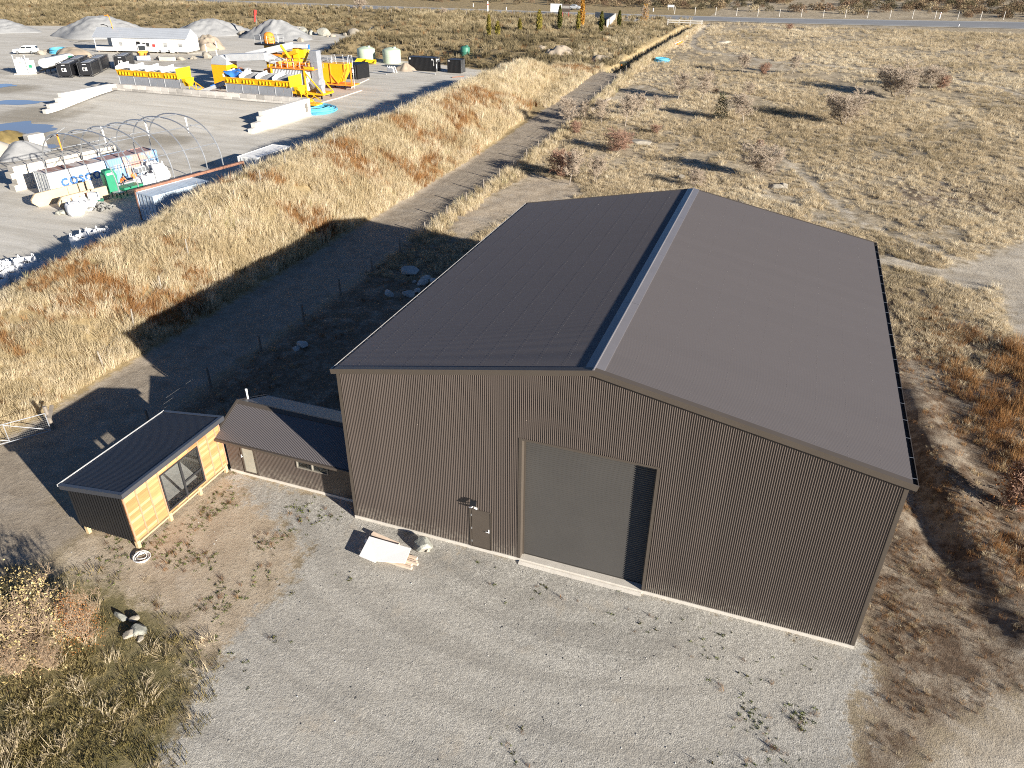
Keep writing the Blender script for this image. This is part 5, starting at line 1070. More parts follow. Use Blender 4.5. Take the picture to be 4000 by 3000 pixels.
b = MB(); b.box(HX0-.08, HX0+.06, 0, 12, -.04, .04); b.build('base_rail', M['steel'], hf)
# block bay left of the white container
b0 = at(*Z3(180, 690), 0); bay = thing('block_bay_wall', 'stacked pale concrete block bay wall left of the white lettered container', 'block wall', b0, CROT)
for r_ in range(4):
    for k in range(6 if r_ < 3 else 7):
        b = MB(); y = k*1.62+(.4 if r_ % 2 else 0); b.box(-1.2, -.05, y, y+1.6, r_*.61, r_*.61+.6); b.build('block', M['block'], bay, bevel=.03)
# cream octagonal panels
for k, (c, L, lb) in enumerate(((at(*Z3(370, 870), 0), 6.0, 'long cream eight-sided panel lying on edge in front of the white container'), (at(*Z3(660, 905), 0), 5.0, 'shorter cream eight-sided panel behind the heap of white bags'))):
    o = thing('cream_panel', lb, 'panel', c, CROT, 'cream panels in the yard'); d = .22
    b = MB(); H = 1.3; b.prism([(0, .5, 0), (0, L, 0), (0, L, H), (0, .5, H), (0, 0, H-.5), (0, 0, .5)], (-d, 0, 0)); b.build('panel_face', M['cream'], o)
    b = MB(); b.box(.0, .03, L*.6, L*.6+.03, .02, H-.02); b.build('joint', M['rust'], o)
# green sorting machine
gm = thing('green_machine', 'tall green sorting machine with white panel and low conveyor table', 'machine', at(*Z3(1190, 745), 0), CROT); gm.scale = (.85, .85, .76)
b = MB(); b.prism([(-.55, 0, .5), (-.55, 1.1, .5), (-.55, 1.35, 2.6), (-.55, 1.0, 3.5), (-.55, .1, 3.5), (-.55, -.2, 2.9)], (.9, 0, 0)); b.build('body', M['green'], gm, bevel=.04)
b = MB(); b.box(.36, .38, .1, .9, 2.85, 3.1); b.build('white_panel', M['white'], gm)
for x, y in ((-.45, .1), (.25, .1), (-.45, 1.0), (.25, 1.0)): b = MB(); b.box(x, x+.1, y, y+.1, 0, .5); b.build('leg', M['green'], gm)
b = MB(); b.box(.5, 1.5, 1.1, 3.6, .75, 1.1); b.box(-.3, .5, 1.2, 3.6, .95, 1.02); b.build('conveyor_table', M['green'], gm)
for x, y in ((.6, 1.3), (1.4, 1.3), (.6, 3.4), (1.4, 3.4), (1.0, .2), (1.8, .2)): b = MB(); b.box(x, x+.08, y, y+.08, 0, .78); b.build('leg', M['green'], gm)
b = MB(); b.box(.9, 1.95, -.1, .8, .78, .86); b.build('side_shelf', M['lightgrey'], gm)
b = MB(); b.box(-1.2, -.5, 1.6, 5.2, .95, 1.15); b.build('belt', M['greysteel'], gm)
b = MB(); b.tube([(-.9, -1.2, .5), (-1.0, -1.3, 1.6), (-1.5, -1.2, 2.4)], .12, 8); b.build('hose', M['lightgrey'], gm)
# long rack of sample bins
rk = thing('bin_rack', 'grey rack of slotted trays in front of the blue maroon container', 'rack', base+CD*8.6+CWv*2.0, CROT); b = MB(); b.box(0, .7, 0, 3.0, .95, 1.05); b.box(0, .05, 0, 3, 1.05, 1.5)
for k in range(8): b.box(.05, .7, k*.42, k*.42+.05, 1.05, 1.45)
b.build('tray', M['lightgrey'], rk)
for x, y in ((.05, .1), (.6, .1), (.05, 2.8), (.6, 2.8)): b = MB(); b.box(x, x+.07, y, y+.07, 0, .95); b.build('leg', M['greysteel'], rk)
# control cabinet on dark green skip
sk = thing('green_skip', 'dark green steel bin with white control box and orange cover', 'skip', at(*Z3(985, 835), 0), CROT+.2)
b = MB(); b.prism([(-.5, -.5, .1), (.9, -.5, .1), (1.1, -.5, .62), (-.7, -.5, .62)], (0, 1.2, 0)); b.build('skip_body', M['dgreen'], sk)
b = MB(); b.box(.2, 1.1, -.3, .3, .63, 1.35); b.build('control_box', M['white'], sk, bevel=.02)
b = MB(); b.box(-.5, .2, .1, .6, 1.0, 1.1); b.box(-.2, -.1, .3, .4, .6, 1.0); b.build('orange_cover', M['orange'], sk)
p = at(*Z3(1120, 870), 0); b = MB(); r = random.Random(9)
for k in range(26): a = Vector((r.uniform(-1, 1), r.uniform(-.8, .8), r.uniform(.05, .4))); e = a+Vector((r.uniform(-.7, .7), r.uniform(-.7, .7), r.uniform(-.1, .2))); b.tube([a, (a+e)/2+Vector((0, 0, .15)), e], r.uniform(.05, .12), 6)
o = b.build('hose_heap', mat('grey_rubber_hose', (.22, .215, .2), .7), None); o.location = p; tag(o, 'heap of grey hoses on the ground beside the white control box', 'hose heap')
# bulk bags
def bagmesh(seed, open_=False):
    bm = bmesh.new(); bmesh.ops.create_cube(bm, size=1); bmesh.ops.subdivide_edges(bm, edges=bm.edges, cuts=5, use_grid_fill=True); r = random.Random(seed); ph = [r.uniform(0, 6) for _ in range(6)]
    for v in bm.verts:
        c = v.co; d = c.normalized(); k = .62; rr = Vector((c.x*(1-k)+d.x*.62*k, c.y*(1-k)+d.y*.62*k, c.z*(1-.3)+d.z*.6*.3))
        w_ = .05*math.sin(9*c.x+ph[0])*math.sin(8*c.z+ph[1])+.04*math.sin(11*c.y+ph[2]+5*c.z)
        rr *= 1+w_
        if open_ and c.z > .3: q = max(abs(c.x), abs(c.y))/.5; rr.z = .38+.12*q+.10*math.sin(5*c.x+ph[3])*q-(.28 if q < .75 else 0)
        v.co = Vector((rr.x*1.05, rr.y*1.05, (rr.z+.48)*.95))
    me = bpy.data.meshes.new('bag_body'); bm.to_mesh(me); bm.free(); me.materials.append(M['bag']); me.polygons.foreach_set('use_smooth', [True]*len(me.polygons)); return me
bagm = [bagmesh(i) for i in range(3)]; bago = [bagmesh(10+i, True) for i in range(3)]
sm = MB()
for sx_, sy_ in ((-1, -1), (1, -1), (-1, 1), (1, 1)): sm.tube([(sx_*.36, sy_*.42, .7), (sx_*.38, sy_*.40, 1.12), (sx_*.30, sy_*.34, 1.18), (sx_*.42, sy_*.30, .75)], .025, 4, False)
strap_o = sm.build('strap', M['bag']); strap_me = strap_o.data; bpy.data.objects.remove(strap_o)
fill_m = mat('dark_bag_filling', (.10, .095, .09), .95, 0, .2, 5)
def bag(loc, s, label, group, op=False, k=0):
    o = thing('bulk_bag', label, 'bulk bag', loc, k*1.1, group); o.scale = (s, s, s*(.85 if op else .9))
    q = bpy.data.objects.new('bag_body', (bago if op else bagm)[k % 3]); COL.objects.link(q); q.parent = o
    q = bpy.data.objects.new('strap', strap_me); COL.objects.link(q); q.parent = o
    if op: b = MB(); b.lathe([(0, .76), (.25, .72), (.42, .62)], n=10); b.build('filling', fill_m, o, True)
for k, (uv, s, lb) in enumerate(((Z3(740, 860), 1.0, 'white bulk bag at the left of the heap by the cream panel'), (Z3(830, 930), 1.35, 'biggest slumped white bulk bag at the front of the heap'), (Z3(880, 850), 1.1, 'white bulk bag on the back of the heap against the cream panel'), (Z3(960, 880), 1.0, 'white bulk bag at the right end of the heap'), (Z3(1010, 855), .8, 'small white bag between the heap and the green skip'))): bag(at(*uv, 0), s, lb, 'white bags heaped beside the cream panel', k=k)
for k, (uv, z, s, lb) in enumerate(((Z3(1560, 625), 0, 1.25, 'full white bulk bag nearest the man in orange'), (Z3(1650, 610), 0, 1.3, 'full white bulk bag in front of the stacked ones'), (Z3(1770, 560), 0, 1.25, 'grey shaded bulk bag at the right end of the row'), (Z3(1700, 540), .0, 1.2, 'white bulk bag in the middle of the row'), (Z3(1640, 500), .0, 1.2, 'white bulk bag at the back near the blue container'), (Z3(1650, 440), 1.0, 1.0, 'white bulk bag stacked on top at the back'), (Z3(1720, 470), .95, 1.0, 'white bulk bag stacked on top at the right'))):
    bag(at(*uv, z), s, lb, 'full white bags beside the blue container', k=k)
for k, (uv, s, lb) in enumerate(((Z3(905, 1290), 1.35, 'open bulk bag of dark fill in bank shade, left one of three'), (Z3(1040, 1225), 1.2, 'open bulk bag in bank shade, middle one of three'), (Z3(1120, 1215), 1.15, 'open bulk bag in bank shade, right one of three'))): bag(at(*uv, .0), s, lb, 'open bags in the bank shade', True, k)
for k, (uv, s, lb) in enumerate(((Z3(30, 1585), 1.2, 'empty blue-white bag at the back left of the dumped heap'), (Z3(130, 1590), 1.2, 'slumped bag at the back of the dumped heap'), (Z3(310, 1560), 1.35, 'fullest open bag at the right of the dumped heap'), (Z3(230, 1610), 1.1, 'flattened bag beside the fullest open one'), (Z3(60, 1640), 1.2, 'crumpled bag low in the middle of the dumped heap'), (Z3(170, 1650), 1.1, 'crumpled bag at the foot of the grass bank'), (Z3(-40, 1640), 1.2, 'crumpled bag cut by the left picture edge'), (Z3(400, 1545), 1.0, 'small bag farthest right of the dumped heap'), (Z3(20, 1720), 1.1, 'lowest crumpled bag of the dumped heap at the picture edge'))): bag(at(*uv, .0), s, lb, 'dumped bags at the foot of the bank', True, k)
# workers
def person(uv, z, rz, label, bend=0., shirt='hivis', legs=('cloth')):
    o = thing('person', label, 'person', at(*uv, z), rz)
    J = {'pelvis': (0, 0, .95), 'chest': (0, .18*bend, 1.30), 'neck': (0, .32*bend, 1.50), 'head': (0, .38*bend, 1.60), 'top': (0, .42*bend, 1.76), 'sl': (-.19, .28*bend, 1.44), 'el': (-.27, .34*bend+.08, 1.18), 'hl': (-.22, .42*bend+.3, 1.05), 'sr': (.19, .28*bend, 1.44), 'er': (.27, .34*bend+.1, 1.18), 'hr': (.2, .42*bend+.32, 1.06),
         'll': (-.1, 0, .9), 'kl': (-.11, .04, .5), 'al': (-.12, -.02, .08), 'tl': (-.12, .16, .04), 'lr': (.1, 0, .9), 'kr': (.12, .02, .5), 'ar': (.13, -.06, .08), 'tr': (.13, .12, .04)}
    def skin(nm, verts, edges, rad_, m_):
        ks = list(verts); me = bpy.data.meshes.new(nm); me.from_pydata([J[k] for k in ks], [(ks.index(a), ks.index(c)) for a, c in edges], []); me.materials.append(m_)
        ob = bpy.data.objects.new(nm, me); COL.objects.link(ob); ob.parent = o; ob.modifiers.new('skin', 'SKIN')
        for i, k in enumerate(ks): me.skin_vertices[0].data[i].radius = rad_[i]; me.skin_vertices[0].data[i].use_root = (i == 0)
        sb = ob.modifiers.new('sub', 'SUBSURF'); sb.levels = sb.render_levels = 1; return ob
    skin('body', ['pelvis', 'chest', 'neck', 'head', 'top', 'sl', 'el', 'hl', 'sr', 'er', 'hr', 'll', 'kl', 'al', 'tl', 'lr', 'kr', 'ar', 'tr'],
         [('pelvis', 'chest'), ('chest', 'neck'), ('neck', 'head'), ('head', 'top'), ('chest', 'sl'), ('sl', 'el'), ('el', 'hl'), ('chest', 'sr'), ('sr', 'er'), ('er', 'hr'), ('pelvis', 'll'), ('ll', 'kl'), ('kl', 'al'), ('al', 'tl'), ('pelvis', 'lr'), ('lr', 'kr'), ('kr', 'ar'), ('ar', 'tr')],
         [(.14, .10), (.15, .10), (.055, .055), (.085, .09), (.06, .07), (.06, .06), (.045, .045), (.035, .03), (.06, .06), (.045, .045), (.035, .03), (.085, .09), (.065, .065), (.045, .045), (.04, .03), (.085, .09), (.065, .065), (.045, .045), (.04, .03)], M['skin'])
    skin('jacket', ['pelvis', 'chest', 'sl', 'el', 'sr', 'er'], [('pelvis', 'chest'), ('chest', 'sl'), ('sl', 'el'), ('chest', 'sr'), ('sr', 'er')], [(.17, .13), (.19, .14), (.085, .085), (.065, .065), (.085, .085), (.065, .065)], M[shirt])
    skin('trousers', ['pelvis', 'll', 'kl', 'al', 'lr', 'kr', 'ar'], [('pelvis', 'll'), ('ll', 'kl'), ('kl', 'al'), ('pelvis', 'lr'), ('lr', 'kr'), ('kr', 'ar')], [(.145, .12), (.105, .11), (.085, .085), (.065, .065), (.105, .11), (.085, .085), (.065, .065)], M['whitedirty'] if legs == 'w' else M['cloth'])
    b = MB(); b.lathe([(0, 1.83-.0), (.08, 1.81), (.115, 1.74), (.12, 1.70), (.155, 1.69)], (0, .42*bend, 0), 12); b.build('hair' if bend else 'cap', M['cloth'], o, True); return o
person(Z3(1480, 648), 0, CROT+1.2, 'standing worker in orange hi-vis jacket and grey trousers by the bags', 0, 'hivis', 'w')
person(Z3(1330, 690), 0, CROT-1.0, 'worker in orange top leaning over the green conveyor table', 1.1, 'hivis')
# tarp covered heap, block and gravel at the left edge
def heap(name, loc, rx, ry, h, m_, label, seed, cat='gravel pile', rz=0, group=None, pw=1.0, n=40, rough=.12):
    o_ = MB(); vs = []; fs = []; m = n*2
    for i in range(n+1):
        for j in range(m):
            t = 2*math.pi*j/m; k = i/n; wob = 1+.14*math.sin(2*t+seed)+.09*math.sin(5*t+seed*2); x = rx*k*wob*math.cos(t); y = ry*k*wob*math.sin(t)
            z = h*((1-k)**pw)*(1-.25*math.exp(-(k/.12)**2))+rough*h*(float(vnoise(x+seed*9, y, 1.1, seed))-.5)*min(1, 4*(1-k))*(.4+.6*k)
            vs.append((x, y, z-(.15 if i == n else 0)))
    for i in range(n):
        for j in range(m): j2 = (j+1) % m; fs.append((i*m+j, (i+1)*m+j, (i+1)*m+j2, i*m+j2))
    o_.add(vs, fs); o = o_.build(name, m_, None, True); o.location = loc; o.rotation_euler = (0, 0, rz); return tag(o, label, cat, group)
p = at(*Z3(190, 225), 0); heap('tarp_heap', at(*Z3(150, 210), 0)+Vector((-2.0, 0, 0)), 5.0, 1.6, 1.8, M['tarp'], 'heap under a shiny olive-brown tarpaulin at the left edge', 3, 'tarpaulin heap', CROT+1.5, None, .5, 24, .5)
b = MB(); b.box(-.6, .6, -1.0, 1.0, 0, 1.6); o = b.build('concrete_block', M['block'], bevel=.05); o.location = at(*Z3(400, 205), 0); o.rotation_euler = (0, 0, CROT); tag(o, 'tall white concrete block at the end of the tarpaulin heap', 'block')
heap('gravel_pile', at(*Z3(240, 330), 0)+Vector((-1.5, 1.5, 0)), 3.2, 3.0, 1.9, M['gravelpile'], 'small grey gravel pile behind the block bay wall at the left', 4, pw=.9)
heap('gravel_pile', at(*Z3(40, 340), 0)+Vector((-3.5, 1.0, 0)), 4.2, 3.2, 2.1, M['sand'], 'pale sand pile at the left edge behind the block bay wall', 6, pw=.7)
for k, (uv, s, lb) in enumerate(((Z3(630, 935), .34, 'small grey stone at the tip of the short cream panel'), (Z3(675, 930), .42, 'grey stone beside the white bag heap'))): rock('stone', at(*uv, 0), s, s*.8, s*.8, 90+k, M['rock'], lb, 'stones by the white bags')
# standing water
def puddle(c, rx, ry, seed, rz=0):
    b = MB(); n = 60; b.v = [(rx*(1+.28*math.sin(2*t+seed)+.16*math.sin(5*t+seed*3)+.08*math.sin(9*t))*math.cos(t), ry*(1+.22*math.sin(3*t+seed*2)+.12*math.sin(7*t+seed))*math.sin(t), 0) for t in np.linspace(0, 2*math.pi, n, False)]
    b.f = [tuple(range(n))]; b.m = [0]; o = b.build('water', M['water']); o.location = (c[0], c[1], T1(c[0], c[1])+.035); o.rotation_euler = (0, 0, rz); tag(o, kind='structure')
t = NT('puddle_water'); M['water'] = t.out(t.n('ShaderNodeBsdfPrincipled', {'Base Color': (.19, .20, .21, 1), 'Roughness': .04, 'Specular IOR Level': .6, 'IOR': 1.33, 'Normal': t.n('ShaderNodeBump', {'Strength': .02, 'Height': t.noise(t.n('ShaderNodeTexCoord').outputs['Object'], 3.)}).outputs[0]}).outputs[0])
for uv, rx, ry, s, rz in ((Z1(110, 1400), 5.0, 4.6, 1, .3), (Z1(60, 1110), 5.0, 2.1, 2, .5), (Z1(5, 925), 2.6, 2.2, 3, .4), (Z3(520, 205), 1.6, 1.2, 4, .4), (Z3(760, 290), 2.0, .8, 5, 1.4)): puddle(at(*uv, 0), rx, ry, s, rz)

# ================================================================== YARD: loading ramp and block walls
def blockwall(name, label, p, d, rows, m_='block', bl=1.5, bd=.75, bh=.6):
    o = thing(name, label, 'block wall', p, math.atan2(d[1], d[0]))
    for r_, (s0, cnt) in enumerate(rows):
        for k in range(cnt): b = MB(); b.box(s0+k*bl, s0+(k+1)*bl-.015, -bd/2, bd/2, r_*bh, (r_+1)*bh-.01); q = b.build('block', M[m_], o, bevel=.03)
    return o
M['blockw'] = mat('whitewashed_block', (.58, .55, .50), .8, 0, .08, 1.2, .2, 14, tint=.06)
M['blockm'] = mat('mixed_grey_block', (.46, .43, .39), .85, 0, .12, 1.0, .25, 14, tint=.32)
blockwall('block_wall', 'white stepped block wall on the left side of the sand ramp', (-90.2, 63.6, 0), (0, 1), ((0, 9), (.9, 8), (2.6, 7), (3.4, 7)), 'blockw')
blockwall('block_wall', 'white stepped block wall on the right side of the sand ramp', (-53.4, 63.6, 0), (0, 1), ((0, 9), (.8, 8), (2.2, 7), (2.8, 7)), 'blockw')
blockwall('block_wall', 'long wall of mixed grey blocks along the back of the sand ramp', (-90.4, 77.2, 0), (1, 0), ((0, 25), (0, 25), (0, 25), (0, 25)), 'blockm')
b = MB(); b.box(-1.2, 1.2, -.8, .8, 0, .9); 
# ================================================================== YARD: feed bins
def feedbin(name, label, x0, y0, L, full, topz=4.85, blue=False, rz=0):
    o = thing(name, label, 'feed bin', (x0, y0, 0), rz); zb, zm, zt = .55, 3.3, 4.1; n = 4; Dp = 2.7
    for k in range(8): b = MB(); b.box(k*L/8+.03, (k+1)*L/8-.03, -.02, .04, zb+.3, zm); b.build('side_panel', M['greysteel'], o)
    b = MB()
    for k in range(5): b.box(k*L/4-.04, k*L/4+.04, -.07, -.02, zb, zm)
    b.build('upright', M['orange'] if False else M['lightgrey'], o)
    b = MB(); b.prism([(0, -.1, zm), (0, -.35, zt-.1), (0, -.35, zt), (0, .1, zt), (0, .1, zm)], (L, 0, 0)); b.box(0, L, -.14, -.02, zm-.08, zm+.08); b.box(0, L, -.42, -.3, zt-.06, zt+.06); b.build('hopper_band', M['yellow'], o)
    b = MB()
    for k in range(4):
        for j in range(4): x = (k+.2+j*.2)*L/4; b.prism([(x, -.4, zt-.12), (x, -.14, zm+.12), (x, -.36, zm+.12)], (.07, 0, 0))
    b.build('stiffener', M['byellow'], o)
    b = MB(); b.prism([(0, -.35, zt), (0, .75, 2.6), (0, Dp-.75, 2.6), (0, Dp+.1, zt+.55), (0, Dp, zt+.55), (0, Dp-.85, 2.7), (0, .85, 2.7), (0, -.25, zt)], (L, 0, 0)); b.build('hopper', M['lightgrey'], o)
    b = MB(); b.box(0, L, Dp, Dp+.08, 3.2, zt+.55); b.build('back_plate', M['lightgrey'], o)
    for k in range(4): x = k*L/4; b = MB(); b.prism([(x-.05, -.3, zt), (x-.05, Dp, zt), (x-.05, Dp, topz+.2), (x-.05, .7, topz), (x-.05, -.3, zt+.45)] , (.09, 0, 0)); b.build('divider', M['white'], o)
    b = MB(); b.prism([(L-.05, -.4, zm), (L-.05, Dp, zm), (L-.05, Dp+.1, topz), (L-.05, -.45, topz)], (.12, 0, 0)); b.prism([(L+.07, .3, zm), (L+.07, Dp-.3, zm), (L+.07, 1.8, 2.1), (L+.07, .9, 2.1)], (.8, 0, 0)); b.build('end_plate', M['byellow'], o)
    for k in range(4):
        x = (k+.5)*L/4
        if full or k == 2:
            rad_ = L/8*.9; b = MB(); m = 14
            for i in range(m+1):
                for j in range(m+1):
                    u, v = i/m*2-1, j/m*2-1; b.v.append((x+u*L/8*.95, Dp/2+.05+v*Dp/2*.92, (zt+.1+.65*max(0, 1-math.hypot(u*.75, v))+.15*v) if full else zt-.5))
            for i in range(m):
                for j in range(m): b.f.append((i*(m+1)+j, i*(m+1)+j+1, (i+1)*(m+1)+j+1, (i+1)*(m+1)+j)[::-1]); b.m.append(0)
            b.build('gravel_fill', M['gravelpile'], o, True)
    b = MB(); b.box(-.2, L+2.3, .6, 2.0, 1.1, 1.35); b.build('collecting_belt', M['yellow'], o)
    b = MB()
    for s_ in (.5, 2.1): b.bar((L+.1, s_, 3.2), (L+3.6, s_, 1.2), .1); b.bar((L+.1, s_, .7), (L+3.6, s_, .9), .12); b.bar((L+1.2, s_, .9), (L+1.2, s_, 2.6), .09); b.bar((L+1.2, s_, .9), (L+2.4, s_, 1.8), .08)
    b.box(L+2.0, L+3.8, .4, 2.2, .75, .95); b.build('drawbar_frame', M['yellow'], o)
    for x in (-.0, L*.5, L-.1, L+2.6):
        b = MB(); b.box(x, x+.12, .3, .42, 0, .75); b.box(x, x+.12, 2.0, 2.12, 0, .75); b.build('leg', M['black'], o)
    if blue:
        b = MB(); m = 12
        for i in range(m+1):
            for j in range(m+1): u, v = i/m, j/m; b.v.append((-.15+u*3.2, -.35+v*3.1, zt+.62+.45*math.sin(u*6.0+.6)*(.5+.5*math.cos(v*5))-.75*max(0, .25-v)*2+.12*math.sin(u*17+v*9)))
        for i in range(m):
            for j in range(m): b.f.append((i*(m+1)+j, (i+1)*(m+1)+j, (i+1)*(m+1)+j+1, i*(m+1)+j+1)); b.m.append(0)
        b.build('blue_tarp', M['blue'], o, True)
    return o
feedbin('aggregate_feed_bin', 'empty yellow and grey four-compartment feed bin on the left behind the ramp wall', -91.4, 80.2, 12.5, False)
feedbin('aggregate_feed_bin', 'yellow and grey four-compartment feed bin filled with gravel and part covered by blue tarp', -69.9, 80.2, 12.2, True, blue=True)
o = thing('link_conveyor', 'low orange conveyor with blue cover joining the two feed bins', 'conveyor', (-75.5, 81, 0)); b = MB(); b.bar((-1.8, 0, 1.0), (5.2, 1.4, 3.2), 1.0, .5); b.build('belt_cover', M['lightgrey'], o); b = MB(); b.bar((-2.4, -.2, .9), (-.4, .1, 1.5), 1.3, .8); b.build('tail_frame', M['orange'], o); b = MB(); b.bar((1.6, .7, 2.4), (4.6, 1.3, 3.4), 1.1, .15); b.build('blue_cover', M['blue'], o)
# ================================================================== YARD: mixing plant
slab = MB(); slab.prism([(-84, 82.4, .0), (-57.2, 82.4, .0), (-56.6, 91.5, .0), (-56.9, 99.5, .0), (-60.2, 101.2, .0), (-62.2, 111.4, .0), (-78, 114, .0)], (0, 0, .14)); tag(slab.build('plant_slab', M['slab']), kind='structure')
o = thing('drum_dryer', 'yellow end housing with silver duct bend and dark rotating drum', 'drum dryer', (-79, 91.5, 0))
b = MB(); b.box(-1.6, 1.6, -1.4, 1.4, .9, 4.2); b.build('end_housing', M['yellow'], o, bevel=.03)
b = MB(); b.prism([(-1.6, -1.4, 4.22), (1.7, -1.4, 4.22), (1.9, -1.4, 5.1), (.6, -1.4, 5.75), (-.6, -1.4, 5.6), (-1.4, -1.4, 5.0)], (0, 2.7, 0)); b.build('duct_hood', M['lightgrey'], o, bevel=.04)
b = MB(); b.obox((5.0, .2, 5.55), (3.7, .75, .55), (1, .12, .06)); b.obox((9.7, 1.2, 5.2), (1.6, .75, .5), (1, .35, -.35)); b.build('duct', M['lightgrey'], o, bevel=.04)
b = MB(); b.obox((7.2, 3.6, 6.3), (4.2, .6, .5), (1, .3, .22)); b.obox((12.0, 5.0, 7.1), (1.8, .5, .3), (1, .2, .0)); b.build('upper_duct', M['lightgrey'], o)
b = MB(); b.tube([(1.6, 0, 2.7), (9.0, 0, 2.3)], 1.05, 20); b.build('drum', M['anthra'], o, True)
for x in (3.0, 4.6): b = MB(); b.tube([(x, 0, 2.65), (x+.25, 0, 2.63)], 1.2, 20); b.build('drum_ring', M['lightgrey'] if x > 4 else M['rust'], o)
b = MB(); b.box(-1.2, 10, -1.1, 1.1, .7, 1.0); b.build('chassis', M['black'], o)
for x in (-1, 3, 7, 9.5): b = MB(); b.box(x, x+.2, -1, -.8, 0, .7); b.box(x, x+.2, .8, 1, 0, .7); b.build('leg', M['black'], o)
b = MB(); b.box(9.0, 10.8, -1.2, 1.3, 1.2, 4.0); b.build('burner_housing', M['orange'], o)
def railing(b, pts, h=1.0, r=.035):
    pts = [Vector(p) for p in pts]
    for a, e in zip(pts[:-1], pts[1:]):
        L = (e-a).length; n_ = max(1, int(L/1.1))
        for k in range(n_+1): q = a.lerp(e, k/n_); b.tube([q, q+Vector((0, 0, h))], r, 4, False)
        for f in (.5, 1): b.tube([a+Vector((0, 0, h*f)), e+Vector((0, 0, h*f))], r, 4, False)
o = thing('filter_house', 'grey ribbed filter house on yellow frame with tall square exhaust stack and fan', 'filter house', (-67.4, 88.9, 0))
b = MB(); b.corr((0, 0, 1.3), (1, 0, 0), (0, 0, 1), 6.2, 3.2, (0, -1, 0), pitch=.3, amp=.04); b.build('ribbed_wall', M['lightgrey'], o, True)
b = MB(); b.box(.02, 6.6, .05, 2.9, 1.3, 4.48); b.build('housing', M['white'], o)
b = MB(); b.box(-.2, 8.2, -.25, 3.1, 4.5, 4.62); b.build('deck', M['orange'], o)
b = MB()
for x in (-.1, 6.25): b.box(x, x+.22, -.2, .02, .6, 4.5)
b.box(-.1, 9.6, -.2, 3.0, .75, 1.0); b.box(6.5, 8.2, -.3, .1, 4.62, 5.0); b.bar((6.4, -.1, 4.2), (9.5, -.1, 1.0), .16); b.bar((6.4, 2.9, 4.2), (9.5, 2.9, 1.0), .16); b.build('frame', M['yellow'], o)
b = MB(); railing(b, [(-.1, -.2, 4.62), (8.1, -.2, 4.62), (8.1, 3, 4.62), (-.1, 3, 4.62), (-.1, -.2, 4.62)], 1.05); b.build('railing', M['steel'], o)
b = MB(); b.box(7.0, 8.35, 1.0, 2.3, 2.3, 7.3); b.build('exhaust_stack', M['greysteel'], o, bevel=.02)
b = MB(); b.tube([(6.9, 1.4, 2.2), (8.5, 1.4, 2.2)], 1.0, 18); b.build('fan_case', M['greysteel'], o); b = MB(); b.prism([(8.0, .2, 1.0), (9.3, .2, 1.0), (9.0, .2, 2.2), (8.4, .2, 2.2)], (0, .8, 0)); b.build('motor_guard', M['greysteel'], o)
for x in (1, 4, 7.3, 9): b = MB(); b.box(x, x+.2, -.1, .1, 0, .75); b.box(x, x+.2, 2.7, 2.9, 0, .75); b.build('leg', M['black'], o)
for k, (a, e, r_, m_) in enumerate((((.1, 3.3, 7.6), (2.2, 3.3, 4.7), .22, 'byellow'), ((5.6, 3.2, 7.2), (4.2, 2.8, 4.6), .2, 'byellow'), ((5.65, 3.2, 7.9), (5.6, 3.2, 7.2), .18, 'blue'))): b = MB(); b.tube([a, e], r_, 8); b.build('screw_conveyor' if k < 2 else 'drive_motor', M[m_], o)
b = MB(); r = random.Random(4)
for k in range(7): x = .8+k*.95; b.obox((x, 1.6+r.uniform(-.5, .5), 5.0), (.35, .4, .35), (1, r.uniform(-.4, .4), .2)); b.tube([(x, 1, 4.7), (x+.3, 2.2, 5.5)], .08, 6)
b.build('pipework', M['orange'], o)
o = thing('mixing_tower', 'tall yellow mixing tower with black railed platform on top', 'tower', (-73.0, 97.0, 0))
b = MB(); b.box(-.8, .8, -.7, .7, 1.0, 7.0); b.build('column', M['yellow'], o, bevel=.03)
b = MB(); b.box(-2.0, 2.0, -1.6, 1.6, 7.0, 7.3); b.build('platform', M['black'], o)
b = MB(); b.lathe([(.95, 7.3), (1.0, 8.0), (.8, 8.7), (.4, 8.95), (0, 9)], n=14); b.build('hood', M['orange'], o, True)
b = MB(); railing(b, [(-1.9, -1.5, 7.3), (1.9, -1.5, 7.3), (1.9, 1.5, 7.3), (-1.9, 1.5, 7.3), (-1.9, -1.5, 7.3)], 1.2); b.build('railing', M['steel'], o)
b = MB(); b.prism([(.8, -1.0, 5.6), (2.4, -1.0, 5.6), (4.6, -1.0, 4.9), (4.6, -1.0, 4.4), (.8, -1.0, 4.4)], (0, 2.0, 0)); b.box(3.0, 4.4, -1.0, 1.0, 5.0, 6.0); b.build('mixer_body', M['orange'], o)
b = MB(); b.bar((1.0, -1.3, 4.6), (6.6, -1.5, 6.4), .9, .6); b.build('skip_conveyor', M['yellow'], o)
b = MB(); b.box(4.9, 6.0, -.6, .6, 4.4, 7.0); b.box(5.9, 7.0, -.4, .6, 5.2, 6.5); b.build('cyclone_box', M['byellow'], o)
for x, y in ((-.9, -.8), (.7, -.8), (-.9, .6), (.7, .6)): b = MB(); b.box(x, x+.2, y, y+.2, 0, 1.0); b.build('leg', M['yellow'], o)
o = thing('hopper_trailer', 'deep yellow hopper on a framed trailer with railed walkway behind the exhaust stack', 'hopper', (-67.5, 98.4, 0))
b = MB(); b.prism([(0, 0, 4.3), (8.2, 0, 4.3), (8.2, 0, 3.6), (6.6, 0, 1.2), (1.2, 0, 1.2), (0, 0, 3.0)], (0, 2.4, 0)); b.build('hopper_body', M['yellow'], o)
b = MB()
for x in (2.6, 5.2, 8.0): b.box(x, x+.16, -.12, -.02, .9, 4.3)
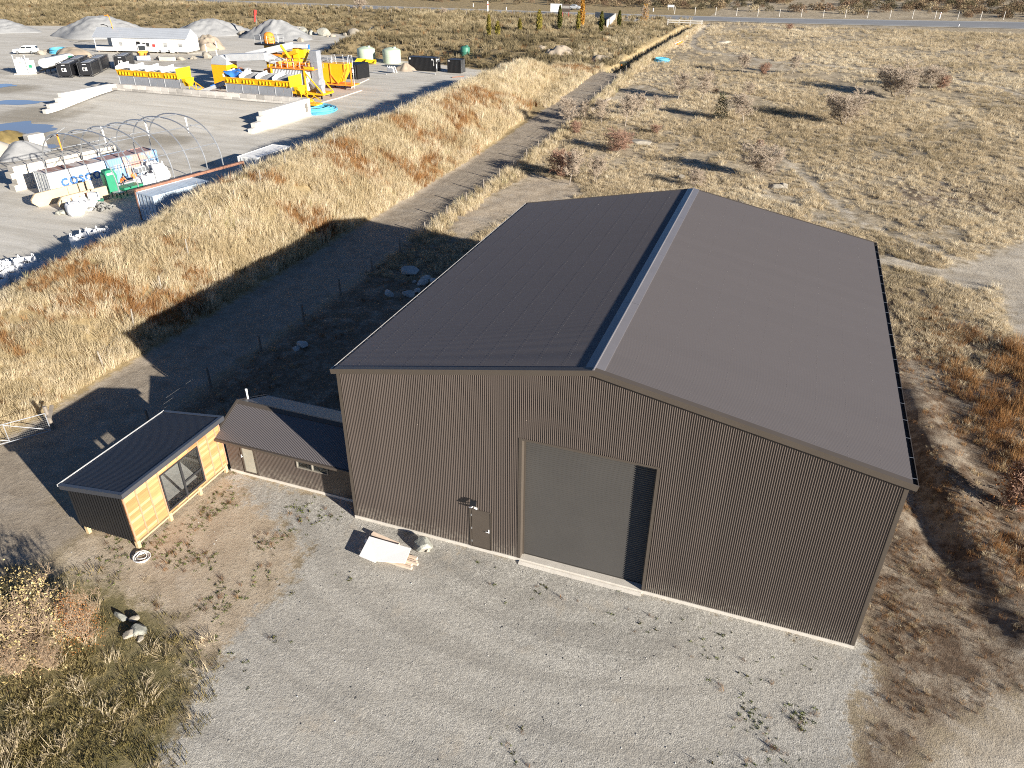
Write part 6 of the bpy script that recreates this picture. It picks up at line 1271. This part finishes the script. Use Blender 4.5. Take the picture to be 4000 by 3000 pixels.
b.box(-.2, 9.4, -.15, 2.5, .8, 1.0); b.box(9.2, 9.4, -.1, .1, .9, 4.4); b.bar((5.3, -.1, 2.6), (6.8, -.1, 1.0), .12); b.build('frame', M['orange'], o)
b = MB(); railing(b, [(5.0, 0, 4.3), (8.2, 0, 4.3), (8.2, 2.3, 4.3), (5.0, 2.3, 4.3), (5.0, 0, 4.3)], 1.2); 
for k in range(9): b.tube([(9.1, .2, .5+k*.55), (9.7, .2, .5+k*.55)], .03, 4)
for x in (9.1, 9.7): b.tube([(x, .2, .3), (x, .2, 5.8)], .04, 4)
b.build('ladder_railing', M['steel'], o)
b = MB(); b.tube([(-1.5, 1.2, 4.5), (5.0, 1.2, 4.5)], .55, 12); b.build('heating_pipe', M['greysteel'], o)
for x in (1, 4.5, 7.6): b = MB(); b.box(x, x+.22, .2, .42, 0, .8); b.box(x, x+.22, 1.9, 2.1, 0, .8); b.build('leg', M['black'], o)
o = container('generator_container', 'black generator container with white mark beside the yellow hopper', (-64.6, 109.3, 0), 0, 4.5, 'black', 'black', 2.3, 2.7)
b = MB(); b.box(.1, .45, -.06, -.04, 1.25, 1.9); b.box(-.2, .4, -.06, -.04, 2.25, 2.4); b.build('white_mark', M['white'], o)
# ================================================================== YARD: tanks, containers, bins at the back
def watertank(name, label, p, r_, h, m_):
    o = thing(name, label, 'water tank', p, 0, 'water tanks'); b = MB(); b.lathe([(0, 0), (r_, 0), (r_, h*.4), (r_*1.012, h*.41), (r_, h*.42), (r_, h*.78), (r_*.96, h*.83), (r_*.6, h*.93), (r_*.2, h*.985), (0, h)], n=40); smooth_angle(b.build('tank_body', m_, o), 35)
    b = MB(); b.tube([(r_*.45, -.2, h*.93), (r_*.45, -.2, h*1.03)], .32, 14); b.build('lid', m_, o)
watertank('water_tank', 'pale green round water tank on the left of the pair', at(*Z2(2003, 672), 0)+Vector((-.6, 2.0, -.0)), 1.95, 3.05, M['tankgreen'])
watertank('water_tank', 'pale green round water tank on the right of the pair', at(*Z4(340, 690), 0)+Vector((-.5, 2.0, 0)), 1.95, 3.15, M['tankgreen'])
p = hit(*Z4(1155, 585)); watertank('water_tank', 'small dark green tank half sunk in the grass slope', p-Vector((0, 0, .3)), 1.0, max(1.8, height(p, 0, Z4(0, 490)[1])+.3), M['dgreen'])
for k, (uv, lb) in enumerate(((Z2(1945, 690), 'small yellow loading bucket left of the pale green tank foot'), (Z2(2050, 700), 'small yellow loading bucket in front of the left pale green tank'))):
    o = thing('loader_bucket', lb, 'bucket', at(*uv, 0)+Vector((0, .6, 0)), .1, 'yellow buckets by the tanks'); b = MB(); b.prism([(-1.1, -.6, .35), (-1.1, .6, .1), (-1.1, .75, .9), (-1.1, .65, .92), (-1.1, .5, .22), (-1.1, -.6, .42)], (2.2, 0, 0)); b.build('scoop', M['byellow'], o)
    for s_ in (-1.1, 1.05): b = MB(); b.prism([(s_, -.6, .4), (s_, .6, .12), (s_, .7, .9), (s_, .1, .7)], (.05, 0, 0)); b.build('side_plate', M['yellow'], o)
p = at(*Z4(835, 777), 0); o = container('shipping_container', 'black shipping container with small white lettering beyond the yard', p+Vector((0, 1.22, 0)), math.pi/2, 6.06, 'black', 'anthra')
def marks(o, items):
    b = MB()
    for x0, x1, y0, y1, z0, z1 in items: b.box(x0, x1, y0, y1, z0, z1)
    b.build('white_marks', M['white'], o)
marks(o, [(-1.26, -1.245, .3+0*k, .42, 1.1+k*.22, 1.24+k*.22) for k in range(5)]+[(-1.26, -1.245, .45, .85, 2.15, 2.4), (-1.26, -1.245, 5.5, 5.8, 2.1, 2.4)]+[(-.9, -.7, -.05, -.035, 1.9, 2.4), (-.5, .2, -.05, -.035, 2.1, 2.3), (-.9, -.75, -.05, -.035, .6, 1.4)])
p = at(*Z4(1110, 795), 0); o = container('shipping_container', 'short black container with flat roof right of the longer black one', p+Vector((-.1, 1.2, 0)), math.pi/2, 2.9, 'black', 'anthra', 2.4, 2.5); marks(o, [(-1.23, -1.215, 2.3, 2.7, 2.15, 2.3)])
# black tank containers
td = Vector((-.52, .854, 0)); tw = Vector((.854, .52, 0)); trz = math.atan2(td.y, td.x)-math.pi/2
M['tankblack'] = mat('black_tank_cladding', (.016, .016, .018), .35, 0, .12, 1)
def tankcontainer(p, label):
    o = thing('tank_container', label, 'tank container', p, trz, 'black tank containers'); L, h, H = 6.06, 1.22, 2.59
    b = MB()
    for x in (-h, h-.1):
        for y in (0, L-.1): b.box(x, x+.1, y, y+.1, 0, H)
        b.box(x, x+.08, .1, L-.1, .1, .22); b.box(x, x+.08, .1, L-.1, H-.1, H)
    for y in (0, L-.1): b.box(-h+.1, h-.1, y, y+.1, .1, .22); b.box(-h+.1, h-.1, y, y+.1, H-.12, H); b.bar((-h+.1, y+.05, .6), (-h+.6, y+.05, .2), .07); b.bar((h-.1, y+.05, .6), (h-.6, y+.05, .2), .07)
    b.build('frame', mat('tank_frame', (.05, .05, .052), .5) if 'tank_frame' not in bpy.data.materials else bpy.data.materials['tank_frame'], o)
    b = MB(); b.box(-h+.08, h-.08, .14, L-.14, .3, H-.15); b.build('tank_shell', M['tankblack'], o, bevel=.12)
    b = MB(); b.box(-.55, .55, .6, L-.6, H-.15, H-.03); b.build('walkway', M['greysteel'], o)
    b = MB(); b.box(-.45, -.12, -.01, .135, 1.15, 1.75) if False else None
    for x0, x1, z0, z1 in ((-.42, -.34, 1.1, 1.7), (-.34, -.16, 1.58, 1.7), (-.34, -.16, 1.1, 1.2), (.0, .12, 1.1, 1.7), (.18, .36, 1.1, 1.7), (-.3, .3, 2.2, 2.3)): b.box(x0, x1, .10, .135, z0, z1)
    b.build('white_mark', M['white'], o); return o
for c, lb in (((-115.7, 90.9), 'front left black tank container with white mark on its end'), ((-113.0, 93.2), 'front right black tank container with white mark on its end'), ((-119.3, 96.6), 'black tank container behind the front left one'), ((-116.5, 98.9), 'black tank container behind the front right one'), ((-114.4, 103.4), 'black tank container standing alone towards the site office')): tankcontainer(Vector((*c, 0)), lb)
# white tanker trailer and fuel tank
o = thing('road_tanker', 'white oval road tanker trailer parked left of the black tank containers', 'tanker', (-123.4, 93.4, 0), .25)
b = MB(); n = 20; ring = [(1.15*math.cos(t), 1.9+.85*math.sin(t)) for t in np.linspace(0, 2*math.pi, n, False)]; b.prism([(x, 0, z) for x, z in ring], (0, 8.5, 0)); b.build('tank_body', M['white'], o, bevel=.06)
b = MB(); b.box(-.35, .35, .6, 7.8, 2.72, 2.82); b.build('walkway', M['greysteel'], o)
b = MB(); b.box(-.9, .9, .2, 8.2, .85, 1.1); b.bar((0, .2, .9), (0, -1.6, .8), .3); b.build('chassis', M['black'], o)
for y in (5.2, 6.5):
    for x in (-1.0, .7): b = MB(); b.tube([(x, y, .5), (x+.3, y, .5)], .5, 16); b.build('wheel', M['tyre'], o)
b = MB(); b.box(1.1, 1.16, 6.3, 7.6, 1.9, 2.5); b.build('green_logo', M['green'], o)
for x in (-.6, .5): b = MB(); b.box(x, x+.1, .6, .7, 0, .9); b.build('leg', M['black'], o)
o = thing('fuel_tank', 'white boxy fuel tank on a pale slab with two steel posts', 'fuel tank', (-127.4, 92.2, 0), .55)
b = MB(); b.box(-1.7, 2.3, -1.1, 1.1, 0, .18); b.build('base_slab', M['concrete'], o)
b = MB(); b.box(-1.1, 1.0, -.8, .8, .18, 2.75); b.build('tank_body', M['white'], o, bevel=.08); b = MB(); b.box(1.02, 1.9, -.6, .5, .18, 2.4); b.build('pump_cabinet', M['white'], o, bevel=.04)
b = MB(); b.box(1.1, 1.7, -.62, -.6, 1.1, 1.7); b.build('green_logo', M['green'], o); b = MB(); b.box(-.3, .0, -.82, -.8, 2.1, 2.3); b.build('red_label', M['red'], o)
for x in (-1.15, .95): b = MB(); b.tube([(x, -.95, 0), (x, -.95, 3.5)], .12, 8); b.build('guard_post', M['steel'], o)
b = MB()
for k in range(4): b.tube([(-.8+k*.45, 0, 2.75), (-.8+k*.45, 0, 2.98)], .13, 8)
b.build('filler_cap', M['white'], o)
# vehicles
def car(name, label, p, rz, col, L=5.1, Wd=1.85, canopy=True, s=1):
    o = thing(name, label, 'car', p, rz); h = Wd/2; body = M[col]
    lowp = [(0, .45), (.05, .95), (.25, 1.05), (L*.30, 1.12), (L, 1.1), (L, .5), (L-.2, .38), (.25, .35)]
    b = MB(); b.prism([(x, -h, z) for x, z in lowp][::-1], (0, Wd, 0)); b.build('body', body, o, bevel=.06)
    top = [(L*.30, 1.1), (L*.42, 1.72), (L*.55, 1.8), (L-.25, 1.76), (L-.02, 1.1)] if canopy else [(L*.26, 1.08), (L*.40, 1.48), (L*.70, 1.46), (L*.90, 1.08)]
    b = MB(); b.prism([(x, -h+.1, z) for x, z in top][::-1], (0, Wd-.2, 0)); b.build('cabin', body, o, bevel=.06)
    zt = top[1][1]
    for s_ in (-1, 1):
        y = s_*(h-.09)
        for x0, x1 in ((L*.40, L*.57), (L*.60, L*.82)): b = MB(); b.prism([(x0-(.18 if x0 < L*.5 else 0), y, 1.2), (x1, y, 1.2), (x1, y, zt-.12), (x0, y, zt-.12)][::s_], (0, .015*s_, 0)); b.build('side_window', M['glassd'], o)
    b = MB(); b.prism([(L*.31, -h+.2, 1.16), (L*.31, h-.2, 1.16), (L*.41, h-.25, zt-.06), (L*.41, -h+.25, zt-.06)], (-.02, 0, .015)); b.build('windscreen', M['glassd'], o)
    b = MB(); xr = top[-1][0]; b.prism([(xr-.02, -h+.25, 1.2), (xr-.02, h-.25, 1.2), (top[-2][0]+.06, h-.3, top[-2][1]-.1), (top[-2][0]+.06, -h+.3, top[-2][1]-.1)][::-1], (.02, 0, .01)); b.build('rear_window', M['glassd'], o)
    for x in (.95, L-1.1):
        for y in (-h, h-.24): b = MB(); b.tube([(x, y, .37), (x, y+.24, .37)], .37, 18); wh = b.build('wheel', M['tyre'], o); b = MB(); b.tube([(x, y-.01, .37), (x, y+.25, .37)], .2, 12); b.build('rim', M['steel'], wh)
    for y in (-h+.2, h-.2): b = MB(); b.obox((.06, y, .82), (.03, .15, .08)); b.build('headlight', M['lampw'], o); b = MB(); b.obox((L-.0, y, .95), (.02, .1, .1)); b.build('tail_light', M['red'], o)
    return o
a = at(*Z1(150, 590), 0); e = at(*Z1(330, 590), 0); car('parked_ute', 'white ute with canopy parked at the left of the yard', Vector((a.x-.9, a.y+1.0, 0)), math.atan2(e.y-a.y, e.x-a.x)+.12, 'white')
M['silver'] = mat('silver_car_paint', (.5, .52, .54), .3, .3, .04, 2)
p = hit(*Z5(215, 118)); p.x -= 1.5; car('passing_car', 'small silver car driving on the highway behind the orange poplar', p+Vector((0, 2.5, .12)), math.pi+.02, 'silver', 4.4, 1.75, False)
# telehandler at the office
o = thing('wheel_loader', 'white and orange wheel loader seen from the front with wide grey bucket', 'loader', at(*D(360/K*0+0, 0), 0) if False else Vector((-121.3, 116.8, 0)), .75)
b = MB(); b.box(-1.0, 1.0, .5, 3.6, .8, 1.7); b.build('body', M['orange'], o, bevel=.08); b = MB(); b.box(-.85, .85, 1.2, 2.6, 1.7, 2.95); b.build('cab', M['white'], o, bevel=.08)
b = MB(); b.box(-.7, .7, 1.17, 1.2, 1.8, 2.75); b.build('windscreen', M['glassd'], o)
for x in (-1.25, .8):
    for y in (.6, 2.9): b = MB(); b.tube([(x, y, .7), (x+.45, y, .7)], .7, 18); b.build('wheel', M['tyre'], o)
for x in (-.6, .45): b = MB(); b.bar((x, 1.0, 1.5), (x, -1.1, .5), .2, .3); b.build('loader_arm', M['orange'], o)
b = MB(); b.prism([(-1.35, -1.2, .05), (-1.35, -2.1, .05), (-1.35, -2.1, .12), (-1.35, -1.35, .2), (-1.35, -1.25, 1.0), (-1.35, -1.1, 1.0)], (2.7, 0, 0)); b.build('bucket', M['greysteel'], o)
b = MB(); b.prism([(-1.0, -2.0, 0), (1.4, -2.0, 0), (1.4, -2.0, 1.0), (-1.0, -2.0, .5)], (0, -.5, 0)); 
# site office
OA = Vector(at(378, 203, 0)); OB = at(738, 211, 0); orz = math.atan2(OB.y-OA.y, OB.x-OA.x); o = thing('site_office', 'long white portable site office with grey gable roof and small barred windows', 'site office', OA, orz); OL, OD, OE, ORr = (OB-OA).length, 5.4, 3.35, 5.1
b = MB(); b.box(4.6, OL, 0, OD, .35, OE); b.box(0, 4.6, OD-.1, OD, .35, OE); b.box(0, 4.6, 0, .08, .35, 1.2); b.build('wall', M['whitedirty'], o)
b = MB(); b.box(0, 4.6, .1, OD, .3, .4); b.build('porch_floor', M['plank'], o)
for x in (.05, 4.4): b = MB(); b.box(x, x+.1, .02, .12, .35, OE); b.build('porch_post', M['white'], o)
b = MB(); b.prism([(OL, 0, OE), (OL, OD, OE), (OL, OD/2, ORr-.05)], (-.1, 0, 0)); b.build('gable', M['white'], o)
for s_ in (-1, 1):
    b = MB(); V = Vector((0, s_, -(ORr-OE)/(OD/2))).normalized(); b.corr((-.2, OD/2, ORr), (1, 0, 0), V, OL+.4, math.hypot(OD/2, ORr-OE)+.35, (0, 0, 1), pitch=.25, amp=.02, per=4); b.build('roof', mat('grey_blue_roof', (.36, .38, .41), .5, .2, .06, .5) if 'grey_blue_roof' not in bpy.data.materials else bpy.data.materials['grey_blue_roof'], o, True)
for x, w_, dk in ((6.0, 1.1, 0), (11.8, 1.9, 1), (16.9, 1.2, 0), (20.6, 1.2, 0)):
    b = MB(); frame(b, x, x+w_, 1.3, 2.35, -.06, .0, .09); q = b.build('window', M['white'], o); b = MB(); b.box(x+.09, x+w_-.09, -.03, -.01, 1.39, 2.26); b.build('pane', M['glassd'], q); b = MB()
    for k in range(1 if dk else 4): xx = x+w_*(k+1)/(2 if dk else 5); b.box(xx-.025, xx+.025, -.07, -.03, 1.39, 2.26)
    b.build('window_bar', M['white'], q)
for x, m_ in ((8.6, 'lightgrey'), (10.4, 'black'), (18.4, 'lightgrey')): b = MB(); b.box(x, x+.95, -.04, -.002, .45, 2.45); b.build('door', M[m_], o)
b = MB(); b.box(14.4, 15.0, -.14, -.002, 1.4, 1.95); b.build('red_box', M['red'], o)
for x in (16.4, 18.6): b = MB(); b.box(x, x+.9, -.5, -.1, .3, 1.0); b.tube([(x+.45, -.51, .65), (x+.45, -.5, .65)], .3, 12); b.build('air_conditioner', M['white'], o)
for x in (.4, 5, 10, 15, 20, 22.5): b = MB(); b.box(x, x+.2, .05, .3, -.05, .35); b.build('pier', M['oldwood'], o)
# light poles
def pole(uv, h, m_, label, arm):
    o = thing('light_pole', label, 'light pole', at(*uv, 0)); b = MB(); b.tube([(0, 0, 0), (-.1, 0, h*.75), (arm*.4, 0, h*.97), (arm, 0, h)], .09, 8); b.build('pole', M[m_], o); b = MB(); b.obox((arm*1.15, 0, h), (.45, .16, .1), (1, 0, .1)); b.build('lamp_head', M[m_], o)
pole(D(0, 0) if False else (360+325*.3152, 80+380*.3152), 7.6, 'orange', 'orange light pole in front of the site office', -.9)
pole((360+278*.3152, 80+335*.3152), 5.0, 'anthra', 'dark bent street light pole at the porch of the site office', -1.8)
# stockpiles
heap('gravel_pile', at(*Z1(860, 440), 0)+Vector((-4.5, 12.5, 0)), 15, 9, 5.8, M['gravelpile'], 'largest grey gravel stockpile left of the site office', 11, rz=.25, pw=.85)
heap('gravel_pile', at(*Z1(2200, 400), 0)+Vector((-4, 8, 0)), 12, 8, 4.6, M['gravelpile'], 'grey gravel stockpile behind the right end of the site office', 12, rz=.2, pw=.9)
heap('gravel_pile', at(*Z1(0, 362), 0)+Vector((-6, 5, 0)), 12, 7, 3.8, M['gravelpile'], 'grey gravel stockpile cut by the left picture edge', 13, pw=.9)
heap('gravel_pile', at(*Z2(960, 435), 0)+Vector((-1, 6, 0)), 9.5, 7.5, 5.6, M['gravelpile'], 'steep cone of grey gravel with a red flag', 14, pw=1.0)
heap('soil_heap', (-138, 113.5, 0), 4.2, 3.2, 2.4, M['soil'], 'flat-topped brown earth heap left of the site office', 15, 'soil heap', pw=.35)
heap('soil_heap', at(*Z2(230, 540), 0)+Vector((0, 3, 0)), 4.4, 4.0, 3.2, M['soil'], 'scrubby earth heap at the right end of the site office', 16, 'soil heap', pw=.6, rough=.5)
heap('soil_heap', at(*Z4(1870, 700), .4)+Vector((1.2, 3, .0)), 5.2, 4.2, 4.0, M['soil'], 'pale pointed soil heap at the end of the grass bank', 17, 'soil heap', rough=.35)
heap('soil_heap', hit(*Z4(2150, 600))+Vector((0, 1.5, -.3)), 4.2, 3.2, 2.4, M['soil'], 'pale soil heap right of the pointed one near the trench', 18, 'soil heap', rough=.35)
heap('soil_heap', hit(*Z5(400, 660))+Vector((0, 1.0, -.3)), 3.6, 2.6, 1.5, M['soil'], 'low straw-covered soil heap beside the cabinet', 19, 'soil heap', rough=.4)
heap('soil_heap', at(*Z4(480, 770), 0)+Vector((0, 1.2, 0)), 2.2, 1.8, 1.7, M['soil'], 'small pale soil heap in front of the long black container', 20, 'soil heap', rough=.3)
o = thing('red_flag', 'red windsock flag on a pole at the gravel cone', 'flag', at(*Z2(815, 415), 0)+Vector((-1, 3, 0))); b = MB(); b.tube([(0, 0, 0), (.3, 0, 6.8)], .07, 6); b.build('pole', M['steel'], o); b = MB(); b.tube([(.3, 0, 6.7), (0, 0, 5.6), (-.5, 0, 3.8)], [.42, .36, .16], 8); b.build('windsock', M['red'], o)
# boulders and bits across the yard
for k, (uv, s, lb) in enumerate(((Z1(430, 595), 1.1, 'pale boulder behind the white ute, nearest the tanker'), (Z1(490, 570), 1.0, 'tan boulder behind the white ute, middle of the row'), (Z1(550, 575), 1.1, 'tan boulder between the ute and the blue coil'), (Z1(1700, 650), 1.0, 'pale boulder beside the loader bucket'), (Z1(1945, 650), .9, 'tan boulder in the row before the office, second from the block'), (Z1(2075, 640), .8, 'small tan boulder in the row right of the office block'), (Z2(145, 640), .8, 'small tan boulder left of the long flat boulder'), (Z2(280, 632), 1.4, 'long flat tan boulder right of the office front'),
                                 (Z2(670, 385), 1.5, 'pale boulder left of the gravel cone'), (Z2(1310, 368), 1.9, 'grey boulder right of the gravel cone'), (Z2(1410, 375), 1.3, 'rounded grey boulder second right of the gravel cone'), (Z2(1545, 385), 2.0, 'large grey boulder in the middle of the rear row'), (Z2(1655, 400), .9, 'small tan boulder in front of the rear row'), (Z2(1780, 385), 1.0, 'tan boulder left of the tallest rear boulder'), (Z2(1885, 385), 2.1, 'tallest tan-grey boulder of the rear row'), (Z2(2080, 375), 2.2, 'greenish boulder at the right end of the rear row'), (Z2(1590, 402), .6, 'low pale stone in front of the rear row'), (Z2(1300, 450), 1.2, 'flat stones lying in the open behind the tower'))):
    rock('boulder', at(*uv, 0)+Vector((0, s*.5, -.1)), s*1.15, s*.8, s*.75, 130+k, M['rock'] if k in (9, 10, 11, 15) else M['rocktan'], lb, 'boulders across the yard', k*.9)
b = MB(); b.box(-1.7, 1.7, -.5, .5, 0, .75); o = b.build('concrete_block', M['block'], bevel=.05); o.location = at(*Z1(1810, 655), 0); o.rotation_euler = (0, 0, .2); tag(o, 'long white concrete block lying before the site office', 'block')
b = MB(); b.box(-3.2, 3.2, -.8, .8, 0, 1.8); o = b.build('precast_unit', M['block'], bevel=.05); o.location = at(*Z2(1160, 370), 0)+Vector((0, 3, 0)); tag(o, 'stack of pale precast concrete between the gravel cone and boulders', 'concrete stack')
for k, (uv, lb) in enumerate(((Z2(412, 540), 'white post standing alone right of the scrubby earth heap'), (Z2(418, 640), 'white post standing right of the long flat boulder'), (Z2(300, 570), 'leaning white post beside the scrubby earth heap'))):
    o = thing('white_post', lb, 'post', at(*uv, 0), 0, 'white posts in the yard'); b = MB(); b.tube([(0, 0, 0), (-.1, 0, 1.9)], .12, 8); b.build('post', M['white'], o); b = MB(); b.lathe([(0, 0), (.4, 0), (.4, .1), (.14, .16), (.14, .2)], n=12); b.build('foot', M['black'], o)
o = thing('pump_set', 'small grey pump with white hoses in front of the pale soil heap', 'pump', at(*Z4(355, 790), 0)); b = MB(); b.box(-.7, .7, -.4, .4, .2, .9); b.build('engine', M['greysteel'], o, bevel=.05); b = MB()
for k in range(5): b.tube([(-.6+k*.3, 0, .9), (-.8+k*.4, .1, 1.3), (-1.0+k*.55, .2, .1)], .07, 6)
b.build('hose', M['white'], o)
for k, (a, e, lb) in enumerate(((Z4(60, 770), Z4(300, 800), 'thin pipe lying beside the pump'), (Z4(540, 760), Z4(830, 800), 'grey pipe running along the long black container'), (Z4(1010, 835), Z4(1140, 822), 'rusty pipe lying in front of the short black container'))): b = MB(); b.tube([at(*a, .1), at(*e, .1)], .09, 6); tag(b.build('steel_pipe', M['rust'] if k == 2 else M['lightgrey']), lb, 'pipe')
